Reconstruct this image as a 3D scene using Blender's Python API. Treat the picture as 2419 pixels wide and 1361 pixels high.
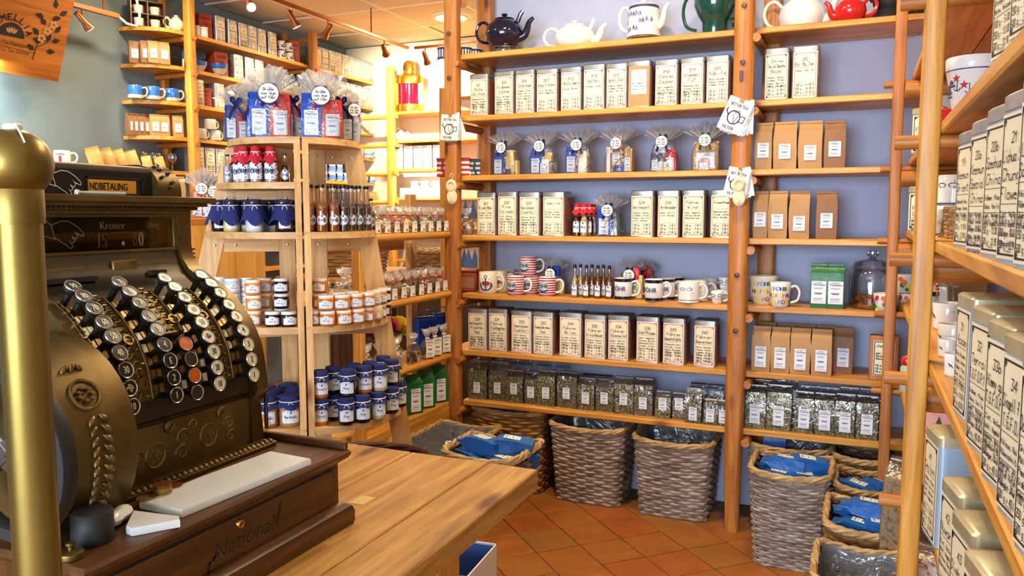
import bpy, math, random
from mathutils import Vector, Matrix
R = random.Random(7)
PI = math.pi
for o in list(bpy.data.objects): bpy.data.objects.remove(o)
scene = bpy.context.scene
col = scene.collection

# ---------------------------------------------------------------- camera, exposure, world, large lights
F, CX, CY, HC = 1878.0, 1209.5, 680.5, 1.40          # focal length in pixels of the 2419 x 1361 frame, eye height
TH, AZ = math.radians(5.3237), math.radians(23.6629)   # pitch down, turn left of +Y
FW = Vector((-math.sin(AZ)*math.cos(TH), math.cos(AZ)*math.cos(TH), -math.sin(TH)))
RT = Vector((math.cos(AZ), math.sin(AZ), 0)); UP = RT.cross(FW); CAM = Vector((0, 0, HC))
cd = bpy.data.cameras.new('camera'); cam = bpy.data.objects.new('camera', cd); col.objects.link(cam)
cd.sensor_width = 36; cd.lens = F/2419*36; cd.clip_start = .05
cam.matrix_world = Matrix.Translation(CAM) @ Matrix((RT, UP, -FW)).transposed().to_4x4()
scene.camera = cam
vs = scene.view_settings
vs.view_transform = 'Standard'; vs.look = 'None'; vs.gamma = 1; vs.use_curve_mapping = False
vs.exposure = 0.22
scene.cycles.transparent_max_bounces = 16
scene.cycles.max_bounces = 6; scene.cycles.diffuse_bounces = 4; scene.cycles.glossy_bounces = 3
scene.cycles.use_adaptive_sampling = True; scene.cycles.adaptive_threshold = .06; scene.cycles.adaptive_min_samples = 12
scene.cycles.caustics_reflective = False; scene.cycles.caustics_refractive = False

w = bpy.data.worlds.new('sky'); scene.world = w; w.use_nodes = True
w.node_tree.nodes['Background'].inputs[0].default_value = (.62, .75, 1, 1)
w.node_tree.nodes['Background'].inputs[1].default_value = 1.2

def light(name, kind, loc, energy, color, aim=None, **kw):
    d = bpy.data.lights.new(name, kind); d.energy = energy; d.color = color
    for k, v in kw.items(): setattr(d, k, v)
    o = bpy.data.objects.new(name, d); col.objects.link(o); o.location = loc
    if aim is not None: o.rotation_euler = (Vector(aim)-Vector(loc)).to_track_quat('-Z', 'Y').to_euler()
    return o
WARM = (1, .78, .48); COOL = (.70, .83, 1)
# daylight through the shop window behind the camera
light('window_daylight', 'AREA', (-.7, -3.15, 1.5), 330, COOL, (-.7, 3, 1.1), shape='RECTANGLE', size=3.0, size_y=1.9)
# recessed ceiling lamps of the shop room (their discs are built with the ceiling)
CEIL = 2.92
LAMPS = [(-2.97, 5.6), (-1.1, 2.55), (-.3, 2.6), (-2.6, 2.2), (-3.75, 3.6)]
for i, (x, y) in enumerate(LAMPS):
    light('ceiling_downlight', 'AREA', (x, y, CEIL-.03), (24, 26, 20, 20, 16)[i], WARM, (x, y, 0), shape='DISK', size=.2)

# ---------------------------------------------------------------- measuring: a pixel of the photograph on a real plane
def ray(x, y): return FW + RT*((x-CX)/F) - UP*((y-CY)/F)
def at(x, y, ax, val):
    d = ray(x, y); i = 'XYZ'.index(ax); return CAM + d*((val-CAM[i])/d[i])
def depth(x, y, dist): return CAM + ray(x, y)*dist
def Xat(px, Y, Z):                                        # X of the point (X, Y, Z) seen at column px
    k = (px-CX)/F; n = RT - FW*k; q = Y*n[1] + (Z-HC)*n[2]; return -q/n[0]
def Yat(px, X, Z):
    k = (px-CX)/F; n = RT - FW*k; q = X*n[0] + (Z-HC)*n[2]; return -q/n[1]
def Zat(py, X, Y):
    k = (CY-py)/F; n = UP - FW*k; return HC - (X*n[0]+Y*n[1])/n[2]

# ---------------------------------------------------------------- materials
def lin(c):
    return tuple((x/12.92 if x <= .04045 else ((x+.055)/1.055)**2.4) for x in (v/255 for v in c)) + (1,)
MATS = {}
def newmat(name):
    m = bpy.data.materials.new(name); m.use_nodes = True; nt = m.node_tree
    MATS[name] = m
    return m, nt, nt.nodes['Principled BSDF']
def bump(nt, b, fac, strength, dist=.002):
    bn = nt.nodes.new('ShaderNodeBump'); bn.inputs['Strength'].default_value = strength; bn.inputs['Distance'].default_value = dist
    nt.links.new(fac, bn.inputs['Height']); nt.links.new(bn.outputs[0], b.inputs['Normal'])
def coords(nt, scale, kind='Object', rnd=True):
    tc = nt.nodes.new('ShaderNodeTexCoord'); mp = nt.nodes.new('ShaderNodeMapping')
    mp.inputs['Scale'].default_value = scale if isinstance(scale, tuple) else (scale,)*3
    nt.links.new(tc.outputs[kind], mp.inputs['Vector'])
    if rnd:
        oi = nt.nodes.new('ShaderNodeObjectInfo'); ml = nt.nodes.new('ShaderNodeMath'); ml.operation = 'MULTIPLY'; ml.inputs[1].default_value = 37
        nt.links.new(oi.outputs['Random'], ml.inputs[0]); nt.links.new(ml.outputs[0], mp.inputs['Location'])
    return mp.outputs[0]
def noise(nt, vec, scale, detail=4, rough=.55, dist=0):
    n = nt.nodes.new('ShaderNodeTexNoise'); n.inputs['Scale'].default_value = scale; n.inputs['Detail'].default_value = detail
    n.inputs['Roughness'].default_value = rough; n.inputs['Distortion'].default_value = dist
    nt.links.new(vec, n.inputs['Vector']); return n.outputs['Fac']
def ramp(nt, fac, stops):
    r = nt.nodes.new('ShaderNodeValToRGB'); e = r.color_ramp.elements
    while len(e) < len(stops): e.new(.5)
    for k, (p, c) in enumerate(stops): e[k].position = p; e[k].color = lin(c)
    nt.links.new(fac, r.inputs[0]); return r.outputs[0]
def plain(name, c, rough=.5, metal=0, coat=0, spec=.5, emit=None, es=1, bmp=None):
    m, nt, b = newmat(name)
    b.inputs['Base Color'].default_value = lin(c); b.inputs['Roughness'].default_value = rough; b.inputs['Metallic'].default_value = metal
    b.inputs['Coat Weight'].default_value = coat; b.inputs['Specular IOR Level'].default_value = spec
    if emit: b.inputs['Emission Color'].default_value = lin(emit); b.inputs['Emission Strength'].default_value = es
    if bmp: bump(nt, b, noise(nt, coords(nt, 1.0), bmp[0]), bmp[1], bmp[2] if len(bmp) > 2 else .002)
    return m
def mottled(name, stops, scale, rough=.5, metal=0, bmp=.2, stretch=(1, 1, 1), detail=4, dist=0, bd=.002, coat=0):
    m, nt, b = newmat(name)
    f = noise(nt, coords(nt, stretch), scale, detail, .6, dist)
    nt.links.new(ramp(nt, f, stops), b.inputs['Base Color']); b.inputs['Roughness'].default_value = rough; b.inputs['Metallic'].default_value = metal
    b.inputs['Coat Weight'].default_value = coat
    if bmp: bump(nt, b, f, bmp, bd)
    return m
def wood(name, axis, dark, mid, light_, rough=.5, gs=1.0, knots=True, bmp=.25):
    m, nt, b = newmat(name)
    s = [14*gs]*3; s['xyz'.index(axis)] = .9*gs
    v = coords(nt, tuple(s))
    f1 = noise(nt, v, 1.6, 5, .6, 1.2); f2 = noise(nt, v, 7, 3, .7, .3)
    mx = nt.nodes.new('ShaderNodeMath'); mx.operation = 'MULTIPLY_ADD'; mx.inputs[1].default_value = .35
    nt.links.new(f2, mx.inputs[0]); nt.links.new(f1, mx.inputs[2])
    c = ramp(nt, mx.outputs[0], [(.42, dark), (.66, mid), (.86, light_)])
    if knots:
        s2 = [9.]*3; s2['xyz'.index(axis)] = 3.2
        vo = nt.nodes.new('ShaderNodeTexVoronoi'); vo.inputs['Scale'].default_value = .8
        nt.links.new(coords(nt, tuple(s2)), vo.inputs['Vector'])
        k = nt.nodes.new('ShaderNodeValToRGB'); k.color_ramp.elements[0].position = .06; k.color_ramp.elements[1].position = .16
        nt.links.new(vo.outputs['Distance'], k.inputs[0])
        mc = nt.nodes.new('ShaderNodeMix'); mc.data_type = 'RGBA'
        nt.links.new(k.outputs[0], mc.inputs[0]); mc.inputs[6].default_value = lin((dark[0]*.74, dark[1]*.55, dark[2]*.4)); nt.links.new(c, mc.inputs[7]); c = mc.outputs[2]
    nt.links.new(c, b.inputs['Base Color']); b.inputs['Roughness'].default_value = rough
    bump(nt, b, mx.outputs[0], bmp, .0015)
    return m
def clear(name, tint=(255, 255, 255), gloss=.14, rough=.03, wrinkle=None, body=0, bodyc=(255, 255, 255), fres=.6):
    m = bpy.data.materials.new(name); m.use_nodes = True; MATS[name] = m; nt = m.node_tree; nt.nodes.clear()
    out = nt.nodes.new('ShaderNodeOutputMaterial'); tr = nt.nodes.new('ShaderNodeBsdfTransparent'); tr.inputs[0].default_value = lin(tint)
    gl = nt.nodes.new('ShaderNodeBsdfGlossy'); gl.inputs['Roughness'].default_value = rough
    lw = nt.nodes.new('ShaderNodeLayerWeight'); lw.inputs[0].default_value = .35
    ma = nt.nodes.new('ShaderNodeMath'); ma.operation = 'MULTIPLY_ADD'; ma.inputs[1].default_value = fres; ma.inputs[2].default_value = gloss; ma.use_clamp = True
    nt.links.new(lw.outputs['Fresnel'], ma.inputs[0])
    mx = nt.nodes.new('ShaderNodeMixShader'); nt.links.new(ma.outputs[0], mx.inputs[0]); nt.links.new(tr.outputs[0], mx.inputs[1]); nt.links.new(gl.outputs[0], mx.inputs[2])
    last = mx.outputs[0]
    if wrinkle:
        bn = nt.nodes.new('ShaderNodeBump'); bn.inputs['Strength'].default_value = wrinkle[1]; bn.inputs['Distance'].default_value = .01
        nt.links.new(noise(nt, coords(nt, 1.0), wrinkle[0], 3, .6, 1.5), bn.inputs['Height']); nt.links.new(bn.outputs[0], gl.inputs['Normal'])
    if body:
        df = nt.nodes.new('ShaderNodeBsdfDiffuse'); df.inputs[0].default_value = lin(bodyc)
        m2 = nt.nodes.new('ShaderNodeMixShader'); m2.inputs[0].default_value = body
        nt.links.new(last, m2.inputs[1]); nt.links.new(df.outputs[0], m2.inputs[2]); last = m2.outputs[0]
    nt.links.new(last, out.inputs[0]); return m

for a in 'xyz':
    wood('pine_'+a, a, (160, 98, 26), (206, 142, 50), (228, 170, 78), .42)
    wood('oldpine_'+a, a, (122, 66, 20), (170, 104, 38), (196, 130, 56), .45)
    wood('pale_'+a, a, (172, 124, 70), (206, 160, 100), (222, 182, 126), .5, knots=(a == 'z'))
    wood('dark_'+a, a, (48, 25, 8), (78, 44, 16), (102, 62, 27), .38, knots=False)
wood('table_y', 'y', (124, 80, 28), (166, 116, 48), (194, 146, 72), .5, 1.3, True, .5)
wood('crate', 'z', (176, 118, 40), (206, 150, 66), (222, 170, 88), .6, .6, False)
wood('signwood', 'y', (126, 66, 14), (164, 94, 24), (186, 116, 40), .5, .7, False)
mottled('wall_blue', [(.3, (170, 179, 208)), (.7, (182, 190, 216))], 3, .8, bmp=.05)
mottled('wall_grey', [(.3, (108, 124, 132)), (.7, (118, 134, 142))], 3, .85, bmp=.08)
mottled('wall_cream', [(.3, (206, 196, 172)), (.7, (216, 206, 184))], 3, .85, bmp=.05)
mottled('ceil_tile', [(.35, (205, 196, 176)), (.7, (216, 208, 190))], 240, .9, bmp=.15)
plain('ceil_bar', (232, 226, 210), .5)
for i, (a, b_) in enumerate([((146, 84, 32), (170, 104, 44)), ((140, 86, 34), (164, 106, 48)), ((148, 78, 32), (170, 94, 42)), ((132, 84, 36), (158, 104, 50))]):
    mottled('terracotta_%d' % i, [(.3, a), (.7, b_)], 9, .42, bmp=.12, detail=6)
plain('grout', (120, 92, 58), .9)
plain('white_gloss', (232, 232, 228), .12, coat=.4); plain('cream_gloss', (226, 218, 196), .2, coat=.3)
plain('navy_gloss', (16, 18, 44), .1, coat=.6); plain('green_gloss', (12, 66, 58), .15, coat=.5); plain('red_gloss', (190, 26, 30), .14, coat=.5)
plain('black_iron', (34, 34, 36), .55, .3, bmp=(90, .3)); plain('black', (14, 14, 15), .4); plain('rubber', (26, 25, 26), .6, bmp=(60, .2))
plain('blue_ceramic', (38, 96, 178), .2, coat=.4); plain('sand_ceramic', (188, 176, 150), .3); plain('sage', (172, 184, 176), .3)
plain('paper', (236, 234, 226), .6); plain('paper_cool', (226, 232, 240), .55); plain('cream_paper', (234, 224, 192), .5); plain('cream_lam', (238, 228, 196), .28)
plain('ink', (26, 24, 28), .6); plain('ink_blue', (24, 34, 92), .6); plain('ink_purple', (66, 44, 104), .6); plain('ink_grey', (120, 122, 128), .7); plain('ink_red', (176, 30, 34), .6)
plain('pink_edge', (206, 132, 128), .5); plain('brown_edge', (176, 128, 84), .5)
plain('kraft', (176, 134, 84), .6, bmp=(14, .5, .01)); plain('kraft_dark', (140, 98, 62), .6, bmp=(14, .5, .01)); plain('gold_foil', (206, 162, 92), .32, .35, bmp=(12, .6, .01))
plain('blue_bag', (18, 92, 172), .42, bmp=(13, .6, .012)); plain('blue_foil', (22, 70, 176), .25, .2, bmp=(14, .5, .01)); plain('red_foil', (196, 34, 34), .25, .2, bmp=(14, .5, .01))
plain('green_bag', (24, 104, 52), .38, bmp=(13, .5, .01)); plain('navy_cloth', (24, 34, 96), .85, bmp=(220, .3)); plain('red_cloth', (196, 22, 44), .8, bmp=(220, .3)); plain('white_cloth', (226, 214, 178), .9, bmp=(300, .3))
plain('sky_card', (96, 140, 214), .5); plain('navy_card', (20, 30, 64), .5); plain('pink_card', (226, 176, 186), .5); plain('yellow_pet', (232, 202, 40), .55); plain('rose_pet', (170, 22, 60), .5); plain('leaf', (40, 92, 36), .5); plain('orange', (214, 104, 28), .45)
mottled('tin', [(.35, (150, 156, 168)), (.7, (186, 192, 204))], 26, .36, .75, .1)
mottled('tin_lid', [(.3, (140, 136, 128)), (.7, (182, 180, 176))], 18, .34, .8, .1)
plain('tin_blue', (166, 190, 214), .32, .3); mottled('tin_gold', [(.3, (176, 166, 128)), (.7, (206, 198, 164))], 14, .32, .5, .06)
mottled('chest_side', [(.3, (128, 58, 30)), (.7, (166, 86, 46))], 20, .6, 0, .1, (1, 1, .2)); mottled('chest_red', [(.3, (126, 38, 22)), (.7, (158, 54, 30))], 20, .6, 0, .1)
mottled('marble', [(.3, (206, 212, 216)), (.62, (222, 226, 226)), (.7, (198, 204, 210))], 4, .22, 0, 0, detail=8, dist=1)
mottled('bronze', [(.25, (62, 48, 24)), (.55, (104, 84, 44)), (.8, (138, 114, 64))], 6, .42, .75, .12, detail=7)
mottled('bronze_dark', [(.3, (36, 29, 18)), (.7, (66, 53, 31))], 9, .45, .6, .15)
mottled('bronze_relief', [(.3, (90, 72, 38)), (.7, (150, 124, 70))], 24, .38, .75, .2)
mottled('brass', [(.3, (100, 84, 38)), (.7, (142, 122, 64))], 9, .36, .9, .05, (1, 1, .25)); plain('brass_new', (208, 164, 62), .2, .95); plain('chrome', (196, 198, 202), .15, 1); plain('silver_ring', (190, 188, 180), .25, .9)
plain('copper', (150, 84, 46), .35, .8); plain('coin_gold', (170, 140, 80), .35, .85)
plain('key_black', (18, 18, 17), .3); plain('key_white', (222, 214, 186), .35); plain('key_orange', (196, 84, 18), .3); plain('stem_black', (30, 28, 22), .45, .3)
plain('amber', (196, 112, 22), .2, coat=.5); plain('honey_pale', (206, 186, 120), .2, coat=.5); plain('dark_jam', (34, 16, 14), .15, coat=.6); plain('liquor', (150, 92, 34), .1, coat=.6); plain('liquor_red', (88, 20, 12), .1, coat=.6); plain('eggnog', (218, 186, 108), .3, coat=.5); plain('clear_fill', (196, 204, 206), .15, coat=.5); plain('jam_peach', (176, 126, 80), .25, coat=.5); plain('jam_orange', (222, 140, 34), .25, coat=.5)
mottled('herbs', [(.36, (30, 26, 14)), (.5, (86, 78, 42)), (.64, (176, 160, 104))], 150, .7, 0, .8, detail=2); mottled('herbs_green', [(.36, (34, 34, 14)), (.5, (96, 92, 40)), (.64, (190, 176, 104))], 120, .7, 0, .8, detail=2)
mottled('rooibos', [(.3, (110, 52, 16)), (.6, (168, 92, 30)), (.75, (206, 140, 60))], 120, .7, 0, .8); mottled('petals', [(.35, (112, 84, 50)), (.55, (176, 150, 104)), (.7, (196, 60, 40)), (.8, (212, 188, 120))], 60, .7, 0, .6)
mottled('candy_mix', [(.35, (150, 66, 60)), (.5, (214, 180, 150)), (.65, (226, 210, 190))], 60, .4, 0, .6)
plain('candy_yellow', (232, 196, 70), .35); plain('candy_gold', (230, 170, 22), .3); plain('candy_grey', (66, 68, 70), .5); plain('candy_white', (226, 222, 206), .4); plain('candy_pink', (206, 140, 130), .4); plain('candy_brown', (84, 52, 34), .5); plain('candy_nut', (190, 144, 92), .45)
mottled('wicker', [(.25, (84, 72, 66)), (.5, (150, 134, 120)), (.78, (204, 194, 184))], 11, .7, 0, .3, (1, 1, 5), detail=3)
mottled('wicker_tan', [(.25, (96, 66, 32)), (.5, (148, 108, 58)), (.78, (186, 148, 92))], 11, .7, 0, .3, (1, 1, 5), detail=3)
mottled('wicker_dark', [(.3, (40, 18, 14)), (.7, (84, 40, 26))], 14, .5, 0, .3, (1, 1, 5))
mottled('wicker_rim', [(.3, (150, 116, 70)), (.7, (200, 168, 116))], 14, .65, 0, .3)
plain('lamp_on', (255, 240, 210), emit=(255, 226, 170), es=9); plain('tube_on', (255, 255, 255), emit=(255, 248, 230), es=10); plain('spot_on', (255, 250, 240), emit=(255, 232, 196), es=14)
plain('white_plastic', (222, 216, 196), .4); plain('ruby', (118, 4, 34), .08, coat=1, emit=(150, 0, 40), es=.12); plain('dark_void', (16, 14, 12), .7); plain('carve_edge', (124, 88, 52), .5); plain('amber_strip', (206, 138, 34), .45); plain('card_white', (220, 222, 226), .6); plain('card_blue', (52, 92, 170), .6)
clear('glass'); clear('glass_green', (200, 232, 220)); clear('cello', (255, 255, 255), .08, .07, (16, .9), .02); clear('cello_fan', (255, 255, 255), .30, .11, (26, 1.0), .20); clear('liner', (236, 240, 246), .22, .22, (9, 1.0), .22, (196, 202, 210)); clear('window_glass', (245, 250, 255), .06)
clear('poly_grey', (140, 146, 156), .2, .25, (10, 1.0), .4, (110, 116, 126)); clear('bottle_tint', (255, 232, 196), .14); clear('pane_dark', (225, 220, 205), .012, fres=.06)
clear('milky', (255, 255, 255), .14, .2, (22, .9), .42, (226, 214, 186))
def mat(n): return MATS[n]

# ---------------------------------------------------------------- geometry
class G:
    def __init__(s): s.v = []; s.f = []; s.m = []
    def add(s, vs_, fs, mi=0, T=None):
        o = len(s.v)
        s.v += [tuple(T @ Vector(p)) for p in vs_] if T else [tuple(p) for p in vs_]
        for f in fs: s.f.append(tuple(i+o for i in f)); s.m.append(mi)
        return s
    def box(s, x0, x1, y0, y1, z0, z1, c=0, mi=0, T=None):
        if c <= 0:
            vs_ = [(x, y, z) for x in (x0, x1) for y in (y0, y1) for z in (z0, z1)]
            return s.add(vs_, [(0, 1, 3, 2), (4, 6, 7, 5), (0, 4, 5, 1), (2, 3, 7, 6), (0, 2, 6, 4), (1, 5, 7, 3)], mi, T)
        vs_ = []; ix = {}
        for a, (x, dx) in enumerate(((x0, c), (x1, -c))):
            for b, (y, dy) in enumerate(((y0, c), (y1, -c))):
                for d, (z, dz) in enumerate(((z0, c), (z1, -c))):
                    ix[a, b, d] = len(vs_); vs_ += [(x, y+dy, z+dz), (x+dx, y, z+dz), (x+dx, y+dy, z)]
        fs = []
        for a in (0, 1): fs.append([ix[a, b, d] for b, d in ((0, 0), (0, 1), (1, 1), (1, 0))][::1 if a == 0 else -1])
        for b in (0, 1): fs.append([ix[a, b, d]+1 for a, d in ((0, 0), (1, 0), (1, 1), (0, 1))][::1 if b == 0 else -1])
        for d in (0, 1): fs.append([ix[a, b, d]+2 for a, b in ((0, 0), (0, 1), (1, 1), (1, 0))][::1 if d == 0 else -1])
        for b in (0, 1):
            for d in (0, 1): fs.append([ix[0, b, d]+1, ix[0, b, d]+2, ix[1, b, d]+2, ix[1, b, d]+1])
        for a in (0, 1):
            for d in (0, 1): fs.append([ix[a, 0, d], ix[a, 0, d]+2, ix[a, 1, d]+2, ix[a, 1, d]])
            for b in (0, 1): fs.append([ix[a, b, 0], ix[a, b, 0]+1, ix[a, b, 1]+1, ix[a, b, 1]])
        for k in ix.values(): fs.append([k, k+1, k+2])
        return s.add(vs_, fs, mi, T)
    def lathe(s, prof, n=16, c=(0, 0, 0), mi=0, mis=None, T=None, cap=True, sx=1, sy=1, a0=0, a1=2*PI):
        full = abs(a1-a0-2*PI) < 1e-6; m = n if full else n+1
        vs_ = [(c[0]+sx*r*math.cos(a0+(a1-a0)*k/n), c[1]+sy*r*math.sin(a0+(a1-a0)*k/n), c[2]+z) for r, z in prof for k in range(m)]
        o0 = len(s.v); s.add(vs_, [], 0, T)
        for j in range(len(prof)-1):
            for k in range(n):
                k2 = (k+1) % m
                s.f.append(tuple(o0+q for q in (j*m+k, j*m+k2, (j+1)*m+k2, (j+1)*m+k))); s.m.append(mis[j] if mis else mi)
        if cap and full:
            if prof[0][0] > 1e-5: s.f.append(tuple(o0+k for k in range(m))[::-1]); s.m.append(mis[0] if mis else mi)
            if prof[-1][0] > 1e-5: s.f.append(tuple(o0+(len(prof)-1)*m+k for k in range(m))); s.m.append(mis[-1] if mis else mi)
        return s
    def tube(s, pts, r, n=6, closed=False, mi=0, T=None, cap=True, flat=1.0):
        pts = [Vector(p) for p in pts]; N = len(pts); vs_ = []; prev = None
        for i, p in enumerate(pts):
            t = (pts[(i+1) % N]-pts[i-1]) if closed else (pts[min(i+1, N-1)]-pts[max(i-1, 0)])
            t = t.normalized() if t.length > 1e-9 else Vector((0, 0, 1))
            if prev is None:
                prev = Vector((0, 0, 1)) if abs(t.z) < .9 else Vector((1, 0, 0))
            a = (prev - t*prev.dot(t)); a = a.normalized() if a.length > 1e-6 else t.orthogonal().normalized()
            b = t.cross(a); prev = a; rr = r(i/(N-1 if N > 1 else 1)) if callable(r) else r
            for k in range(n):
                q = 2*PI*k/n; vs_.append(p + a*(rr*math.cos(q)) + b*(rr*flat*math.sin(q)))
        fs = []
        for i in range(N if closed else N-1):
            j = (i+1) % N
            for k in range(n): k2 = (k+1) % n; fs.append((i*n+k, i*n+k2, j*n+k2, j*n+k))
        if cap and not closed: fs += [tuple(range(n))[::-1], tuple((N-1)*n+k for k in range(n))]
        return s.add(vs_, fs, mi, T)
    def prism(s, poly, a, b, axis='z', mi=0, T=None, cap=True):
        n = len(poly)
        def p3(u, v, w_): return {'z': (u, v, w_), 'y': (u, w_, v), 'x': (w_, u, v)}[axis]
        vs_ = [p3(u, v, a) for u, v in poly] + [p3(u, v, b) for u, v in poly]
        fs = [(i, (i+1) % n, n+(i+1) % n, n+i) for i in range(n)]
        if cap: fs += [tuple(range(n))[::-1], tuple(range(n, 2*n))]
        return s.add(vs_, fs, mi, T)
    def quad(s, a, b, c, d, mi=0): return s.add([a, b, c, d], [(0, 1, 2, 3)], mi)
    def line(s, pts, w_, fn=lambda x, y: (x, 0, y), mi=0):        # a flat ribbon along 2-D points
        for (x0, y0), (x1, y1) in zip(pts, pts[1:]):
            dx, dy = x1-x0, y1-y0; L = math.hypot(dx, dy)
            if L < 1e-9: continue
            nx, ny = -dy/L*w_/2, dx/L*w_/2; ex, ey = dx/L*w_*.35, dy/L*w_*.35
            s.add([fn(x0-ex+nx, y0-ey+ny), fn(x0-ex-nx, y0-ey-ny), fn(x1+ex-nx, y1+ey-ny), fn(x1+ex+nx, y1+ey+ny)], [(0, 1, 2, 3)], mi)
        return s
    def mesh(s, name, mats, smooth=True, angle=.7):
        me = bpy.data.meshes.new(name); me.from_pydata(s.v, [], s.f)
        for m in ([mats] if isinstance(mats, str) else mats): me.materials.append(MATS[m])
        if any(s.m): me.polygons.foreach_set('material_index', s.m)
        if smooth and len(s.f):
            me.polygons.foreach_set('use_smooth', [True]*len(s.f)); me.update(); me.set_sharp_from_angle(angle=angle)
        me.update(); return me
def rrect(w_, d, r, n=3):
    out = []
    for cx, cy, a in ((w_/2-r, d/2-r, 0), (-w_/2+r, d/2-r, PI/2), (-w_/2+r, -d/2+r, PI), (w_/2-r, -d/2+r, 1.5*PI)):
        for k in range(n+1): out.append((cx+r*math.cos(a+PI/2*k/n), cy+r*math.sin(a+PI/2*k/n)))
    return out
def rotz(a): return Matrix.Rotation(a, 4, 'Z')
def TR(x, y, z): return Matrix.Translation((x, y, z))
def link(name, data, parent=None, loc=None, rot=None):
    o = bpy.data.objects.new(name, data); col.objects.link(o)
    if parent is not None: o.parent = parent
    if loc is not None: o.location = loc
    if rot is not None: o.rotation_euler = rot
    return o
def mk(name, g, mats, parent=None, loc=None, rot=None, smooth=True, angle=.7, kind=None):
    o = link(name, g.mesh(name, mats, smooth, angle), parent, loc, rot)
    if kind: o['kind'] = kind
    return o
SEEN = {}
def tag(o, label, cat, group=None):
    SEEN[label] = SEEN.get(label, 0)+1
    o['label'] = label; o['category'] = cat
    if group: o['group'] = group
    return o
def root(name, loc, label, cat, group=None, rot=(0, 0, 0)):
    return tag(link(name, None, None, loc, rot), label, cat, group)
def struct(o): o['kind'] = 'structure'; return o
ORD = 'first second third fourth fifth sixth seventh eighth ninth tenth eleventh twelfth thirteenth fourteenth fifteenth sixteenth seventeenth eighteenth nineteenth twentieth'.split()
def put(name, parts, loc, label, cat, group=None, rz=0, rot=None, sc=None):
    # parts: (name, mesh, subparts, [label]); one part without children becomes the thing itself
    rot = rot or (0, 0, rz)
    if len(parts) == 1 and not parts[0][2]:
        o = tag(link(name, parts[0][1], None, loc, rot), label, cat, group)
    else:
        o = root(name, loc, label, cat, group, rot)
        for p in parts:
            c = link(p[0], p[1], o)
            if len(p) > 3: c['label'] = p[3]
            for q in p[2]: link(q[0], q[1], c)
    if sc: o.scale = sc if isinstance(sc, tuple) else (sc,)*3
    return o

# ---------------------------------------------------------------- handwriting (single strokes on a 4 x 8 grid) and print
GL = {'A': '022842 1434', 'B': '02083847463505 3544433202', 'C': '4738180703123243', 'D': '02082846442202', 'E': '48080242 0535', 'F': '480802 0535', 'G': '47381807031232434525', 'H': '0802 4842 0545', 'I': '2822', 'J': '3833221203', 'K': '0802 480542', 'L': '080242', 'M': '0208254842', 'N': '02084248', 'O': '180703123243473818', 'P': '02083847463505', 'Q': '180703123243473818 2442', 'R': '02083847463505 2542', 'S': '4738180706354443321203', 'T': '0848 2822', 'U': '080312324348', 'V': '082248', 'W': '0812253248', 'X': '0842 4802', 'Y': '082548 2522', 'Z': '08480242',
 'a': '45150403123243 4542', 'b': '0802 0425354443321203', 'c': '4435150403123243', 'd': '4842 4435150403123243', 'e': '0444351504031242', 'f': '4738282722 0535', 'g': '45413010 45150403123243', 'h': '0802 0415354442', 'i': '2522 2728', 'j': '252110 2728', 'k': '0802 4503 1442', 'l': '282332', 'm': '0502 04152422 24354442', 'n': '0502 0415354442', 'o': '150403123243443515', 'p': '0500 0415354443321203', 'q': '4540 4435150403123243', 'r': '0502 031535', 's': '451514333202', 't': '28233242 0646', 'u': '0503123243 4542', 'v': '052245', 'w': '0512243245', 'x': '0542 4502', 'y': '0523 452000', 'z': '05450242',
 '0': '180703123243473818', '1': '062822', '2': '07183847460242', '3': '0848254443321203', '4': '32380444', '5': '48080535444332 3202', '6': '380503123243443505', '7': '084812', '8': '15060718384746351504031232434435', '9': '463515060718384746 4422', '€': '4828171322 2242 0636 0434', ',': '2211', '.': '2223', '-': '1434', '=': '1333 1535', '~': '14253344', 'ö': '150403123243443515 1718 3738', 'ü': '0503123243 4542 1718 3738', 'ä': '45150403123243 4542 1718 3738', 'ß': '020718384625443202', '/': '0248', ':': '2223 2526', 'Ö': '180703123243473818', '(': '38261432', ')': '18263412'}
for k in GL: GL[k] = [[(int(s[i]), int(s[i+1])-2) for i in range(0, len(s)-1, 2)] for s in GL[k].split()]
def hand(g, text, x, y, h, wmax=None, w_=None, fn=lambda x, y: (x, 0, y), jit=.25, slant=.12, rnd=R, center=False, mi=0):
    u = h/6; adv = 5.2*u; L = len(text)*adv
    if wmax and L > wmax: k = wmax/L
    else: k = 1
    if center: x -= L*k/2
    w_ = w_ or h*.13
    for ch in text:
        for st in GL.get(ch, ()):
            pts = []
            for (a, b) in st:
                pts.append((x+(a*u+slant*b*u+rnd.uniform(-jit, jit)*u)*k, y+(b+rnd.uniform(-jit, jit))*u))
            g.line(pts, w_, fn, mi)
        x += adv*k
    return x
PRINT = {}
def prints(strings):
    obs = []
    for s in strings:
        c = bpy.data.curves.new('t', 'FONT'); c.body = s; c.size = 1; c.align_x = 'CENTER'; c.resolution_u = 2
        o = bpy.data.objects.new('t', c); col.objects.link(o); obs.append((s, o))
    dg = bpy.context.evaluated_depsgraph_get(); dg.update()
    for s, o in obs:
        me = o.evaluated_get(dg).to_mesh()
        PRINT[s] = ([(v.co.x, v.co.y) for v in me.vertices], [tuple(p.vertices) for p in me.polygons])
        o.evaluated_get(dg).to_mesh_clear()
    for s, o in obs: c = o.data; bpy.data.objects.remove(o); bpy.data.curves.remove(c)
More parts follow.
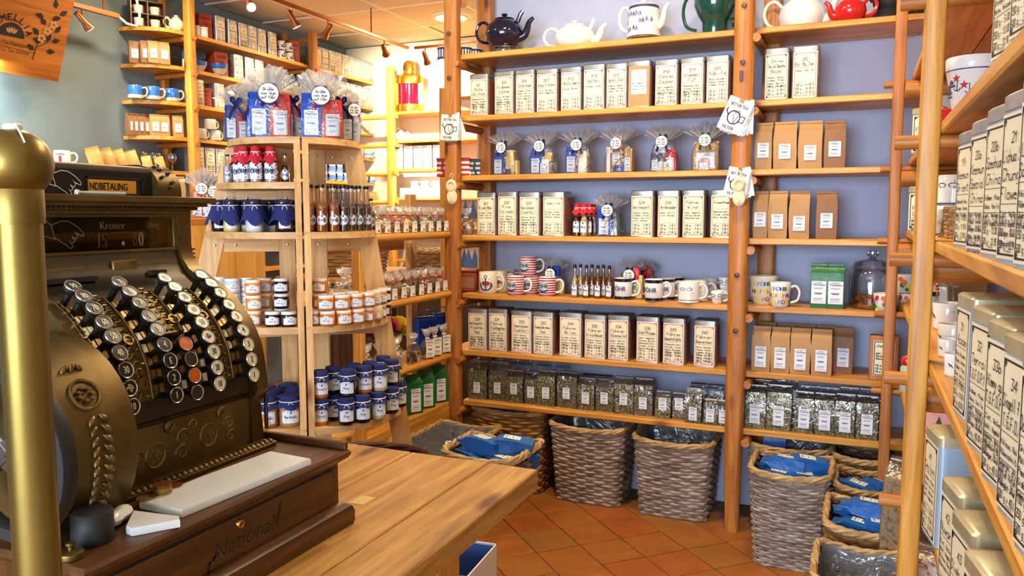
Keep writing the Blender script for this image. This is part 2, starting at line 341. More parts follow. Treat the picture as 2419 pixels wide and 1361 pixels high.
prints(['FÖHR', 'Kroner', 'Øre', '1', '5', '6', '0', '15', '.', 'NDBETALING', 'BETTER TEA', 'FILTER', 'Theehaus', 'CAMELLIA', 'ASSAM', 'TEA', '987', 'HASSRAH', '77030', 'HASS', 'DEARNS', 'National', 'Pyramidenbeutel', '10', '20', '30', '40', '50', '60', '70', '80', '90', '2', '3', '4', '7', '8', '9', 'Föhr', 'BETTER', 'The Tea Plantation', 'Für', 'Klipp', 'KLUNTJE', 'Honig', 'Grüße', 'von Wyk', 'auf Föhr', 'Kandis', 'Schietwetter', 'F', 'Ö', 'H', 'R'])
def prt(g, s, x, y, h, fn=lambda x, y: (x, 0, y), sx=1, bold=0, mi=0, left=False):
    vs_, fs = PRINT[s]; h = h/.7
    w0 = max(v[0] for v in vs_) if left else 0
    for dx in ((0,) if not bold else (-bold*h, bold*h)):
        g.add([fn(x+(vx+w0)*h*sx+dx, y+vy*h) for vx, vy in vs_], fs, mi)
def cyl(Rr, y0=0, zoff=0): return lambda x, y: (Rr*math.sin(x/Rr), y0-Rr*math.cos(x/Rr), y+zoff)
# ================================================================ THE ROOM
XL, YL, YB, XR = -4.44, 6.30, 3.87, .62        # left wall, far wall, wall behind the long shelves, right wall
g = G().box(XL-.2, XR+.2, -3.5, YL+.2, -.12, -.006)
floor = struct(mk('floor', g, 'grout'))
tile_me = [G().box(-.0975, .0975, -.0975, .0975, -.006, 0, .002).mesh('tile', 'terracotta_%d' % i, False) for i in range(4)]
u45 = Vector((math.sqrt(.5), math.sqrt(.5), 0)); v45 = Vector((-math.sqrt(.5), math.sqrt(.5), 0))
for i in range(-22, 22):
    for j in range(-22, 22):
        p = Vector((-.904, 2.961, 0)) + u45*(.2*i+.1) + v45*(.2*j+.1)
        if -2.6 < p.x < .46 and 1.0 < p.y < 3.74:
            link('tile', tile_me[R.choice((0, 0, 1, 1, 2, 3))], floor, (p.x, p.y, R.uniform(-.0012, .0004)), (0, 0, PI/4))
# rest of the floor, out of sight, lies in the same tiles
mk('tile_field', G().box(XL, -2.71, -3.3, YL, -.006, -.002).box(-2.71, XR, -3.3, .89, -.006, -.002), 'terracotta_0', floor, kind='stuff')
struct(mk('wall_back', G().box(-1.80, XR+.2, YB, YB+.12, 0, CEIL), 'wall_blue'))
struct(mk('wall_side', G().box(-1.92, -1.80, YB+.04, YL, 0, CEIL), 'wall_cream'))
struct(mk('wall_right', G().box(XR, XR+.12, -3.4, YB+.1, 0, CEIL), 'wall_cream'))
struct(mk('wall_left', G().box(XL-.12, XL, -3.4, YL+.12, 0, CEIL), 'wall_grey'))
struct(mk('wall_far', G().box(XL, -1.80, YL, YL+.12, 0, CEIL), 'wall_cream'))
# street wall behind the camera with its shop window
g = G().box(XL, -2.3, -3.4, -3.25, 0, CEIL).box(.5, XR, -3.4, -3.25, 0, CEIL).box(-2.3, .5, -3.4, -3.25, 0, .5).box(-2.3, .5, -3.4, -3.25, 2.5, CEIL)
struct(mk('wall_front', g, 'wall_cream'))
wn = struct(mk('window_1', G().box(-2.3, .5, -3.36, -3.29, .5, .56).box(-2.3, .5, -3.36, -3.29, 2.44, 2.5).box(-2.3, -2.24, -3.36, -3.29, .56, 2.44).box(.44, .5, -3.36, -3.29, .56, 2.44).box(-.93, -.87, -3.36, -3.29, .56, 2.44), 'white_plastic'))
for a, b in ((-2.24, -.93), (-.87, .44)): mk('pane', G().box(a, b, -3.33, -3.325, .56, 2.44), 'window_glass', wn)
# suspended ceiling: panels lying in a light grid
ceil = struct(mk('ceiling', G().box(XL-.1, XR+.1, -3.4, YL+.1, CEIL+.012, CEIL+.1), 'ceil_tile'))
GX, GY = Xat(905, 1, 1), 0
GX = at(905, 20, 'Z', CEIL).x; GY = at(905, 20, 'Z', CEIL).y
panel_me = G().box(-.299, .299, -.299, .299, 0, .012, .003).mesh('panel', 'ceil_tile', False)
for i in range(-3, 9):
    for j in range(-14, 4):
        cx, cy = GX+.61*(i+.5), GY+.61*(j+.5)
        if XL+.28 < cx < XR-.2 and -3.0 < cy < YL-.25: link('panel', panel_me, ceil, (cx, cy, CEIL-.001))
for i in range(-3, 10):
    x = GX+.61*i
    if XL < x < XR: mk('grid_bar', G().box(x-.012, x+.012, -3.2, YL, CEIL-.006, CEIL+.004), 'ceil_bar', ceil)
for j in range(-14, 4):
    y = GY+.61*j
    if -3.1 < y < YL: mk('grid_bar', G().box(XL, XR, y-.012, y+.012, CEIL-.005, CEIL+.004), 'ceil_bar', ceil)
lamp_me = [('trim_ring', G().lathe([(.118, -.008), (.135, -.012), (.14, 0)], 24, cap=False).mesh('trim_ring', 'ceil_bar'), []), ('bulb_disc', G().lathe([(.0, -.004), (.118, -.008)], 24, cap=False).mesh('bulb_disc', 'lamp_on'), [])]
for i, (x, y) in enumerate(LAMPS):
    put('ceiling_lamp', lamp_me, (x, y, CEIL-.004), ('round recessed lamp glowing in the white ceiling panels', 'round recessed ceiling lamp before the long shelves', 'round recessed ceiling lamp before the right bay', 'round recessed ceiling lamp above the display tower', 'round recessed ceiling lamp near the left shelf wall')[i], 'ceiling lamp', 'recessed ceiling lamps')

# ================================================================ LONG SHELVES ON THE BACK WALL
ZS = [2.18, 1.88, 1.59, 1.295, 1.003, .715, .457]; YF = 3.548; TH_ = .027
def post(name, x, y, w_, d, z0, z1, m, parent, lean=0, foot=None, r=None):
    g = G(); r = r or w_*.28; P0 = rrect(w_, d, r, 2); n = len(P0); rows = []
    zs = [z0, z0+.35, z0+.8] + [z0+(z1-z0)*t for t in (.5, .7, .85, 1)] if foot else [z0+(z1-z0)*t for t in (0, .2, .4, .6, .8, 1)]
    zs = sorted(set(zs))
    for z in zs:
        k = 1 if not foot else min(1, foot+(1-foot)*(z-z0)/.55); jx, jy = R.uniform(-.003, .003), R.uniform(-.003, .003)
        rows.append([(x+px*k+jx+lean*(z-z0), y+py*k+jy, z) for px, py in P0])
    vs_ = [p for r_ in rows for p in r_]
    fs = [(i*n+k, i*n+(k+1) % n, (i+1)*n+(k+1) % n, (i+1)*n+k) for i in range(len(rows)-1) for k in range(n)] + [tuple(range(n))[::-1], tuple((len(rows)-1)*n+k for k in range(n))]
    return mk(name, g.add(vs_, fs), m, parent, angle=.9)
BS = root('shelving_unit', (-.8, 3.7, 0), 'long orange pine shelving unit of seven boards against the lilac wall', 'shelf')
def B(name, g, m, **k): o = mk(name, g, m, BS, **k); o.location = (.8, -3.7, 0); return o
for z in ZS:
    B('shelf_board', G().box(-1.83, -.475, YF, 3.85, z-TH_, z, .004), 'pine_x')
    B('shelf_board', G().box(-.468, .205, YF+.004, 3.85, z-TH_, z, .004), 'pine_x')
# rounded board ends that reach past the left post
for z, x0 in ((2.18, -2.0), (1.59, -1.985)):
    poly = [(-1.83, 3.85), (-1.83, 3.60)] + [(-1.86+(x0+1.86)*math.sin(a), 3.72-.12*math.cos(a)) for a in [PI*k/10 for k in range(0, 11)]]
    B('board_end', G().prism(poly, z-TH_, z), 'pine_x')
g = G().prism([(-2.02, CEIL-.005), (-2.0, 2.62), (-1.92, 2.50), (-1.90, 2.42), (-1.83, 2.42), (-1.83, CEIL-.005)], 3.58, 3.62, 'y')
B('bracket', g, 'pine_x')
def bp(*a, **k): o = post(*a, BS, **k); o.location = (.8, -3.7, 0)
bp('post', -1.866, 3.53, .072, .06, 0, CEIL-.01, 'oldpine_z', r=.012)
bp('post', -.478, 3.52, .082, .07, 0, CEIL-.01, 'oldpine_z', foot=.72)
bp('post', -1.815, 3.815, .075, .06, 0, CEIL-.01, 'oldpine_z', r=.01)
bp('post', -.395, 3.825, .075, .06, 0, CEIL-.01, 'oldpine_z', r=.01)
for x in (-1.835, -.478+.05):
    for z in ZS:
        B('dowel', G().tube([(x, 3.50, z-.05), (x, 3.85, z-.05)], .019, 8), 'oldpine_y')
for x, y, z in ((-1.866, 3.497, 2.27), (-1.866, 3.497, 2.06), (-1.866, 3.497, 1.80), (-.478, 3.482, 2.26), (-.478, 3.482, 1.14), (-.478, 3.482, .9), (-.478, 3.482, 2.03)):
    B('plug', G().lathe([(.011, 0), (.011, .006), (.009, .007)], 10, T=TR(x, y, z) @ Matrix.Rotation(PI/2, 4, 'X')), 'dark_y')
# wedge of the through-tenon in the middle post
B('tenon', G().box(-.489, -.476, 3.476, 3.5, 1.955, 1.995), 'dark_z')
# ================================================================ KINDS OF THINGS (each faces -Y, stands on z = 0)
CACHE = {}
def cached(key, fn):
    if key not in CACHE: CACHE[key] = fn()
    return CACHE[key]
def q4(v, s=.004): return round(v/s)*s
def tin_meshes(w_, h, d, body='tin', lidm='tin_lid', edge='pink_edge', paper='cream_paper', side='chest_side'):
    def make():
        g = G(); P0 = rrect(w_, d, .010, 3); lh = .022
        g.prism(P0, 0, h-lh+.002)
        bodyM = g.mesh('body', body)
        g = G(); L0 = rrect(w_+.004, d+.004, .011, 3); L1 = rrect(w_-.006, d-.006, .009, 3)
        n = len(L0); vs_ = [(x, y, h-lh) for x, y in L0] + [(x, y, h-.004) for x, y in L0] + [(x, y, h) for x, y in L1]
        g.add(vs_, [(r*n+k, r*n+(k+1) % n, (r+1)*n+(k+1) % n, (r+1)*n+k) for r in (0, 1) for k in range(n)] + [tuple(range(2*n, 3*n)), tuple(range(n))[::-1]])
        lidM = g.mesh('lid', lidm)
        sideM = G().box(w_/2-.0012, w_/2+.0012, -d/2+.014, d/2-.014, .008, h-lh-.006).mesh('side_panel', side, False)
        g = G(); y = -d/2-.001; a, b = -w_/2+.005, w_/2-.005; z0, z1 = .006, h-lh-.004
        g.box(a, b, y, y+.0009, z0, z1)
        labM = g.mesh('label', paper, False)
        g = G(); fn = lambda x, z: (x, y-.0006, z); i = .0055
        for (p, q) in (((a+i, z0+i), (b-i, z0+i)), ((b-i, z0+i), (b-i, z1-i)), ((b-i, z1-i), (a+i, z1-i)), ((a+i, z1-i), (a+i, z0+i))): g.line([p, q], .0026, fn)
        for sx in (a+i, b-i):
            for sz in (z0+i, z1-i):
                for k in range(3):
                    an = math.atan2((z0+z1)/2-sz, -sx)*0 + {(-1, -1): .6, (1, -1): 2.2, (1, 1): 3.7, (-1, 1): 5.3}[(1 if sx > 0 else -1, 1 if sz > h/2 else -1)] + (k-1)*.5
                    g.line([(sx, sz), (sx+.009*math.cos(an), sz+.009*math.sin(an))], .0026, fn)
        frM = g.mesh('frame_line', edge, False)
        return bodyM, lidM, sideM, labM, frM
    return cached(('tin', w_, h, d, body, lidm, edge, paper, side), make)
PRICES = ['100 gr - 3.90 €', '250 gr - 9.30 €', '500 gr - 17.80 €']
INGR = ['Apfel, Hagebutte,', 'Hibiscus, Rosinen,', 'Rübenschnitzel,', 'Orange, Aroma', 'Malve, Holunder,', 'Papaya, Ananas,', 'Erdbeer, Minze,', 'Kokos, Vanille,', 'Zimt, Nelken']
def tin_text(w_, h, d, lines, nin, prices=PRICES, inks=('ink', 'ink'), seed=0, h1=.0135):
    rr = random.Random(seed); g = G(); y = -d/2-.0022; fn = lambda x, z: (x, y, z); W = w_-.03; z = h-.022-.026
    for i, t in enumerate(lines):
        hh = h1*(.85 if i == 0 else 1); z -= hh+.002
        hand(g, t, rr.uniform(-.003, .003), z, hh, W, .0015, fn, rnd=rr, center=True); z -= .006
    z = min(z, h*.60); g.line([(-W/2, z), (W/2, z)], .0008, fn)
    z -= .006
    for k in range(nin):
        z -= .0095; hand(g, INGR[(seed*2+k) % len(INGR)], -W/2, z, .0064, W, .0011, fn, rnd=rr, mi=1); z -= .0025
    zp = h*.30; g.line([(-W/2, zp), (W/2, zp)], .0008, fn)
    for p in prices: zp -= .0135; hand(g, p, -W/2, zp, .0088, W, .0012, fn, rnd=rr); zp -= .002
    prt(g, 'Theehaus', 0, .0145, .004, fn)
    return g.mesh('lettering', list(inks), False)
def tin(loc, w_, h, d, lines, label, nin=3, rz=0, group='tea tins', edge='pink_edge', seed=0, prices=PRICES, inks=('ink', 'ink'), body='tin', lidm='tin_lid', paper='cream_paper', side='chest_side', txt=True, h1=.0135, cat='tea tin'):
    w_, h = q4(w_), q4(h); b, l, s, la, fr = tin_meshes(w_, h, d, body, lidm, edge, paper, side)
    subs = [('frame_line', fr)]
    if txt: subs.append(('lettering', tin_text(w_, h, d, lines, nin, prices, inks, seed, h1)))
    return put('tea_tin', [('body', b, []), ('lid', l, []), ('side_panel', s, []), ('label', la, subs)], loc, label, cat, group, rz)

def sticker(w_, h, y, x=0, z=.02, tilt=0, paper='paper_cool', seed=3):
    # a printed sticker with the shop's heading and small print, lying on a front face at depth y
    def make():
        g = G().box(x-w_/2, x+w_/2, y-.0008, y+.0004, z, z+h); lab = g.mesh('sticker', paper, False)
        g = G(); fn = lambda a, b: (x+a, y-.0014, b); rr = random.Random(seed)
        prt(g, 'Theehaus', 0, z+h*.80, min(h*.095, w_*.165), fn, bold=.02)
        g.line([(-w_*.25, z+h*.925), (w_*.25, z+h*.925)], h*.02, fn)
        for k, (t, a) in enumerate(((.70, .36), (.66, .3), (.47, .3), (.43, .22), (.24, .36), (.20, .33), (.16, .36), (.08, .4))):
            g.line([(-w_*a, z+h*t), (w_*a*rr.uniform(.7, 1), z+h*t)], h*(.014 if k not in (2, 3) else .026), fn, mi=0 if k in (2, 3) else 1)
        return lab, g.mesh('lettering', ['ink_blue', 'ink_grey'], False)
    return cached(('st', round(w_, 3), round(h, 3), round(y, 4), round(x, 3), round(z, 3), paper), make)
def bag_shape(g, w_, d, h, top=.80, flat=.94, mi=0, bulge=.004, seed=0, flip=1):
    # block-bottom bag: straight body, front and back meeting in a flat fold at the top
    rr = random.Random(seed); b = bulge
    rows = [(0, w_*.49, d/2*.97), (.03*h, w_/2, d/2), (.3*h, w_/2+b*.4, d/2+b), (.6*h, w_/2+b*.3, d/2+b*.6), (top*h, w_/2, d/2*.9), (.5*(top+flat)*h, w_/2*.99, d/2*.45), (flat*h, w_/2*.985, .006), (h, w_/2*.985, .005)]
    vs_ = []
    for z, a, c in rows:
        j = rr.uniform(-.0015, .0015)
        vs_ += [(-a+j, -c, z), (-a*.5, -c*1.04-j, z), (0, -c*1.02, z), (a*.5, -c*1.04+j, z), (a+j, -c, z), (a*(.93 if z > 2*d else .985), 0, z), (a+j, c, z), (0, c, z), (-a+j, c, z), (-a*(.93 if z > 2*d else .985), 0, z)]
    n = 10
    g.add(vs_, [(r*n+k, r*n+(k+1) % n, (r+1)*n+(k+1) % n, (r+1)*n+k) for r in range(len(rows)-1) for k in range(n)] + [tuple(range(n))[::-1], tuple((len(rows)-1)*n+k for k in range(n))], mi)
def paper_bag(w_, d, h, m='kraft', st=(.045, .055, .05), seed=0):
    w_, h = q4(w_), q4(h)
    def make():
        g = G(); bag_shape(g, w_, d, h, seed=seed)
        bm = g.mesh('bag', m, True, .5)
        f = G().box(-w_*.495, w_*.495, -.009, -.005, h*.945, h*1.0, .001).mesh('folded_top', m, False)
        return [('bag', bm, []), ('folded_top', f, [])]
    p = cached(('pb', w_, d, h, m, seed), make)
    if st: s, t = sticker(st[0], st[1], -d/2-.0065, 0, st[2]); p = p + [('sticker', s, [('lettering', t)])]
    return p
def herb_bag(w_, d, h, fill='herbs', lev=.72, st=(.045, .06, .035), seed=0, clip='tin_lid'):
    w_, h = q4(w_), q4(h)
    def make():
        g = G(); bag_shape(g, w_-.004, d-.004, h*lev, .97, .99, 0, .003, seed)
        c = g.mesh('herb_fill', fill)
        g = G(); bag_shape(g, w_, d, h, max(.8, lev*.98), .95, 0, .004, seed)
        b = g.mesh('bag', 'cello', True, .4)
        k = G().box(-w_*.47, w_*.47, -.009, .007, h*.965, h*.965+.007, .001).mesh('clip', clip, False)
        return [('herb_fill', c, []), ('bag', b, []), ('clip', k, [])]
    p = cached(('hb', w_, d, h, fill, lev, seed), make)
    if st: s, t = sticker(st[0], st[1], -d/2-.0068, 0, st[2]); p = p + [('sticker', s, [('lettering', t)])]
    return p
def fan(g, z0, L, spread, n=13, dep=.03, base=.012, seed=0, y0=0):
    rr = random.Random(seed); rows = 4; vs_ = []
    for r in range(rows):
        t = r/(rows-1)
        for k in range(n):
            a = -spread+2*spread*k/(n-1); l = L*(.86+.28*rr.random()) if r == rows-1 else L*t
            zz = (1 if k % 2 else -1)*dep*t*(.6+.8*rr.random())
            vs_.append((math.sin(a)*l + base*(k/(n-1)-.5)*2, y0+zz, z0+math.cos(a)*l))
    g.add(vs_, [(r*n+k, r*n+k+1, (r+1)*n+k+1, (r+1)*n+k) for r in range(rows-1) for k in range(n-1)])
def gift_bag(w_, h, d, inside, ribbon='navy_cloth', seed=0, tagr=.028, neck=.62, spread=1.15, tilt=0):
    # inside: (kind, x, z0, width, height, material); returns parts
    rr = random.Random(seed); parts = []
    for kind, x, z0, a, b, m in inside:
        g = G(); y = rr.uniform(-.012, .006)
        if kind == 'pouch':
            bag_shape(g, a, .035, b, .82, .95, seed=seed)
            me = g.mesh('tea_pouch', m, True, .5); me.transform(TR(x, y, z0+.002))
            s, t = cached(('gs', round(a, 3), round(b, 3)), lambda: sticker(a*.72, b*.55, -.0252, 0, b*.06))
            s2, t2 = s.copy(), t.copy(); s2.transform(TR(x, y, z0+.002)); t2.transform(TR(x, y, z0+.002))
            parts.append(('tea_pouch', me, [('sticker', s2), ('lettering', t2)]))
        elif kind == 'box':
            g.box(-a/2, a/2, -.016, .016, 0, b, .002); me = g.mesh('gift_box', m, False); me.transform(TR(x, y, z0+.002)); parts.append(('gift_box', me, []))
        elif kind == 'jar':
            g.lathe([(a*.46, 0), (a*.5, .004), (a*.5, b*.76), (a*.44, b*.8), (a*.52, b*.81), (a*.52, b), (0, b)], 14, mis=[0, 0, 0, 0, 1, 1]); me = g.mesh('small_jar', [m, 'black']); me.transform(TR(x, -.02, z0+.002)); parts.append(('small_jar', me, []))
        elif kind == 'stick':
            g.tube([(0, 0, 0), (a, -.01, b)], .0035, 6).lathe([(.0, -.004), (.008, .004), (.008, .01), (0, .016)], 8, c=(a, -.01, b)); me = g.mesh('honey_dipper', m); me.transform(TR(x, -.03, z0+.004)); parts.append(('honey_dipper', me, []))
        elif kind == 'loose':
            for k in range(9):
                s_ = a*.10*rr.uniform(.7, 1.3); g.lathe([(0, -s_*.7), (s_*.8, -s_*.3), (s_*.9, s_*.2), (0, s_*.7)], 7, c=(rr.uniform(-a/2, a/2), rr.uniform(-.03, .0), s_*.7+rr.uniform(0, b)))
            me = g.mesh('sweets', m); me.transform(TR(x, 0, z0+.002)); o = ('sweets', me, []); parts.append(o)
    g = G(); n = 12; rows = [(.0, .47, .46), (.03, .5, .5), (neck*.5, .5, .48), (neck*.85, .40, .36), (neck, .10, .16)]; vs_ = []
    for t, a, b in rows:
        for k in range(n):
            q = 2*PI*k/n; e = .5; cx = math.copysign(abs(math.cos(q))**e, math.cos(q)); sy = math.copysign(abs(math.sin(q))**e, math.sin(q))
            j = 1+rr.uniform(-.035, .035)
            vs_.append((cx*a*w_*j, sy*b*d*j, t*h))
    g.add(vs_, [(r*n+k, r*n+(k+1) % n, (r+1)*n+(k+1) % n, (r+1)*n+k) for r in range(len(rows)-1) for k in range(n)])
    parts.append(('cellophane_bag', g.mesh('cellophane_bag', 'cello', True, .35), []))
    g = G(); fan(g, neck*h-.01, h*(1-neck)*.98, spread, 13, d*.30, w_*.1, seed, .004); fan(g, neck*h-.01, h*(1-neck)*.9, spread*.8, 11, d*.25, w_*.1, seed+5, -.008)
    parts.append(('cellophane_fan', g.mesh('cellophane_fan', 'cello_fan', True, .3), []))
    zt = neck*h-.012; g = G()
    g.lathe([(.013, -.006), (.015, 0), (.013, .006)], 10, c=(0, 0, zt+.01), sx=w_*7, sy=1.2)
    for s in (-1, 1):
        g.tube(smoothed([(0, -d*.2, zt+.01), (s*.016, -d*.30, zt+.022), (s*.012, -d*.30, zt+.034), (0, -d*.22, zt+.016)], 3), .005, 4, flat=.25)
        g.tube([(0, -d*.24, zt+.006), (s*.018, -d*.50, zt-.018), (s*.024, -d*.54, zt-.042)], .006, 4, flat=.25)
    parts.append(('ribbon', g.mesh('ribbon', ribbon), []))
    if tagr:
        yt = -d*.54-.008; g = G()
        g.lathe([(tagr*1.07, 0), (tagr*1.07, .0016), (0, .0017)], 22, mi=1, T=TR(0, yt+.001, zt) @ Matrix.Rotation(PI/2, 4, 'X')).lathe([(tagr, 0), (tagr, .0026), (0, .0026)], 22, T=TR(0, yt, zt) @ Matrix.Rotation(PI/2, 4, 'X'))
        me = g.mesh('tag', ['paper', 'ink_blue'])
        g = G(); fn = lambda a, b: (a, yt-.0036, zt+b)
        for i, t in enumerate(('Grüße', 'von Wyk', 'auf Föhr')): hand(g, t, 0, tagr*(.28-.42*i), tagr*.26, tagr*1.5, tagr*.05, fn, rnd=rr, center=True)
        parts.append(('tag', me, [('lettering', g.mesh('lettering', 'ink', False))]))
    return parts

# ------------------------------------------------------------ crockery
def mug_parts(r, h, m='white_gloss', bands=None, handle=1, hs=.036, taper=1.0, foot=True, deco=None, sec=None, hm=None, flare=0):
    # bands: list of (z0, z1, material) painted rings; deco(g, fn) adds printed lettering
    ms = [m]; prof = [(r*.82*taper, 0), (r*.88*taper, .003), (r*taper, h*.10), (r*(1+taper)/2, h*.5), (r+flare, h-.003), (r+flare-.002, h), (r+flare-.0045, h-.002), (r-.005, h*.3), (r*taper-.008, .006), (0, .005)]
    body = cached(('mug', r, h, m, taper, flare), lambda: G().lathe(prof, 24, cap=False).lathe([(0, 0), (r*.82*taper, 0)], 24, cap=False).mesh('body', m))
    def rad(z): return r*taper+(r-r*taper)*(z/h)
    parts = [('body', body, [])]
    if handle:
        ang = handle if isinstance(handle, float) else 0
        def mkh():
            g = G(); x0 = r-.002
            g.tube(smoothed([(x0, 0, h*.80), (x0+hs*.55, 0, h*.86), (x0+hs*.95, 0, h*.70), (x0+hs, 0, h*.5), (x0+hs*.75, 0, h*.27), (x0+.0, 0, h*.18)], 3), .0058, 8, T=rotz(ang), flat=1.2)
            return g.mesh('handle', hm or m)
        parts.append(('handle', cached(('mugh', r, h, m, hs, ang, hm), mkh), []))
    if bands:
        for z0, z1, bm in bands: parts.append(('painted_band', cached(('mugb', r, h, taper, z0, z1, bm), lambda: G().lathe([(rad(z0)+.0007, z0), (rad(z1)+.0007, z1)], 24, cap=False).mesh('painted_band', bm)), []))
    if deco: parts.append(('print', deco(r, h), []))
    return parts
def deco_fohr(r, h):
    g = G(); fn = cyl(r+.0018, 0, 0)
    seg = 20; g.add([(0, 0, 0)]+[fn(.024*math.cos(2*PI*k/seg), h*.5+.026*math.sin(2*PI*k/seg)) for k in range(seg)], [], 0)
    g.v[-seg-1] = fn(0, h*.5)
    for k in range(seg): g.f.append((len(g.v)-seg-1, len(g.v)-seg+k, len(g.v)-seg+(k+1) % seg)); g.m.append(0)
    fn2 = cyl(r+.003); prt(g, 'FÖHR', -.002, h*.44, .018, fn2, .82, .02, mi=1)
    g.line([(-.022, h*.33), (-.008, h*.27), (.008, h*.27), (.022, h*.33)], .007, fn2, mi=1)
    return g.mesh('print', ['sage', 'ink_blue'], False)
def deco_fohr_plain(r, h):
    g = G(); prt(g, 'FÖHR', -.006, h*.42, .022, cyl(r+.0016), .8, .02); return g.mesh('print', 'ink_blue', False)
def deco_anchor(r, h):
    g = G(); fn = cyl(r+.0014); fn2 = cyl(r+.0022); fn3 = cyl(r+.003)
    g.line([(0, h*.22), (0, h*.72)], .006, fn); g.line([(-.02, h*.68), (.02, h*.68)], .003, fn)
    g.line([(.007*math.cos(a), h*.79+.008*math.sin(a)) for a in [2*PI*k/12 for k in range(13)]], .003, fn)
    g.line([(.030*math.sin(a), h*.42-.026*math.cos(a)) for a in [-1.35+2.7*k/10 for k in range(11)]], .006, fn)
    for s in (-1, 1): g.add([fn(s*.036, h*.34), fn(s*.022, h*.34), fn(s*.031, h*.50)], [(0, 1, 2)])
    hp = [(.019*math.sin(t)**3, (13*math.cos(t)-5*math.cos(2*t)-2*math.cos(3*t)-math.cos(4*t))*.0011+h*.48) for t in [2*PI*k/24 for k in range(24)]]
    g.add([fn2(*p) for p in hp]+[fn2(0, h*.48)], [(k, (k+1) % 24, 24) for k in range(24)], 1)
    prt(g, 'FÖHR', 0, h*.42, .013, fn3, 1.5, .03); return g.mesh('print', ['ink_blue', 'ink_red'], False)
def deco_knot(r, h):
    g = G(); fn = cyl(r+.0014)
    for s in (-1, 1): g.line([(s*.004+.012*s+.012*math.cos(a), h*.66+.006*math.sin(a)) for a in [2*PI*k/10 for k in range(11)]], .0022, fn)
    g.line([(-.03, h*.66), (.03, h*.66)], .002, fn); g.line([(-.02, h*.44), (.02, h*.80)], .0022, fn); g.line([(-.008, h*.38), (.012, h*.38)], .0015, fn); g.line([(.03, h*.3), (.022, h*.42), (.034, h*.5)], .002, fn)
    return g.mesh('print', 'ink_blue', False)
def deco_letters(r, h):
    g = G(); fn = cyl(r+.0016); rr = random.Random(3); cs = ['orange', 'sky_card', 'ink_red', 'leaf', 'yellow_pet', 'navy_card']
    for row in range(3):
        for k in range(-3, 4):
            prt(g, 'FÖHR'[(k+row) % 4], k*.0165+row*.005, h*(.14+.27*row), .0175, fn, .95, .045, mi=rr.randrange(6))
    return g.mesh('print', cs, False)
def deco_fruit(r, h):
    g = G(); fn = cyl(r+.0014); rr = random.Random(8)
    for k in range(16):
        x, z, s = rr.uniform(-r*1.4, r*1.4), rr.uniform(h*.12, h*.85), rr.uniform(.007, .013); mi = k % 4
        g.add([fn(x, z)]+[fn(x+s*math.cos(2*PI*q/10), z+s*math.sin(2*PI*q/10)) for q in range(10)], [(0, 1+q, 1+(q+1) % 10) for q in range(10)], mi)
    return g.mesh('print', ['ink_red', 'yellow_pet', 'orange', 'leaf'], False)
def scribble_deco(m, seed=1, rows=3):
    def f(r, h):
        g = G(); fn = cyl(r+.0014); rr = random.Random(seed)
        for k in range(rows*3):
            x, z = rr.uniform(-r*1.2, r*1.2), rr.uniform(h*.15, h*.85)
            g.line([(x+rr.uniform(-.012, .012), z+rr.uniform(-.008, .008)) for _ in range(4)], .0022, fn)
        return g.mesh('print', m, False)
    return f
def smoothed(pts, n=4):                                        # smooth a path (Catmull-Rom)
    P_ = [Vector(p) for p in pts]; out = []
    for i in range(len(P_)-1):
        a, b, c, d = P_[max(i-1, 0)], P_[i], P_[i+1], P_[min(i+2, len(P_)-1)]
        for k in range(n):
            t = k/n; out.append(.5*((2*b)+(c-a)*t+(2*a-5*b+4*c-d)*t*t+(3*b-a-3*c+d)*t*t*t))
    return out+[P_[-1]]
def teapot(r, h, m, spout=1, sq=1.0, knob='ball', hand_r=.0075, pr=None):
    prof = pr or [(r*.55, 0), (r*.62, .003), (r*.90, h*.22), (r, h*.45), (r*.92, h*.70), (r*.66, h*.90), (r*.5, h*.96), (r*.48, h*.98)]
    body = G().lathe(prof, 28).mesh('body', m)
    z = prof[-1][1]; rt_ = prof[-1][0]
    lid = G().lathe([(rt_*1.06, z), (rt_*1.04, z+.004), (rt_*.7, z+h*.06), (.012, z+h*.09), (.008, z+h*.12), (.016, z+h*.16), (.014, z+h*.21), (0, z+h*.23)], 20).mesh('lid', m)
    s = spout
    sp = G().tube(smoothed([(s*r*.80, 0, h*.30), (s*r*1.08, 0, h*.36), (s*r*1.25, 0, h*.58), (s*r*1.34, 0, h*.80), (s*r*1.58, 0, h*.96)]), lambda t: .015*(1-t)**.8*(r/.09)+.0075, 10).mesh('spout', m)
    hd = G().tube(smoothed([(-s*r*.80, 0, h*.76), (-s*r*1.12, 0, h*.96), (-s*r*1.45, 0, h*.88), (-s*r*1.58, 0, h*.60), (-s*r*1.38, 0, h*.30), (-s*r*.90, 0, h*.20)]), hand_r, 8).mesh('handle', m)
    return [('body', body, []), ('lid', lid, []), ('spout', sp, []), ('handle', hd, [])]
def warmer(r, h):
    g = G()
    for z in (.004, h-.004): g.tube([(r*math.cos(a), r*math.sin(a), z) for a in [2*PI*k/20 for k in range(20)]], .0028, 5, True)
    for k in range(4): a = PI/4+PI/2*k; g.tube([(r*math.cos(a), r*math.sin(a), 0), (r*math.cos(a), r*math.sin(a), h)], .0026, 5)
    return [('wire_stand', g.mesh('wire_stand', 'chrome'), []), ('glass_cup', G().lathe([(r*.6, .006), (r*.75, h*.5), (r*.72, h*.8)], 16, cap=False).mesh('glass_cup', 'glass'), [])]

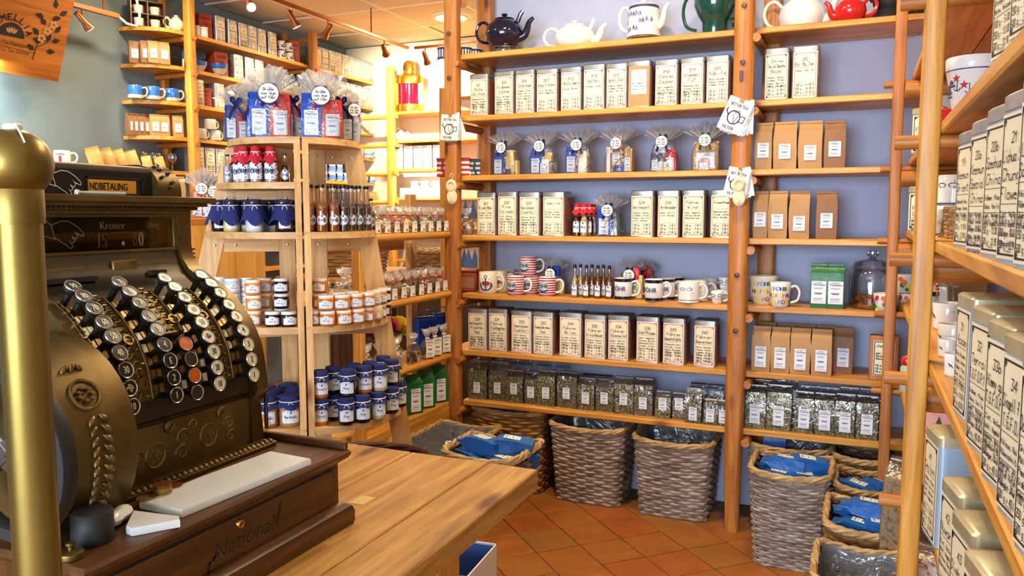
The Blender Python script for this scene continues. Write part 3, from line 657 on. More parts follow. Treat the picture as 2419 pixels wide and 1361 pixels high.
# ------------------------------------------------------------ jars and bottles
def curved_label(r, w_, z0, z1, m='paper_cool', seed=0, txt=None, oval=False, arch=False):
    def make():
        fn = cyl(r+.0009); n = 10; g = G()
        if oval:
            g.add([fn(0, (z0+z1)/2)]+[fn(w_/2*math.cos(2*PI*k/24), (z0+z1)/2+(z1-z0)/2*math.sin(2*PI*k/24)) for k in range(24)], [(0, 1+k, 1+(k+1) % 24) for k in range(24)])
        else:
            top = lambda x: z1+((.22*(z1-z0)*max(0, 1-(x/(w_*.28))**2)) if arch else 0)
            xs = [-w_/2+w_*k/n for k in range(n+1)]
            g.add([fn(x, z0) for x in xs]+[fn(x, top(x)) for x in xs], [(k, k+1, n+2+k, n+1+k) for k in range(n)])
        lab = g.mesh('label', m)
        g = G(); f2 = cyl(r+.0018); H = z1-z0
        if oval:
            pts = [(w_*.45*math.cos(2*PI*k/24), (z0+z1)/2+H*.45*math.sin(2*PI*k/24)) for k in range(25)]; g.line(pts, H*.025, f2)
        else:
            g.line([(-w_*.45, z0+H*.08), (w_*.45, z0+H*.08)], H*.05, f2); g.line([(-w_*.45, z1-H*.06), (-w_*.14, z1-H*.06)], H*.04, f2); g.line([(w_*.14, z1-H*.06), (w_*.45, z1-H*.06)], H*.04, f2)
        g.add([f2(-H*.09, z1-H*.22), f2(H*.09, z1-H*.22), f2(.0, z1-H*.0)], [(0, 1, 2)])
        rr = random.Random(seed)
        hand(g, txt or 'Honig', 0, z0+H*.42, H*.2, w_*.7, H*.03, f2, rnd=rr, center=True)
        for k in range(2): g.line([(-w_*.28, z0+H*(.3-.1*k)), (w_*.28*rr.uniform(.6, 1), z0+H*(.3-.1*k))], H*.03, f2)
        return lab, g.mesh('lettering', 'ink_blue', False)
    l, t = cached(('cl', r, w_, z0, z1, m, txt, oval, arch), make)
    return ('label', l, [('lettering', t)])
def jar(r, h, fill, lid='white_gloss', lab=None, lidh=.012, seed=0, cover=None):
    def make():
        b = G().lathe([(r*.86, 0), (r*.97, .003), (r, .008), (r, h*.74), (r*.93, h*.82), (r*.84, h*.86), (r*.84, h*.92)], 18).mesh('jar', fill)
        l = G().lathe([(r*.92, h-lidh-.001), (r*.94, h-lidh), (r*.94, h-.002), (r*.90, h), (0, h+.0005)], 18).mesh('lid', lid)
        return b, l
    b, l = cached(('jar', r, h, fill, lid, lidh), make)
    parts = [('jar', b, []), ('lid', l, [])]
    if lab: parts.append(curved_label(r, lab[0], lab[1], lab[2], arch=True, txt=lab[3] if len(lab) > 3 else None))
    if cover: parts += cover
    return parts
def cloth_cover(r, h, m, drop=.03, flare=1.35, seed=0, tie='paper'):
    def make():
        rr = random.Random(seed); g = G(); n = 20; rows = []
        for z, k in ((h+.004, .55), (h+.003, .95), (h-.006, 1.02), (h-.016, .99), (h-.016-drop*.45, (1+flare)/2), (h-.016-drop, flare)):
            row = []
            for q in range(n):
                a = 2*PI*q/n; t = max(0, (h-.016-z)/drop); corner = abs(math.cos(2*a))
                rad = r*k*(1+t*.28*(math.sin(5*a+seed)*.5)); row.append((rad*(1+.22*t*corner)*math.cos(a), rad*(1+.22*t*corner)*math.sin(a), z-t*drop*.75*corner))
            rows.append(row)
        g.add([p for r_ in rows for p in r_], [(i*n+k, i*n+(k+1) % n, (i+1)*n+(k+1) % n, (i+1)*n+k) for i in range(len(rows)-1) for k in range(n)]+[tuple(range(n))[::-1]])
        t = G().tube([(r*1.02*math.cos(2*PI*k/18), r*1.02*math.sin(2*PI*k/18), h-.016) for k in range(18)], .0016, 5, True)
        for s in (-1, 1): t.tube([(0, -r*1.03, h-.016), (s*.008, -r*1.1, h-.024), (s*.006, -r*1.13, h-.034)], .0012, 4)
        return g.mesh('cloth_cover', m), t.mesh('string', tie)
    c, t = cached(('cc', r, h, m, drop, flare, seed), make)
    return [('cloth_cover', c, []), ('string', t, [])]
def bottle(r, h, fill, cap='black', neck=.30, level=.62, lab=None, glass='glass', capm=None, oval=False, nr=.36, txt=None):
    def make():
        zs = h*(1-neck)
        out = [(r*.9, 0), (r, .004), (r, zs*.80), (r*.8, zs*.92), (r*nr, zs*1.06), (r*nr, h*.96)]
        gl = G().lathe([(a+.0004, z) for a, z in out], 14).mesh('bottle', glass)
        inn = []; lv = h*level
        for (a, z), (a2, z2) in zip(out, out[1:]):
            if z <= lv: inn.append((a-.0012, max(z, .002)))
            if z <= lv < z2: t = (lv-z)/(z2-z); inn += [(a+(a2-a)*t-.0012, lv), (0, lv)]
        f = G().lathe(inn, 14).mesh('drink', fill)
        c = G().lathe([(r*nr*1.25, h*.93), (r*nr*1.28, h*.935), (r*nr*1.28, h*.995), (r*nr*1.1, h), (0, h)], 12).mesh('cap', cap)
        return [('bottle', gl, []), ('drink', f, []), ('cap', c, [])]
    p = cached(('bot', r, h, fill, cap, neck, level, glass, nr), make)
    if lab: p = p+[curved_label(r, lab[0], lab[1], lab[2], oval=oval, txt=txt)]
    return p

# ------------------------------------------------------------ sweets in small bags
def sweet_bag(kind, fill, h=.115, w_=.068, seed=0, tie='ink_red', label=True):
    def make():
        rr = random.Random(seed); g = G(); hb = h*.56
        for k in range(26):
            s = .0088*rr.uniform(.8, 1.15); x = rr.uniform(-w_*.36, w_*.36); y = rr.uniform(-.014, .012); z = s+rr.uniform(0, hb*.8)
            if kind == 'disc': g.lathe([(0, -s*.35), (s*1.1, -s*.2), (s*1.1, s*.2), (0, s*.35)], 8, T=TR(x, y, z) @ Matrix.Rotation(rr.uniform(0, 2), 4, 'X') @ Matrix.Rotation(rr.uniform(0, 3), 4, 'Y'))
            elif kind == 'shred': g.box(-s*1.5, s*1.5, -s*.3, s*.3, -s*.3, s*.3, T=TR(x, y, z) @ Matrix.Rotation(rr.uniform(0, 3), 4, 'Y') @ Matrix.Rotation(rr.uniform(0, 3), 4, 'Z'))
            else: g.lathe([(0, -s), (s*.75, -s*.6), (s, 0), (s*.7, s*.65), (0, s)], 8, c=(x, y, z))
        f = g.mesh('sweets', fill)
        g = G(); n = 12; vs_ = []
        rows = [(0, .46, .016), (.04, .5, .022), (.35, .5, .026), (.55, .40, .02), (.66, .10, .008), (.70, .09, .008), (.85, .30, .014), (1, .36, .008)]
        for t, a, b in rows:
            for k in range(n):
                q = 2*PI*k/n; j = 1+rr.uniform(-.07, .07)*(1 if t > .5 else .4)
                vs_.append((w_*a*math.cos(q)*j*1.05, b*math.sin(q)*j+(rr.uniform(-.006, .006) if t > .8 else 0), t*h+(rr.uniform(-.006, .006) if t == 1 else 0)))
        g.add(vs_, [(r*n+k, r*n+(k+1) % n, (r+1)*n+(k+1) % n, (r+1)*n+k) for r in range(len(rows)-1) for k in range(n)])
        g.m = [0 if i < 4*n else 1 for i in range(len(g.f))]
        b = g.mesh('bag', ['cello', 'cello_fan'], True, .4)
        t = G().box(-.012, .012, -.010, -.007, h*.655, h*.70).mesh('tie', tie, False)
        parts = [('sweets', f, []), ('bag', b, []), ('tie', t, [])]
        if label:
            g = G().add([(.002, -.0285, .006), (w_*.46, -.0265, .006), (w_*.44, -.0265, h*.46), (.006, -.0285, h*.46)], [(0, 1, 2, 3)])
            l = g.mesh('price_card', 'paper', False)
            g = G()
            fn = lambda x, z: (x, -.0282+.004*x/w_*0-.0012, z)
            g.line([(.010, h*.40), (w_*.38, h*.40)], .0016, fn); g.line([(.012, h*.34), (w_*.34, h*.34)], .001, fn); g.line([(.018, h*.12), (.022, h*.17), (.026, h*.12)], .004, fn)
            parts.append(('price_card', l, [('lettering', g.mesh('lettering', 'ink_grey', False))]))
        return parts
    return cached(('sb', kind, fill, h, w_, seed, tie, label), make)

# ------------------------------------------------------------ baskets
def basket_parts(w_, d, h, rows, top=1.16, m='wicker', seed=0, rimr=.014, liner='liner', stakes=6, rim='wicker_rim', lining_depth=.35, r=.03, bow=.02, kind='rect'):
    def make():
        rr = random.Random(seed); g = G()
        def ring(t, grow=0):
            k = 1+(top-1)*t; a, b = w_*k+grow, d*k+grow
            if kind == 'oval': return [(a/2*math.cos(2*PI*q/36), b/2*math.sin(2*PI*q/36)) for q in range(36)]
            pts = []; rad = min(r*k, a*.3, b*.3); nx, ny = stakes*2, max(4, int(round(stakes*2*d/w_)))
            base = rrect(a, b, rad, 3)
            def seg(p, q, n): return [(p[0]+(q[0]-p[0])*i/n, p[1]+(q[1]-p[1])*i/n) for i in range(n)]
            for c in range(4):
                arc = base[c*4:c*4+4]; nxt = base[(c*4+4) % 16]
                pts += arc[:-1] + seg(arc[-1], nxt, nx if c in (0, 2) else ny)
            return pts
        rh = h/rows
        for i in range(rows):
            z = (i+.5)*rh; pts = ring(z/h); n = len(pts); ph = i % 2; path = []
            for k, (x, y) in enumerate(pts):
                L = math.hypot(x, y); off = .0055*(1 if (k//2+ph) % 2 else -1)*(1 if k % 2 == 0 else .0)
                sag = bow*(z/h)*((x/(w_*.5))**2) if kind == 'rect' else 0
                path.append((x*(1+off/L), y*(1+off/L), z+rr.uniform(-.001, .001)+sag))
            g.tube(path, rh*.52, 5, True, flat=.8)
        wv = g.mesh('weave', m); 
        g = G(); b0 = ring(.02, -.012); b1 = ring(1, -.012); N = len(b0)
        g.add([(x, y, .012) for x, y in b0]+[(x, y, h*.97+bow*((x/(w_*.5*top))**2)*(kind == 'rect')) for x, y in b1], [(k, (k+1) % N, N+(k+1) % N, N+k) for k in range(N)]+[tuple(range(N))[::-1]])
        st = G(); b1 = ring(1); 
        for k in range(0, N, 2): st.tube([(b0[k][0], b0[k][1], .0), (b1[k][0]*.985, b1[k][1]*.985, h)], .004, 4)
        st = st.mesh('stake', m)
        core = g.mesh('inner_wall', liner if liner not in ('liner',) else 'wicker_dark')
        g = G(); T = ring(1.02, .004)
        zr = lambda x: h+bow*((x/(w_*.5*top))**2)*(kind == 'rect')
        for s in range(3):
            g.tube([(x+rimr*.45*math.cos(k*.9+s*2.1)*x/(abs(x)+abs(y)+.01), y+rimr*.45*math.cos(k*.9+s*2.1)*y/(abs(x)+abs(y)+.01), zr(x)+rimr*.5*math.sin(k*.9+s*2.1)) for k, (x, y) in enumerate(T)], rimr*.62, 5, True)
        rm = g.mesh('rim', rim)
        out = [('weave', wv, []), ('stake', st, []), ('inner_wall', core, []), ('rim', rm, [])]
        if liner == 'liner':
            g = G(); a = ring(1, -.03); b = ring(.5, -.05); n = len(a); rs = []
            rs.append([(x*1.02, y*1.02, zr(x)+rr.uniform(-.004, .012)) for x, y in a]); rs.append([(x*(1+rr.uniform(-.03, .03)), y*(1+rr.uniform(-.03, .03)), h*.8) for x, y in a]); rs.append([(x*(1+rr.uniform(-.06, .03)), y*(1+rr.uniform(-.06, .03)), h*(1-lining_depth)) for x, y in b])
            g.add([p for r_ in rs for p in r_], [(i*n+k, i*n+(k+1) % n, (i+1)*n+(k+1) % n, (i+1)*n+k) for i in range(2) for k in range(n)]+[tuple(2*n+k for k in range(n))])
            out.append(('plastic_liner', g.mesh('plastic_liner', 'liner', True, .5), []))
        return out
    return cached(('bk', w_, d, h, rows, top, m, seed, liner, kind), make)
def basket(name, parts, loc, label, rz=0, group='wicker baskets'):
    o = put(name, parts, loc, label, 'basket', group, rz)
    for c in o.children:
        if c.name.startswith(('weave', 'stake')): c['kind'] = 'stuff'
    return o
# ================================================================ ON THE LONG SHELVES
def span(x0, x1, Y, z): a, b = Xat(x0, Y, z), Xat(x1, Y, z); return (a+b)/2, b-a
TINROWS = [
 (1, 'second board', 1.88, .208, [
  (1110, 1153, ['55', 'Rote', 'Grütze'], 4), (1167, 1214, ['305', 'Erdbeer', 'Sahne'], 4), (1217, 1262, ['306', 'Osterfeuer'], 4), (1266, 1316, ['307', 'Kaya-Zitrone'], 2), (1323, 1373, ['312', 'Multivitamin'], 1), (1376, 1427, ['313', 'Apfel'], 1), (1430, 1480, ['315', 'Apfel Zimt'], 3), (1482, 1535, None, 2), (1546, 1600, ['318', 'Föhrer', 'Zauber'], 3), (1606, 1663, ['319', 'Himbeer-', 'Füf'], 4), (1666, 1722, ['320', 'KiBa - Fip'], 3)]),
 (3, 'fourth board', 1.295, .215, [
  (1127, 1170, ['321', 'Kirsch-Mohn'], 3), (1175, 1220, ['322', 'Pina', 'Colada'], 3), (1226, 1274, ['323', 'Nordsee-', 'Cocktail'], 4), (1281, 1332, ['', 'Vanille'], 3), (1489, 1543, ['324', 'Weihnacht'], 4), (1550, 1603, ['326', 'Winterzauber'], 2), (1609, 1663, ['', 'Föhrer', 'Wind'], 3), (1676, 1729, ['', 'Friesentraum'], 3)]),
 (5, 'sixth board', .715, .215, [
  (1105, 1150, ['328', 'Weihnachts-', 'früchte-', 'tee'], 4), (1153, 1198, ['331', 'Föhrer', 'Früchtegarten'], 4), (1206, 1256, ['332', 'Seeräuber', 'Cocktail'], 5), (1259, 1307, ['333', 'Gummibärchen', 'Tee'], 4), (1320, 1374, ['334', 'Föhrer', 'Brise'], 5), (1379, 1430, ['335', 'Föhrer', 'Kirschbaum'], 4), (1435, 1485, ['336', 'Föhrer', 'Dünenwind'], 5), (1501, 1555, ['338', 'Zimt-Pflaume'], 5), (1564, 1617, ['339', 'Föhrer', 'Adventsfrüchte'], 5), (1636, 1690, ['340', 'Föhrer', 'Beerentanz'], 6)])]
sd = 0
for ri, rname, z, h, row in TINROWS:
    for k, (x0, x1, lines, nin) in enumerate(row):
        Y = 3.575; cx, w_ = span(x0, x1, Y, z); sd += 1; d = .105
        hh = h*R.uniform(.98, 1.0)
        if lines is None:
            b, l, s, la, fr = tin_meshes(q4(w_), q4(hh), d, 'tin', 'tin_lid', 'pink_edge', 'kraft')
            wq, hq = q4(w_), q4(hh); g = G(); fn = lambda x, zz: (x, -d/2-.0022, zz)
            g.box(-wq*.34, wq*.34, -d/2-.0022, -d/2-.0012, hq*.28, hq*.80); inner = g.mesh('paper_note', 'paper', False)
            g = G(); hand(g, 'Rooibos', 0, hq*.6, .008, wq*.5, .001, lambda x, zz: (x, -d/2-.003, zz), center=True)
            for q in range(3): hand(g, INGR[q], -wq*.3, hq*(.5-.06*q), .006, wq*.6, .001, lambda x, zz: (x, -d/2-.003, zz))
            put('tea_tin', [('body', b, []), ('lid', l, []), ('side_panel', s, []), ('label', la, [('paper_note', inner), ('lettering', g.mesh('lettering', 'ink_grey', False))])], (cx, Y+d/2, z), 'brown tea tin with a white paper note taped over its label, second board', 'tea tin', 'tea tins on the long shelves')
        else:
            nm = ' '.join(t for t in lines if t)
            tin((cx, Y+d/2, z), w_, hh, d, [t for t in lines if t], 'tea tin hand-lettered %s on the %s of the long shelves' % (nm, rname), nin, R.uniform(-.03, .03), 'tea tins on the long shelves', seed=sd, edge='pink_edge' if ri != 3 else 'brown_edge')
# two tins of the right bay
for k, (x0, x1, lines, pr) in enumerate(((1803, 1862, ['China', 'Tarjun Bansho', 'Bods'], ['100 g ~ 9.20 €', '250 g ~ 22.90 €', '500 g ~ 43.90 €']), (1869, 1931, ['25', 'Pai Mu Tan'], ['100 g ~ 6.90 €', '250 g ~ 16.90 €', '500 g ~ 31.20 €']))):
    cx, w_ = span(x0, x1, 3.575, 1.88)
    tin((cx, 3.63, 1.88), w_, .215, .105, lines, 'tea tin hand-lettered %s standing in the right bay of the long shelves' % lines[-1] if k else 'tea tin hand-lettered China standing in the right bay of the long shelves', 4-3*k, 0, 'tea tins on the long shelves', seed=70+k, edge='brown_edge', prices=pr)

# top board: teapots
def tp(px, Y=3.69, z=2.18): return (Xat(px, Y, z), Y, z)
x, y, z = tp(1192); put('teapot_warmer', warmer(.058, .045), (x, y, z), 'chrome wire teapot warmer under the navy teapot', 'teapot warmer')
pot = teapot(.098, .135, 'navy_gloss'); pot.append(('lid_clip', G().tube([(.07, 0, .115), (.085, 0, .15), (.098, 0, .165)], lambda t: .012-.002*t, 8).mesh('lid_clip', 'navy_gloss'), []))
put('teapot', pot, (x, y, z+.045), 'round navy blue glossy teapot on a wire warmer', 'teapot')
pot = teapot(.10, .115, 'white_gloss'); pot.append(('infuser_tab', G().tube([(.075, 0, .095), (.09, 0, .125), (.098, 0, .138)], lambda t: .009, 8).mesh('infuser_tab', 'white_gloss'), []))
put('teapot', pot, tp(1358), 'plain white round teapot beside the navy one on the top board', 'teapot')
x, y, z = tp(1520); put('teapot_warmer', warmer(.07, .03), (x, y, z), 'low chrome warmer with feet under the sailboat teapot', 'teapot warmer')
kp = teapot(.073, .15, 'white_gloss', pr=[(.078, 0), (.078, .012), (.073, .016), (.067, .128), (.066, .136), (.060, .140)])
def boats(): 
    g = G(); rr = random.Random(4)
    for k in range(15):
        xx, zz = -.085+.017*(k % 9)+rr.uniform(-.004, .004), .03+.033*(k//5)+rr.uniform(-.004, .004); fn = cyl(.0735-.00005*zz+.0016)
        g.add([fn(xx-.006, zz), fn(xx+.001, zz), fn(xx+.001, zz+.02)], [(0, 1, 2)], k % 3); g.add([fn(xx+.002, zz), fn(xx+.007, zz), fn(xx+.002, zz+.016)], [(0, 1, 2)], (k+1) % 3); g.line([(xx-.008, zz-.003), (xx+.008, zz-.003)], .004, fn, 2)
    return g.mesh('boat_print', ['ink_blue', 'ink_red', 'sky_card'], False)
kp += [('boat_print', boats(), []), ('painted_rim', G().lathe([(.0685, .126), (.0685, .136)], 24, cap=False).mesh('painted_rim', 'ink_purple'), [])]
put('teapot', kp, (x, y, z+.03), 'tall white enamel teapot printed with small sailing boats', 'teapot')
gp = [(.048, 0), (.052, .004), (.056, .07), (.060, .075), (.075, .10), (.092, .14), (.09, .19), (.06, .225), (.05, .23)]
pot = teapot(.09, .2, 'green_gloss', pr=gp)
put('teapot', pot, tp(1688), 'dark green teapot sitting on its own cup, top board', 'teapot')
put('teapot', teapot(.098, .15, 'white_gloss'), tp(1892, 3.745), 'large white teapot on the top board right of the middle post', 'teapot')
put('teapot', teapot(.062, .095, 'red_gloss', spout=-1), tp(2008, 3.615), 'small red glossy teapot with its spout turned left', 'teapot')
ip = teapot(.075, .12, 'black_iron', pr=[(.06, 0), (.08, .006), (.06, .04), (.045, .055), (.06, .075), (.062, .10), (.03, .12)])
put('teapot', ip, tp(2098, 3.69), 'black cast iron teapot on the end of the top board', 'teapot')
put('iron_trivet', [('iron_trivet', G().lathe([(.05, 0), (.055, .01), (.05, .05), (.03, .06)], 12).tube([(-.05, 0, .04), (-.06, 0, .10), (0, 0, .14), (.06, 0, .10), (.05, 0, .04)], .006, 6).mesh('iron_trivet', 'black_iron'), [])], tp(2150, 3.73), 'black cast iron kettle stand behind the ladder upright', 'kettle stand')
sm = mug_parts(.036, .065, bands=[(.004, .012, 'ink_blue'), (.05, .06, 'ink_blue')], handle=0, deco=lambda r, h: [G().line([(xx, .014), (xx, .048)], .008, cyl(r+.0014)) for xx in ()] and None or (lambda g: ([g.line([(-.03+.015*k, .014), (-.03+.015*k, .048)], .006, cyl(.0375)) for k in range(5)], g.mesh('print', 'ink_blue', False))[1])(G()))
for k, (px, Y) in enumerate(((1050, 3.66), (1098, 3.70), (1122, 3.76))):
    put('beaker', sm, (Xat(px, Y, 2.18), Y, 2.18), ('blue and white striped beaker on the rounded end of the top board', 'blue and white striped beaker just right of the left post, top board', 'blue and white striped beaker nearest the navy teapot')[k], 'beaker', 'striped beakers on the top board', rz=AZ)

# third board: gift bags and striped tins
GB = [(1195, .13, [('pouch', -.03, 0, .056, .125, 'blue_foil'), ('box', .03, .03, .045, .09, 'eggnog'), ('box', .055, 0, .03, .07, 'honey_pale'), ('loose', .02, 0, .08, .01, 'candy_brown')], 'navy_cloth', 'gift bag with a blue tea pouch and a yellow box'),
      (1283, .135, [('pouch', -.03, 0, .055, .125, 'blue_foil'), ('pouch', .012, 0, .045, .085, 'paper'), ('loose', .045, .0, .05, .06, 'candy_nut'), ('box', .03, .06, .035, .045, 'eggnog')], 'navy_cloth', 'gift bag with a blue pouch and brown biscuits'),
      (1368, .13, [('pouch', -.033, 0, .055, .13, 'blue_foil'), ('box', .02, 0, .042, .105, 'cream_paper'), ('loose', .05, 0, .04, .03, 'candy_brown'), ('stick', -.02, 0, .03, .09, 'candy_nut')], 'navy_cloth', 'gift bag with a blue pouch and a cream carton'),
      (1463, .14, [('pouch', -.005, .03, .05, .10, 'kraft'), ('box', .0, 0, .06, .065, 'blue_foil'), ('box', -.05, 0, .02, .12, 'paper'), ('stick', -.035, 0, .06, .08, 'candy_nut'), ('pouch', .05, 0, .035, .11, 'kraft')], 'pink_card', 'gift bag with brown pouches and a blue mug box'),
      (1568, .125, [('pouch', -.03, 0, .05, .085, 'navy_card'), ('pouch', .032, 0, .052, .10, 'red_foil'), ('jar', -.012, 0, .036, .055, 'clear_fill'), ('jar', .014, 0, .036, .055, 'honey_pale')], 'navy_card', 'gift bag with a red pouch and two black-lidded jars'),
      (1667, .13, [('pouch', .0, 0, .11, .13, 'kraft'), ('pouch', -.005, 0, .05, .06, 'candy_pink'), ('loose', -.045, 0, .03, .01, 'candy_nut')], 'leaf', 'gift bag with a brown paper pouch and a green ribbon')]
for k, (px, w_, ins, rb, lb) in enumerate(GB):
    Y = 3.64; put('gift_bag', gift_bag(w_, .235, .085, ins, rb, 10+k, .026), (Xat(px, Y, 1.59), Y, 1.59), 'cellophane '+lb+', third board', 'gift bag', 'gift bags on the long shelves', rz=.05*(k % 3-1))
def striped_box(w_, h, m1, m2, bow=None):
    g = G(); n = 7
    for k in range(n): g.box(-w_/2, w_/2, -w_/2, w_/2, h*k/n, h*(k+1)/n, mi=k % 2)
    p = [('body', g.mesh('body', [m1, m2], False), []), ('lid', G().box(-w_/2-.002, w_/2+.002, -w_/2-.002, w_/2+.002, h, h+.006).mesh('lid', m1, False), [])]
    if bow: p.append(('ribbon', G().tube([(0, -w_/2-.003, h*.95), (-.006, -w_/2-.006, h*.5), (.006, -w_/2-.005, .01)], .005, 4, flat=.3).mesh('ribbon', bow), []))
    return p
for k, (px, Y, w_, h, a, b, lb) in enumerate(((1048, 3.62, .065, .085, 'ink_red', 'paper', 'red and white striped box left of the left post'), (1099, 3.61, .045, .085, 'ink_red', 'paper', 'red and white striped box right of the left post'), (1123, 3.67, .05, .082, 'navy_card', 'sage', 'navy and grey striped box beside the left post'))):
    put('striped_box', striped_box(w_, h, a, b, 'ink_red' if k == 0 else 'navy_card' if k == 2 else None), (Xat(px, Y, 1.59), Y, 1.59), lb, 'gift box', 'striped boxes on the third board', rz=AZ)
# paper bags of the right bay
for bi, (z, h, lst, hb) in enumerate(((1.59, .20, [(1783, 1823), (1826, 1880), (1884, 1940), (1945, 1998)], 'third'), (1.295, .205, [(1778, 1813), (1813, 1858), (1862, 1910), (1926, 1978)], 'fourth'))):
    for k, (a, b) in enumerate(lst):
        Y = 3.62-.008*(k % 2); cx, w_ = span(a, b, Y-.035, z)
        if k == 3: cx, w_ = cx-.004, w_*.95
        put('paper_bag', paper_bag(w_, .065, h*(1-.02*(k == 3)), 'kraft' if k < 3 else 'kraft_dark', (.047, .062, .05-.008*k % .02), seed=k), (cx, Y, z), 'brown paper tea bag, %s from the middle post on the %s board' % (ORD[k], hb), 'tea bag', 'brown paper bags in the right bay', rz=.04*(k-1.5))
# fourth board extras
put('sweet_bag', sweet_bag('ball', 'candy_nut', .13, .075, 3, 'paper', False), (Xat(1103, 3.62, 1.295), 3.62, 1.295), 'clear bag of white and brown sweets left of the first tin', 'sweet bag')
rb = bottle(.019, .15, 'liquor_red', 'red_cloth', .38, .62, (.034, .018, .07)); 
capc = cloth_cover(.012, .150, 'red_cloth', .02, 1.9, 2)
yb = bottle(.019, .15, 'eggnog', 'red_cloth', .38, .80, (.034, .018, .07))
for k, (px, Y, p) in enumerate(((1363, 3.60, rb), (1382, 3.585, yb), (1392, 3.62, rb), (1373, 3.64, rb), (1399, 3.65, yb))):
    put('liqueur_bottle', p+capc, (Xat(px, Y, 1.295), Y, 1.295), ['dark red liqueur bottle with a red cloth cap beside the Vanille tin', 'cream liqueur bottle with a red cloth cap, front of its group', 'dark liqueur bottle with a red cloth cap, right of its group', 'dark liqueur bottle with a red cloth cap, behind the front pair', 'cream liqueur bottle with a red cloth cap, rear of its group'][k], 'bottle', 'red-capped bottles on the fourth board')
put('gift_bag', gift_bag(.12, .215, .08, [('pouch', -.02, 0, .065, .135, 'blue_foil'), ('box', .035, 0, .032, .11, 'glass_green'), ('stick', -.05, 0, .07, .1, 'candy_nut'), ('loose', .0, 0, .08, .0, 'candy_nut')], 'navy_cloth', 31, .027), (Xat(1441, 3.62, 1.295), 3.62, 1.295), 'cellophane gift bag with a bright blue pouch between tins, fourth board', 'gift bag', 'gift bags on the long shelves')

# fifth board: mugs
def mugat(px, Y, z=1.003): return (Xat(px, Y, z), Y, z)
put('tea_caddy', [('body', G().box(-.045, .045, -.04, .04, 0, .10, .006).mesh('body', 'chest_red'), []), ('lid', G().box(-.047, .047, -.042, .042, .10, .112, .004).mesh('lid', 'chest_red'), []), ('label', G().box(-.03, .035, -.0415, -.0402, .02, .075).mesh('label', 'kraft_dark', False), [])], mugat(1108, 3.66), 'dark red lacquered caddy behind the left post on the fifth board', 'tea caddy', rz=.25)
am = mug_parts(.046, .108, 'cream_gloss', handle=1, deco=deco_anchor)
for k, (px, Y) in enumerate(((1155, 3.60), (1180, 3.69), (1195, 3.77))):
    put('mug', am, mugat(px, Y), ['cream mug printed with an anchor and red heart, front', 'cream anchor mug right behind the front one', 'cream anchor mug at the back against the wall'][k], 'mug', 'anchor mugs', rz=.15)
hb = .093; st = [(hb*(.04+.125*k), hb*(.10+.125*k), 'ink_red') for k in range(8)]
rm = mug_parts(.044, hb, 'white_gloss', bands=st, handle=.35, deco=deco_fohr, taper=.93)
for k, (px, Y, z) in enumerate(((1223, 3.595, 1.003), (1250, 3.66, 1.003), (1248, 3.645, 1.003+.094), (1293, 3.60, 1.003), (1268, 3.74, 1.003))):
    put('mug', rm, (Xat(px, Y, z), Y, z), ['red striped Föhr mug in front of the stacked one', 'red striped Föhr mug under the stacked one', 'red striped Föhr mug stacked on top of another', 'red striped Föhr mug holding a gift bag of sweets', 'red striped Föhr mug at the back of its group'][k], 'mug', 'red striped mugs', rz=-.15)
put('gift_bag', gift_bag(.085, .19, .06, [('box', .025, .09, .03, .05, 'blue_foil'), ('box', -.012, .10, .035, .02, 'candy_nut'), ('loose', 0, .09, .06, .03, 'candy_brown'), ('box', .04, 0, .03, .07, 'eggnog')], 'navy_cloth', 41, .025), mugat(1306, 3.68), 'cellophane gift bag with blue sweets behind the striped mug', 'gift bag', 'gift bags on the long shelves')
nb = bottle(.0165, .15, 'eggnog', 'black', .36, .78, (.030, .012, .062)); na = bottle(.0165, .15, 'liquor', 'black', .36, .55, (.030, .012, .062), 'bottle_tint')
q = 0
for r_ in range(4):
    for c in range(3 if r_ % 2 else 4):
        px = 1358+c*27+(r_ % 2)*13; Y = 3.59+r_*.045
        if px > 1446: continue
        put('liqueur_bottle', nb if c == 0 else na, mugat(px, Y), 'black-capped liqueur bottle, %s from left in the %s row of its cluster' % (ORD[c], ('front', 'second', 'third', 'rear')[r_]), 'bottle', 'black-capped liqueur bottles', rz=.1*R.uniform(-1, 1)); q += 1
hn = .10; nm_ = mug_parts(.043, hn, 'white_gloss', bands=[(hn*.84, hn*.985, 'navy_gloss'), (hn*.03, hn*.16, 'navy_gloss')], handle=.25, deco=deco_fohr_plain, taper=.92)
for k, (px, Y) in enumerate(((1472, 3.595), (1551, 3.60), (1572, 3.66), (1500, 3.68), (1588, 3.72))):
    put('mug', nm_, mugat(px, Y), ['white Föhr mug with navy bands holding wrapped sweets', 'white Föhr mug with navy bands standing alone in front', 'white Föhr mug with navy bands, second behind the lone one', 'white Föhr mug with navy bands behind the wrapped one', 'white Föhr mug with navy bands at the very back'][k], 'mug', 'navy banded mugs', rz=-.1)
put('gift_bag', gift_bag(.085, .20, .06, [('box', .03, .09, .03, .055, 'red_foil'), ('box', -.02, .10, .05, .016, 'candy_brown'), ('box', .045, 0, .03, .11, 'eggnog')], 'navy_cloth', 43, .026), mugat(1490, 3.655), 'cellophane gift bag with red sweets behind the navy banded mug', 'gift bag', 'gift bags on the long shelves')
put('gift_bag', gift_bag(.085, .19, .06, [('box', .02, .09, .035, .05, 'red_foil'), ('box', -.01, .10, .05, .016, 'candy_brown'), ('box', .02, 0, .04, .10, 'eggnog')], 'navy_cloth', 44, 0), mugat(1520, 3.75), 'cellophane gift bag with red sweets standing behind another at the wall', 'gift bag', 'gift bags on the long shelves')
hk = .095; km = mug_parts(.046, hk, 'white_gloss', bands=[(.003, .009, 'white_gloss'), (.012, .0145, 'ink_blue')], handle=.2, deco=deco_knot, taper=1.05)
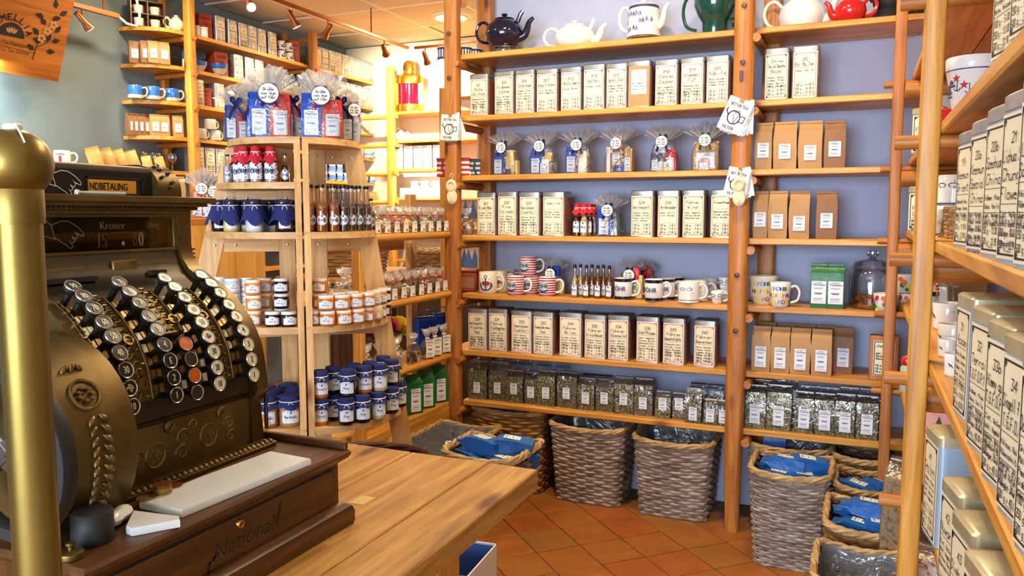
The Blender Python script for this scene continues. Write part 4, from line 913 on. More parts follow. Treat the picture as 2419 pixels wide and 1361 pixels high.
for k, (px, Y) in enumerate(((1630, 3.60), (1648, 3.68), (1668, 3.76))):
    put('mug', km, mugat(px, Y), ['white mug with a blue rope knot, front of three', 'white mug with a blue rope knot, middle of three', 'white mug with a blue rope knot, rear of three'][k], 'mug', 'rope knot mugs', rz=-.1)
ec = mug_parts(.028, .055, 'white_gloss', handle=.2, hs=.022, deco=deco_knot, taper=.8)
for k, (px, Y, z) in enumerate(((1694, 3.60, 1.003), (1708, 3.68, 1.003), (1712, 3.685, 1.059))):
    put('espresso_cup', ec, (Xat(px, Y, z), Y, z), ['small white knot cup in front near the middle post', 'small white knot cup under another near the middle post', 'small white knot cup stacked on another near the middle post'][k], 'cup', 'small knot cups')
bl = mug_parts(.062, .125, 'cream_gloss', handle=0, taper=.72, deco=deco_letters)
put('bowl', bl, mugat(1803, 3.66), 'tall cream bowl printed with coloured Föhr letters', 'bowl', rz=.1)
put('mug', mug_parts(.044, .105, 'white_gloss', handle=1, deco=deco_letters, taper=.86), mugat(1842, 3.58), 'white mug printed with coloured Föhr letters', 'mug')
for k, (a, b) in enumerate(((1912, 1953), (1953, 1992))):
    cx, w_ = span(a, b, 3.58, 1.003)
    put('tea_bag', paper_bag(w_, .06, .188, 'green_bag', (.058, .095, .02), seed=5+k), (cx, 3.615+.0*k, 1.003), ['glossy green tea bag nearer the middle post', 'glossy green tea bag beside the glass jar'][k], 'tea bag', 'green tea bags on the fifth board')
gj = [('jar', G().lathe([(.078, 0), (.085, .006), (.088, .02), (.088, .135), (.078, .16), (.072, .165)], 28).mesh('jar', 'glass'), []), ('lid', G().lathe([(.078, .166), (.08, .172), (.07, .195), (.02, .205), (.012, .215), (.026, .228), (.026, .238), (0, .246)], 24).mesh('lid', 'glass'), []),
      ('tea_leaves', (lambda g: ([g.box(-.012, .012, -.002, .002, -.005, .005, T=TR(R.uniform(-.055, .055), R.uniform(-.055, .055), .012+R.uniform(0, .04)) @ Matrix.Rotation(R.uniform(0, 3), 4, 'X') @ Matrix.Rotation(R.uniform(0, 3), 4, 'Z')) for _ in range(150)], g.lathe([(.078, .004), (.078, .02), (0, .034)], 16), g.mesh('tea_leaves', 'rooibos', False))[2])(G()), [])]
put('glass_jar', gj, mugat(2058, 3.68), 'lidded glass jar with a low heap of orange tea leaves', 'jar')
fm = mug_parts(.05, .075, 'white_gloss', handle=0, deco=deco_fruit, taper=.8)
for k, (px, Y, z) in enumerate(((2104, 3.575, 1.003), (2133, 3.60, 1.003), (2133, 3.602, 1.08))):
    put('cup', fm, (Xat(px, Y, z), Y, z), ['fruit-painted cup left of the ladder upright', 'fruit-painted cup behind the ladder upright, lower of two', 'fruit-painted cup stacked on another behind the ladder upright'][k], 'cup', 'fruit-painted cups')
# sixth board, right bay
for k, (a, b) in enumerate(((1775, 1817), (1820, 1863), (1866, 1912), (1915, 1962))):
    cx, w_ = span(a, b, 3.58, .715)
    put('paper_bag', paper_bag(w_, .065, .195, 'kraft', (.046, .09, .02), seed=20+k), (cx, 3.612, .715), 'brown paper tea bag, %s in the front row of the sixth board' % ORD[k], 'tea bag', 'brown paper bags, sixth board')
    put('paper_bag', paper_bag(w_, .065, .2, 'kraft_dark', None, seed=30+k), (cx+.012, 3.72, .715), 'darker brown paper tea bag, %s in the rear row of the sixth board' % ORD[k], 'tea bag', 'brown paper bags, sixth board')
cx, w_ = span(1968, 2012, 3.66, .715)
put('paper_bag', paper_bag(w_, .06, .195, 'kraft_dark', (.046, .08, .03), seed=41), (cx, 3.70, .715), 'single dark brown tea bag standing back to the right of the row', 'tea bag', 'brown paper bags, sixth board')
wb = [('box', G().box(-.055, .055, -.03, .03, 0, .185, .003).mesh('box', 'oldpine_z', False), []), ('label', G().box(-.04, .04, -.0312, -.0302, .02, .165).mesh('label', 'cream_paper', False), [('lettering', (lambda g: ([g.line(p, .003, lambda x, z: (x, -.0322, z)) for p in ([(-.036, .024), (.036, .024), (.036, .161), (-.036, .161), (-.036, .024)],)], hand(g, 'Jasmin', 0, .14, .012, .06, .0018, lambda x, z: (x, -.0322, z), center=True), [hand(g, INGR[k], -.03, .11-.011*k, .007, .06, .0014, lambda x, z: (x, -.0322, z)) for k in range(3)], [hand(g, PRICES[k], -.03, .06-.013*k, .007, .06, .0014, lambda x, z: (x, -.0322, z)) for k in range(3)], g.mesh('lettering', 'ink', False))[-1])(G()))])]
put('wooden_tea_box', wb, (Xat(2085, 3.60, .715), 3.60, .715), 'small brown wooden tea box with a framed handwritten label', 'tea box')
# seventh board: clear bags of herbs
HB = [(1105, 1148, .20, .62), (1152, 1196, .20, .62), (1194, 1233, .165, .62), (1236, 1268, .16, .6), (1268, 1310, .175, .7), (1313, 1361, .175, .75), (1363, 1402, .155, .6), (1405, 1447, .155, .6), (1450, 1494, .175, .68), (1495, 1538, .175, .68), (1546, 1582, .125, .6), (1585, 1618, .12, .6)]
for k, (a, b, h, lv) in enumerate(HB):
    cx, w_ = span(a, b, 3.58, .457)
    put('herb_bag', herb_bag(w_, .06, h, 'herbs' if k % 2 else 'herbs_green', lv+.16, (.036, .055, .035+.006*(k % 3)), seed=k), (cx, 3.615+.008*(k % 2), .457), 'clear bag of dried herbs, %s from the left on the lowest board' % ORD[k], 'herb bag', 'herb bags on the lowest board', rz=R.uniform(-.05, .05))
for k, (a, b, h, lv) in enumerate(((1618, 1655, .155, .45), (1661, 1693, .11, .4), (1694, 1722, .11, .4))):
    cx, w_ = span(a, b, 3.555, .457)
    put('herb_bag', herb_bag(w_, .05, h, 'herbs', lv+.2, (.036, .06, .015), seed=50+k), (cx, 3.582, .457), ['short bag of yellowish herbs pushed to the front edge of the lowest board', 'small half-filled herb bag near the middle post', 'small herb bag touching the middle post'][k], 'herb bag', 'herb bags on the lowest board')
for k, px in enumerate((1205, 1240, 1285, 1330, 1395, 1430, 1512, 1528, 1650, 1690)):
    put('herb_bag', herb_bag(.075, .05, .19 if k < 4 else .14, 'herbs', .6, None, seed=60+k, clip='black'), (Xat(px, 3.78, .457), 3.775, .457), 'dark herb bag standing at the wall, %s from the left in the rear row' % ORD[k], 'herb bag', 'dark herb bags in the rear row')
for k, (a, b, h) in enumerate(((1758, 1806, .19), (1808, 1868, .2), (1875, 1920, .18), (1923, 1970, .18), (1971, 2018, .185), (2021, 2072, .185))):
    cx, w_ = span(a, b, 3.575, .457)
    put('herb_bag', herb_bag(w_, .065, h, 'herbs_green' if k < 2 else 'herbs', .86, (.044, .085, .025), seed=80+k), (cx, 3.612, .457), 'large clear herb bag, %s right of the middle post on the lowest board' % ORD[k], 'herb bag', 'herb bags in the right bay')
    put('herb_bag', herb_bag(w_, .06, h*1.03, 'herbs', .8, None, seed=90+k), (cx+.015, 3.72, .457), 'clear herb bag behind the %s front bag of the right bay' % ORD[k], 'herb bag', 'herb bags in the right bay')

# filter bags hanging on pegs of the posts
def filter_pack(seed, n=5):
    rr = random.Random(seed); parts = []
    for k in range(n):
        a = (k-1)*.10+rr.uniform(-.03, .03); g = G(); y = .004*k
        g.box(-.045, .045, y-.0012, y+.0012, -.115, .008, T=Matrix.Rotation(-a, 4, 'Y')); me = g.mesh('packet', 'paper', False)
        if k == 0:
            g = G(); M_ = Matrix.Rotation(-a, 4, 'Y'); fn = lambda x, z: tuple(M_ @ Vector((x, -.0022, z)))
            prt(g, 'BETTER TEA', 0, -.022, .011, fn, .75, .02); prt(g, 'FILTER', -.008, -.108, .012, fn, .85, .02)
            g.line([(.022*math.cos(t)-.003, -.062+.024*math.sin(t)) for t in [2*PI*q/16 for q in range(17)]], .004, fn)
            g.line([(.02, -.05), (.036, -.05), (.034, -.07), (.018, -.072)], .003, fn); g.line([(-.024, -.06), (-.036, -.046), (-.034, -.036)], .004, fn); g.line([(-.012, -.034), (-.002, -.046), (.008, -.034), (.014, -.042), (.002, -.082), (-.008, -.05)], .002, fn)
            parts.append(('packet', me, [('print', g.mesh('print', 'ink_blue', False))]))
        else: parts.append(('packet', me, []))
    g = G().box(-.04, .05, .002, .004*n+.004, -.12, .006, T=Matrix.Rotation(-.03, 4, 'Y')); parts.append(('clear_sleeve', g.mesh('clear_sleeve', 'cello', False), []))
    g = G().tube([(0, .03, .004), (0, -.012, .004)], .008, 8); parts.append(('peg', g.mesh('peg', 'oldpine_y'), []))
    return parts
fp = filter_pack(2)
for k, (px, py, x_) in enumerate(((1064, 275, 0), (1752, 240, 0), (1748, 402, 0))):
    Y = 3.47 if k else 3.485; p = at(px, py, 'Y', Y)
    put('filter_pack', fp, (p.x, Y-.004*0, p.z), ['bunch of white Better Tea Filter packets on the left post', 'fanned bunch of Better Tea Filter packets high on the middle post', 'Better Tea Filter packet half hidden by a cotton strainer'][k], 'filter packets', 'tea filter packets hung on the posts', rot=(0, (.0, .33, .15)[k], AZ*.5), sc=1.15 if k == 1 else 1)
def strainer():
    g = G(); n = 16
    for k, (cx, cz, a, b) in enumerate(((0, -.045, .028, .034), (.004, -.098, .027, .036))):
        g.lathe([(0, -.006), (a*.8, -.005), (a, 0), (a*.8, .006), (0, .007)], n, sy=b/a, T=TR(cx, -.004*k, cz) @ Matrix.Rotation(PI/2, 4, 'X'))
    c = g.mesh('cotton_net', 'white_cloth'); g = G().tube([(.017*math.cos(t), -.011, -.045+.022*math.sin(t)) for t in [2*PI*q/16 for q in range(16)]], .0028, 5, True)
    h = G().tube([(-.008, 0, 0), (-.004, 0, .014), (.006, 0, .016), (.010, 0, .006), (.002, 0, -.014)], .0022, 6)
    return [('cotton_net', c, []), ('rim', g.mesh('rim', 'white_cloth'), []), ('hook', h.mesh('hook', 'white_plastic'), [])]
sn = strainer()
for k, (px, py) in enumerate(((1066, 418), (1745, 412))):
    Y = 3.48 if k == 0 else 3.452; p = at(px, py, 'Y', Y)
    put('tea_strainer', sn, tuple(p), ['white cotton tea strainer hooked on the left post', 'white cotton tea strainer hanging in front of a filter packet'][k], 'tea strainer', 'cotton tea strainers', rz=AZ*.5)
# ================================================================ COUNTER AND CASH REGISTER
ZT = .88; KS = (HC-ZT)/.6                       # register and counter were measured with the counter at .80, then brought to its height
def K(p): return CAM + (Vector(p)-CAM)*KS
tx = [-.675*KS, -.806*KS, -1.022*KS, -1.24*KS, -1.46*KS, -1.70*KS]; TY = 1.70*KS
tb = root('counter_table', (tx[0], TY, 0), 'heavy scrubbed pine counter of wide planks under the cash register', 'table')
def T_(name, g, m, **k): o = mk(name, g, m, tb, **k); o.location = (-tx[0], -TY, 0); return o
for a, b in zip(tx, tx[1:]):
    T_('plank', G().box(b+.0012, a-.0012, -.45, TY+R.uniform(-.003, .003), ZT-.043, ZT, .0025), 'table_y')
T_('plank_patch', G().box(-.83, -.80, 1.16, 1.20, ZT, ZT+.0004), 'eggnog')
for x, y in ((-.72, 1.25), (-1.38, 1.25), (-.72, -.3), (-1.38, -.3)): T_('leg', G().box(x-.045, x+.045, y-.045, y+.045, 0, ZT-.12, .004), 'pine_z')
for y in (1.25, -.3): T_('apron', G().box(-1.40, -.70, y-.02, y+.02, ZT-.12, ZT-.0432), 'pine_x')
# carton standing under the counter's end
bx = at(1150, 1361, 'Z', .30); cb = root('carton', (-1.0, 1.76, 0), 'open white and blue cardboard carton with plastic wrap under the counter end', 'carton', rot=(0, 0, .08))
mk('side', G().box(-.13, -.126, -.14, .14, 0, .50).box(.126, .13, -.14, .14, 0, .50).box(-.13, .13, .136, .14, 0, .50).box(-.13, .13, -.14, -.136, 0, .50).box(-.13, .13, -.14, .14, 0, .005), 'card_white', cb, smooth=False)
mk('blue_lining', G().box(-.1255, -.124, -.135, .135, .006, .495).box(.124, .1255, -.135, .135, .006, .495).box(-.124, .124, .133, .1355, .006, .495), 'card_blue', cb, smooth=False)
g = G(); rr = random.Random(5); n = 9
g.add([(-.12+.24*i/(n-1), -.13+.26*j/(n-1), .38+rr.uniform(-.03, .05)) for i in range(n) for j in range(n)], [(i*n+j, i*n+j+1, (i+1)*n+j+1, (i+1)*n+j) for i in range(n-1) for j in range(n-1)])
mk('plastic_wrap', g, 'poly_grey', cb, angle=.3)

O = Vector((-.884, 1.241, .8))
RGT = root('cash_register', tuple(K(O)), 'antique bronze cash register with round keys on a dark wooden drawer base', 'cash register'); RGT.scale = (KS,)*3
def rg(name, g, m, parent=None, **k):
    me = g.mesh(name, m, k.pop('smooth', True), k.pop('angle', .7)); me.transform(TR(*(-O))); return link(name, me, parent or RGT)
# wooden base with drawer
def mould(y0, y1, x0, x1, prof):                     # prof: (overhang, z)
    g = G(); n = 4; vs_ = []
    for o_, z in prof: vs_ += [(x1+o_, y0-o_, z), (x1+o_, y1+o_, z), (x0-o_, y1+o_, z), (x0-o_, y0-o_, z)]
    L = len(prof)
    return g.add(vs_, [(r*4+k, r*4+(k+1) % 4, (r+1)*4+(k+1) % 4, (r+1)*4+k) for r in range(L-1) for k in range(4)]+[(3, 2, 1, 0), tuple((L-1)*4+k for k in range(4))])
BY0, BY1, BX0, BX1 = .690, 1.232, -1.41, -.906
rg('base_plinth', mould(BY0, BY1, BX0, BX1, [(.020, .8005), (.022, .806), (.022, .826), (.018, .836), (.010, .842), (.0, .845)]), 'dark_y', angle=.5)
rg('base_body', G().box(BX0, BX1, BY0, BY1, .844, .926), 'dark_y')
rg('base_top', mould(BY0, BY1, BX0, BX1, [(.0, .922), (.006, .926), (.014, .931), (.018, .938), (.018, .943), (.014, .948)]), 'dark_y', angle=.5)
rg('tray_lip', G().box(-1.40, -.892, 1.236, 1.248, .948, .963, .002), 'dark_x')
dr = rg('drawer_front', G().box(-.9065, -.9025, .715, 1.212, .850, .915, .0015), 'dark_y')
rg('groove', G().box(-.9062, -.9048, .707, 1.220, .9155, .9185), 'dark_void', dr)
def face(y, z, x=-.902): return (x, y, z)
g = G()
vs_, fs = PRINT['National']; sz = .042
g.add([(-.9018, .970+vx*sz*.98+vy*sz*.30, .862+vy*sz*.9+vx*sz*.0) for vx, vy in vs_], fs)
g.line([(.915, .872), (.895, .862), (.893, .848), (.905, .846)], .004, lambda y, z: (-.9018, y, z)); g.line([(1.05, .868), (1.063, .905)], .003, lambda y, z: (-.9018, y, z))
rg('carved_lettering', g, 'dark_void', dr, smooth=False)
g = G(); g.add([(-.9021, .970+vx*sz*.98+vy*sz*.30-.0012, .862+vy*sz*.9-.0014) for vx, vy in vs_], fs); rg('carved_edge', g, 'carve_edge', dr, smooth=False)  # lighter offset copy paints the highlight along the letters' edges
MX = Matrix.Rotation(PI/2, 4, 'Y')
def lockat(y, z, x, r, parent=None, nm='lock'):
    l = rg(nm, G().lathe([(r, -.002), (r, .003), (r*.8, .005), (0, .005)], 16, T=TR(x, y, z) @ MX), 'brass_new' if nm == 'lock' else 'bronze_relief', parent)
    rg('slot', G().box(x+.0048, x+.0058, y-r*.6, y+r*.6, z-r*.13, z+r*.13, T=TR(x, y, z) @ Matrix.Rotation(.7, 4, 'X') @ TR(-x, -y, -z)), 'dark_void', l)
lockat(.962, .902, -.9025, .008, dr)
# main body: side profile run along the width
caps = [(-1.030, 1.101), (-1.0345, 1.130), (-1.041, 1.158), (-1.0525, 1.184), (-1.066, 1.209), (-1.084, 1.2305), (-1.104, 1.252), (-1.126, 1.270), (-1.150, 1.285)]
def nrm(i):
    a, b = caps[max(0, i-1)], caps[min(8, i+1)]; dx, dz = b[0]-a[0], b[1]-a[1]; L = math.hypot(dx, dz); return (dz/L, -dx/L)
NR = [nrm(i) for i in range(9)]; NR[0] = (.99, .10); NR = [(lambda a, b: (a/math.hypot(a, b), b/math.hypot(a, b)))(n_[0]*.6+.4*.75, n_[1]*.6+.4*.66) if i > 2 else n_ for i, n_ in enumerate(NR)]
SD = .040
surf = [(c[0]-SD*n_[0], c[1]-SD*n_[1]) for c, n_ in zip(caps, [nrm(i) for i in range(9)])]
prof = [(-1.40, .948), (-1.076, .948), (-1.076, 1.052), (-1.066, 1.060)] + surf + [(-1.205, 1.272), (-1.222, 1.284), (-1.236, 1.302), (-1.244, 1.328), (-1.262, 1.330), (-1.262, 1.398), (-1.40, 1.400)]
rg('body', G().prism([(x, z) for x, z in prof], .835, 1.200, 'y'), 'bronze_dark', angle=.5)
# end cheeks follow the keyboard curve a little proud of it
def offs(lst, o_): return [(c[0]+o_*n_[0], c[1]+o_*n_[1]) for c, n_ in zip(lst, [nrm(i) for i in range(9)])]
def cheek(y0, y1, o_, m='bronze'):
    pf = [(-1.41, .948), (-1.066, .948), (-1.072, 1.03), (-1.052, 1.062)] + offs(surf, o_) + [(-1.198, 1.282), (-1.216, 1.292), (-1.232, 1.312), (-1.238, 1.335), (-1.238, 1.402), (-1.40, 1.402)]
    return rg('side_cheek', G().prism(pf, y0, y1, 'y'), m, angle=.5)
cheek(1.182, 1.212, .014); cheek(.832, .852, .012)
# raised ornamental strips between the key columns
def strip(y0, y1, i0, i1, o_=.012, m='bronze'):
    lo, hi = surf[i0:i1+1], offs(surf, o_)[i0:i1+1]
    st = rg('key_strip', G().prism(hi + [(a-.01, b-.01) for a, b in lo[::-1]], y0, y1, 'y'), m, angle=.6)
    g = G(); rr = random.Random(int(y0*1000)); ym = (y0+y1)/2; wy = (y1-y0)/2
    hi2 = offs(surf, o_+.0012)
    for s in (-1, 1): g.tube([(p[0], ym+s*wy*.78, p[1]) for p in hi2[i0:i1+1]], .0014, 4)
    for i in range(i0, i1):
        for t in (.25, .75):
            x = hi2[i][0]*(1-t)+hi2[i+1][0]*t; z = hi2[i][1]*(1-t)+hi2[i+1][1]*t
            for s in (-1, 1): g.lathe([(0, -.003), (.0035, -.001), (.004, .001), (0, .003)], 6, c=(x, ym+s*wy*rr.uniform(.15, .5), z), sx=.6, sy=rr.uniform(.8, 1.6))
            g.tube([(x, ym+wy*.3*math.cos(q), z+wy*.3*math.sin(q)) for q in (0, 1, 2, 3, 4)], .0012, 4)
    rg('strip_relief', g, 'bronze_relief', st)
    return st
KY = [.877, .964, 1.0125, 1.061, 1.148]
s1 = strip(.898, .945, 0, 8); s2 = strip(.985, 1.040, 4, 8, .016); s3 = strip(1.082, 1.128, 0, 8); strip(.852, .862, 0, 8, .010)
rg('copper_lip', G().box(-1.10, -1.074, .985, 1.040, 1.172, 1.180, .001), 'copper', s2)
for st, y, i in ((s1, .922, 1), (s1, .922, 4), (s2, 1.028, 5), (s3, 1.10, 5)):
    p = offs(surf, .014 if st is not s2 else .017)[i]; a = math.atan2(nrm(i)[1], nrm(i)[0])
    rg('keyhole', G().lathe([(.010, 0), (.010, .004), (.007, .004), (.006, .001), (0, .001)], 14, T=TR(p[0], y, p[1]) @ Matrix.Rotation(-a, 4, 'Y') @ MX), 'bronze_relief', st)
# slotted plates under the keys
for ci, y in enumerate(KY):
    n0, n1 = (0, 8) if ci != 2 else (0, 3)
    for i in range(n0, n1):
        h0, h1 = offs(surf, .003)[i], offs(surf, .003)[i+1]
        for s in (-1, 1): rg('slot_plate', G().prism([(h0[0]*.9+h1[0]*.1, h0[1]*.9+h1[1]*.1), (h0[0]*.25+h1[0]*.75, h0[1]*.25+h1[1]*.75), (h0[0]*.25+h1[0]*.75-.004, h0[1]*.25+h1[1]*.75-.002), (h0[0]*.9+h1[0]*.1-.004, h0[1]*.9+h1[1]*.1-.002)], y+s*.006-.0046, y+s*.006+.0046, 'y'), 'bronze_relief' if R.random() < .75 else 'white_plastic', smooth=False)
# keys
stem_me = G().tube([(-.050, 0, 0), (-.010, 0, 0)], .0056, 8).lathe([(.0062, 0), (.0105, .007), (.0132, .010), (.0132, .016)], 16, T=TR(-.016, 0, 0) @ MX, cap=False).mesh('stem', 'stem_black')
ring_me = G().lathe([(.0118, .0), (.0132, -.001), (.0138, .0008), (.0132, .0022), (.0118, .0012)], 20, T=MX, cap=False).mesh('ring', 'silver_ring')
face_me = {m: G().lathe([(.0122, .0), (0, .0002)], 20, T=TR(.0006, 0, 0) @ MX, cap=False).mesh('key_face', m) for m in ('key_black', 'key_white', 'key_orange', 'bronze_dark')}
num_me = {}
def num(s, m):
    if (s, m) not in num_me:
        g = G(); prt(g, s, 0, -.0055, .0115, lambda x, z: (.0016, x, z), .62 if len(s) > 1 else .75, .018); num_me[s, m] = g.mesh('number', m, False)
    return num_me[s, m]
COLS = [(0, ['10', '20', '30', '40', '50', '60', '70', '80', '90'], 'key_black', 'key_white'), (1, ['1', '2', '3', '4', '5', '6', '7', '8', '9'], 'key_black', 'key_white'), (2, ['', '', '', ''], 'key_orange', None), (3, ['10', '20', '30', '40', '50', '60', '70', '80', '90'], 'key_white', 'key_black'), (4, ['1', '2', '3', '4', '5', '6', '7', '8', '9'], 'key_white', 'key_black')]
for ci, nums, fm_, tm in COLS:
    for i, s in enumerate(nums):
        n_ = NR[i]; a = math.atan2(n_[1], n_[0]); c = caps[i]; c2 = (c[0], c[1])
        if ci == 2: c2 = (caps[i][0]-.004, caps[i][1]-.006)
        kk = link('key', stem_me, RGT, (c2[0]-O.x, KY[ci]-O.y, c2[1]-O.z), (0, -a, 0))
        link('ring', ring_me, kk)
        link('key_face', face_me[fm_ if not (ci == 2 and i in (0, 2)) else 'bronze_dark'], kk)
        if s:
            nb_ = link('number', num(s, tm), kk)
            if (ci, i) == (1, 2): nb_.rotation_euler = (PI, 0, 0)
            if (ci, i) in ((0, 1), (3, 3)): nb_.rotation_euler = (.9, 0, 0)
# front plate with scroll relief
def scroll(g, y, z, r, s=1, turns=1.6, x=-1.0745, w_=.0028):
    g.tube([(x, y+s*r*(1-t)*math.cos(turns*2*PI*t), z+r*(1-t)*math.sin(turns*2*PI*t)) for t in [k/22 for k in range(23)]], lambda t: w_*(1-.4*t), 5)
def leafrow(g, pts, x=-1.0745, s=.007, up=.5):
    for i, (y, z) in enumerate(pts):
        for sd_ in (-1, 1):
            M_ = TR(x, y, z) @ Matrix.Rotation(sd_*up, 4, 'X'); g.lathe([(0, -s*.2), (s*.32, s*.3), (s*.3, s*.8), (0, s*1.4)], 6, sx=.6, T=M_ @ Matrix.Rotation(sd_*.9, 4, 'X'))
def medal(g, y, z, r, x=-1.0745):
    g.tube([(x, y+r*math.cos(t), z+r*math.sin(t)) for t in [2*PI*k/20 for k in range(20)]], .003, 5, True)
    for k in range(6): t = 2*PI*k/6; g.lathe([(0, -.002), (r*.26, 0), (0, .003)], 6, T=TR(x, y+r*.48*math.cos(t), z+r*.48*math.sin(t)) @ MX)
    g.lathe([(0, 0), (r*.2, 0), (r*.15, .004), (0, .005)], 8, T=TR(x, y, z) @ MX)
fpz = rg('front_plate', G().box(-1.0765, -1.073, .846, 1.184, .955, 1.048, .001), 'bronze')
g = G(); medal(g, .955, .995, .020); medal(g, 1.075, 1.000, .020)
for y, z, r, s in ((1.015, 1.01, .018, 1), (1.012, .985, .015, -1), (.915, 1.000, .014, 1), (.905, .975, .012, -1), (1.125, 1.01, .014, -1), (1.13, .985, .012, 1), (.985, 1.03, .010, 1), (1.04, 1.028, .010, -1)): scroll(g, y, z, r, s)
leafrow(g, [(.865+.010*k, .975+.002*k) for k in range(5)]); leafrow(g, [(1.095+.009*k, 1.018+.002*k) for k in range(8)]); leafrow(g, [(1.0+.012*k, .966) for k in range(4)], s=.005)
rg('scroll_relief', g, 'bronze_relief', fpz)
for y, z in ((.985, 1.038), (1.105, 1.035)): lockat(y, z, -1.073, .011, fpz, 'plate_screw')
g = G().box(-1.076, -1.036, .82, 1.215, .9485, .957, .002)
rg('foot_moulding', g, 'bronze'); g = G()
for k in range(32): g.lathe([(0, -.004), (.004, -.003), (.0055, 0), (.004, .003), (0, .005)], 9, c=(-1.044, .83+.012*k, .9585), sx=1.6)
rg('bead_row', g, 'bronze_relief')
# relief panel under the window, indicator window, cornice
g = G(); leafrow(g, [(.865+.009*k, 1.306) for k in range(16)], -1.2375, .007, .9); leafrow(g, [(1.085+.009*k, 1.306) for k in range(10)], -1.2375, .007, .9)
g.box(-1.24, -1.233, 1.022, 1.075, 1.294, 1.316, .002); rg('leaf_relief', g, 'bronze_relief')
rg('dark_slot', G().box(-1.226, -1.214, .862, .975, 1.2845, 1.292).box(-1.226, -1.214, 1.09, 1.125, 1.286, 1.294), 'dark_void')
wf = rg('window_frame', G().box(-1.262, -1.243, .852, 1.184, 1.3285, 1.3345, .001).box(-1.262, -1.243, .852, 1.184, 1.394, 1.400, .001).box(-1.262, -1.243, 1.172, 1.184, 1.3345, 1.394, .001).box(-1.262, -1.243, .852, .858, 1.3345, 1.394, .001), 'bronze')
rg('window_pane', G().box(-1.2475, -1.2465, .858, 1.172, 1.3345, 1.394), 'pane_dark', wf, smooth=False)
ip_ = rg('indicator_board', G().box(-1.2612, -1.2595, .858, 1.172, 1.334, 1.395), 'key_black', smooth=False)
fi = lambda y, z: (-1.2588, y, z)
g = G(); prt(g, 'Kroner', 1.046, 1.3725, .0135, fi, .95, .02); prt(g, 'Øre', 1.136, 1.372, .0135, fi, .95, .02); rg('lettering', g, 'key_white', ip_, smooth=False)
for s, y in (('15', 1.022), ('.', 1.068), ('6', 1.094), ('0', 1.108)):
    g = G(); prt(g, s, y, 1.3395 if s != '.' else 1.343, .027, fi, .62, .02)
    if s == '.': g.lathe([(0, 0), (.0042, 0), (0, .001)], 12, T=TR(-1.2588, y, 1.3455) @ MX)
    rg('number_flag', g, 'paper' if s in '.0' else 'brown_edge', ip_, smooth=False)
def hand_outline(y0, z0, sc, fn):
    g = G(); P_ = [(0, .30), (.30, .42), (.55, .40), (.80, .25), (.98, .08), (.99, -.02), (.90, .0), (.74, .08), (.66, .14), (.80, .02), (.74, -.10), (.60, -.02), (.70, -.14), (.60, -.22), (.52, -.12), (.64, -.30), (.54, -.36), (.44, -.26), (.30, -.18), (.12, -.06)]
    g.line([(y0+a*sc, z0+b*sc) for a, b in P_], sc*.022, fn)
    g.line([(y0+.0*sc, z0+.30*sc), (y0-.22*sc, z0+.50*sc), (y0-.34*sc, z0+.05*sc), (y0+.10*sc, z0-.08*sc), (y0, z0+.30*sc)], sc*.022, fn)
    return g
rg('pointing_hand', hand_outline(.925, 1.362, .062, fi), 'card_white', ip_, smooth=False)
g = G(); y0, y1 = .842, 1.212
for a, x, z0, z1 in ((0, -1.236, 1.400, 1.407), (0, -1.226, 1.407, 1.414), (0, -1.212, 1.414, 1.421), (0, -1.200, 1.421, 1.4325)): g.box(-1.42, x, y0-.01, y1+(-1.236-x)*-.9+.0, z0, z1, .001)
cn = rg('cornice', g, 'bronze'); g = G()
for k in range(40): g.lathe([(0, -.003), (.003, 0), (0, .003)], 5, c=(-1.2245, .845+.0093*k, 1.4105))
rg('bead_row', g, 'bronze_relief', cn)
# top sign with rounded end cap
sg = rg('top_sign', G().prism([(-1.40, 1.4325), (-1.272, 1.4325), (-1.272, 1.478), (-1.276, 1.488), (-1.30, 1.492), (-1.40, 1.492)], .80, 1.150, 'y'), 'bronze_dark')
fs_ = lambda y, z: (-1.2698, y, z)
rg('sign_face', G().box(-1.2722, -1.2708, .80, 1.148, 1.434, 1.479), 'key_black', sg, smooth=False)
rg('amber_strip', G().box(-1.2708, -1.2702, 1.008, 1.112, 1.438, 1.462), 'amber_strip', sg, smooth=False)
g = G(); prt(g, 'NDBETALING', 1.052, 1.444, .013, fs_, .72, .02); rg('lettering', g, 'ink', sg, smooth=False)
rg('strip_frame', G().line([(1.006, 1.435), (1.126, 1.435), (1.126, 1.466), (1.006, 1.466), (1.006, 1.435)], .004, lambda y, z: (-1.2692, y, z)), 'dark_void', sg, smooth=False)
rg('pointing_hand', hand_outline(.940, 1.452, .055, fs_), 'card_white', sg, smooth=False)
ec_ = rg('end_cap', G().prism([(-1.40, 1.4325), (-1.252, 1.4325)] + [(-1.312+.060*math.cos(t), 1.4325+.012+.052*math.sin(t)) for t in [PI/2*k/8 for k in range(9)]] + [(-1.40, 1.4965)], 1.150, 1.205, 'y'), 'bronze', angle=.4)
g = G()
for k in range(7): t = .15+.2*k; g.lathe([(0, -.004), (.006, 0), (0, .004)], 7, T=TR(-1.312+.062*math.cos(t), 1.178+.012*math.sin(k*2.4), 1.4445+.054*math.sin(t)))
rg('cap_relief', g, 'bronze_relief', ec_)
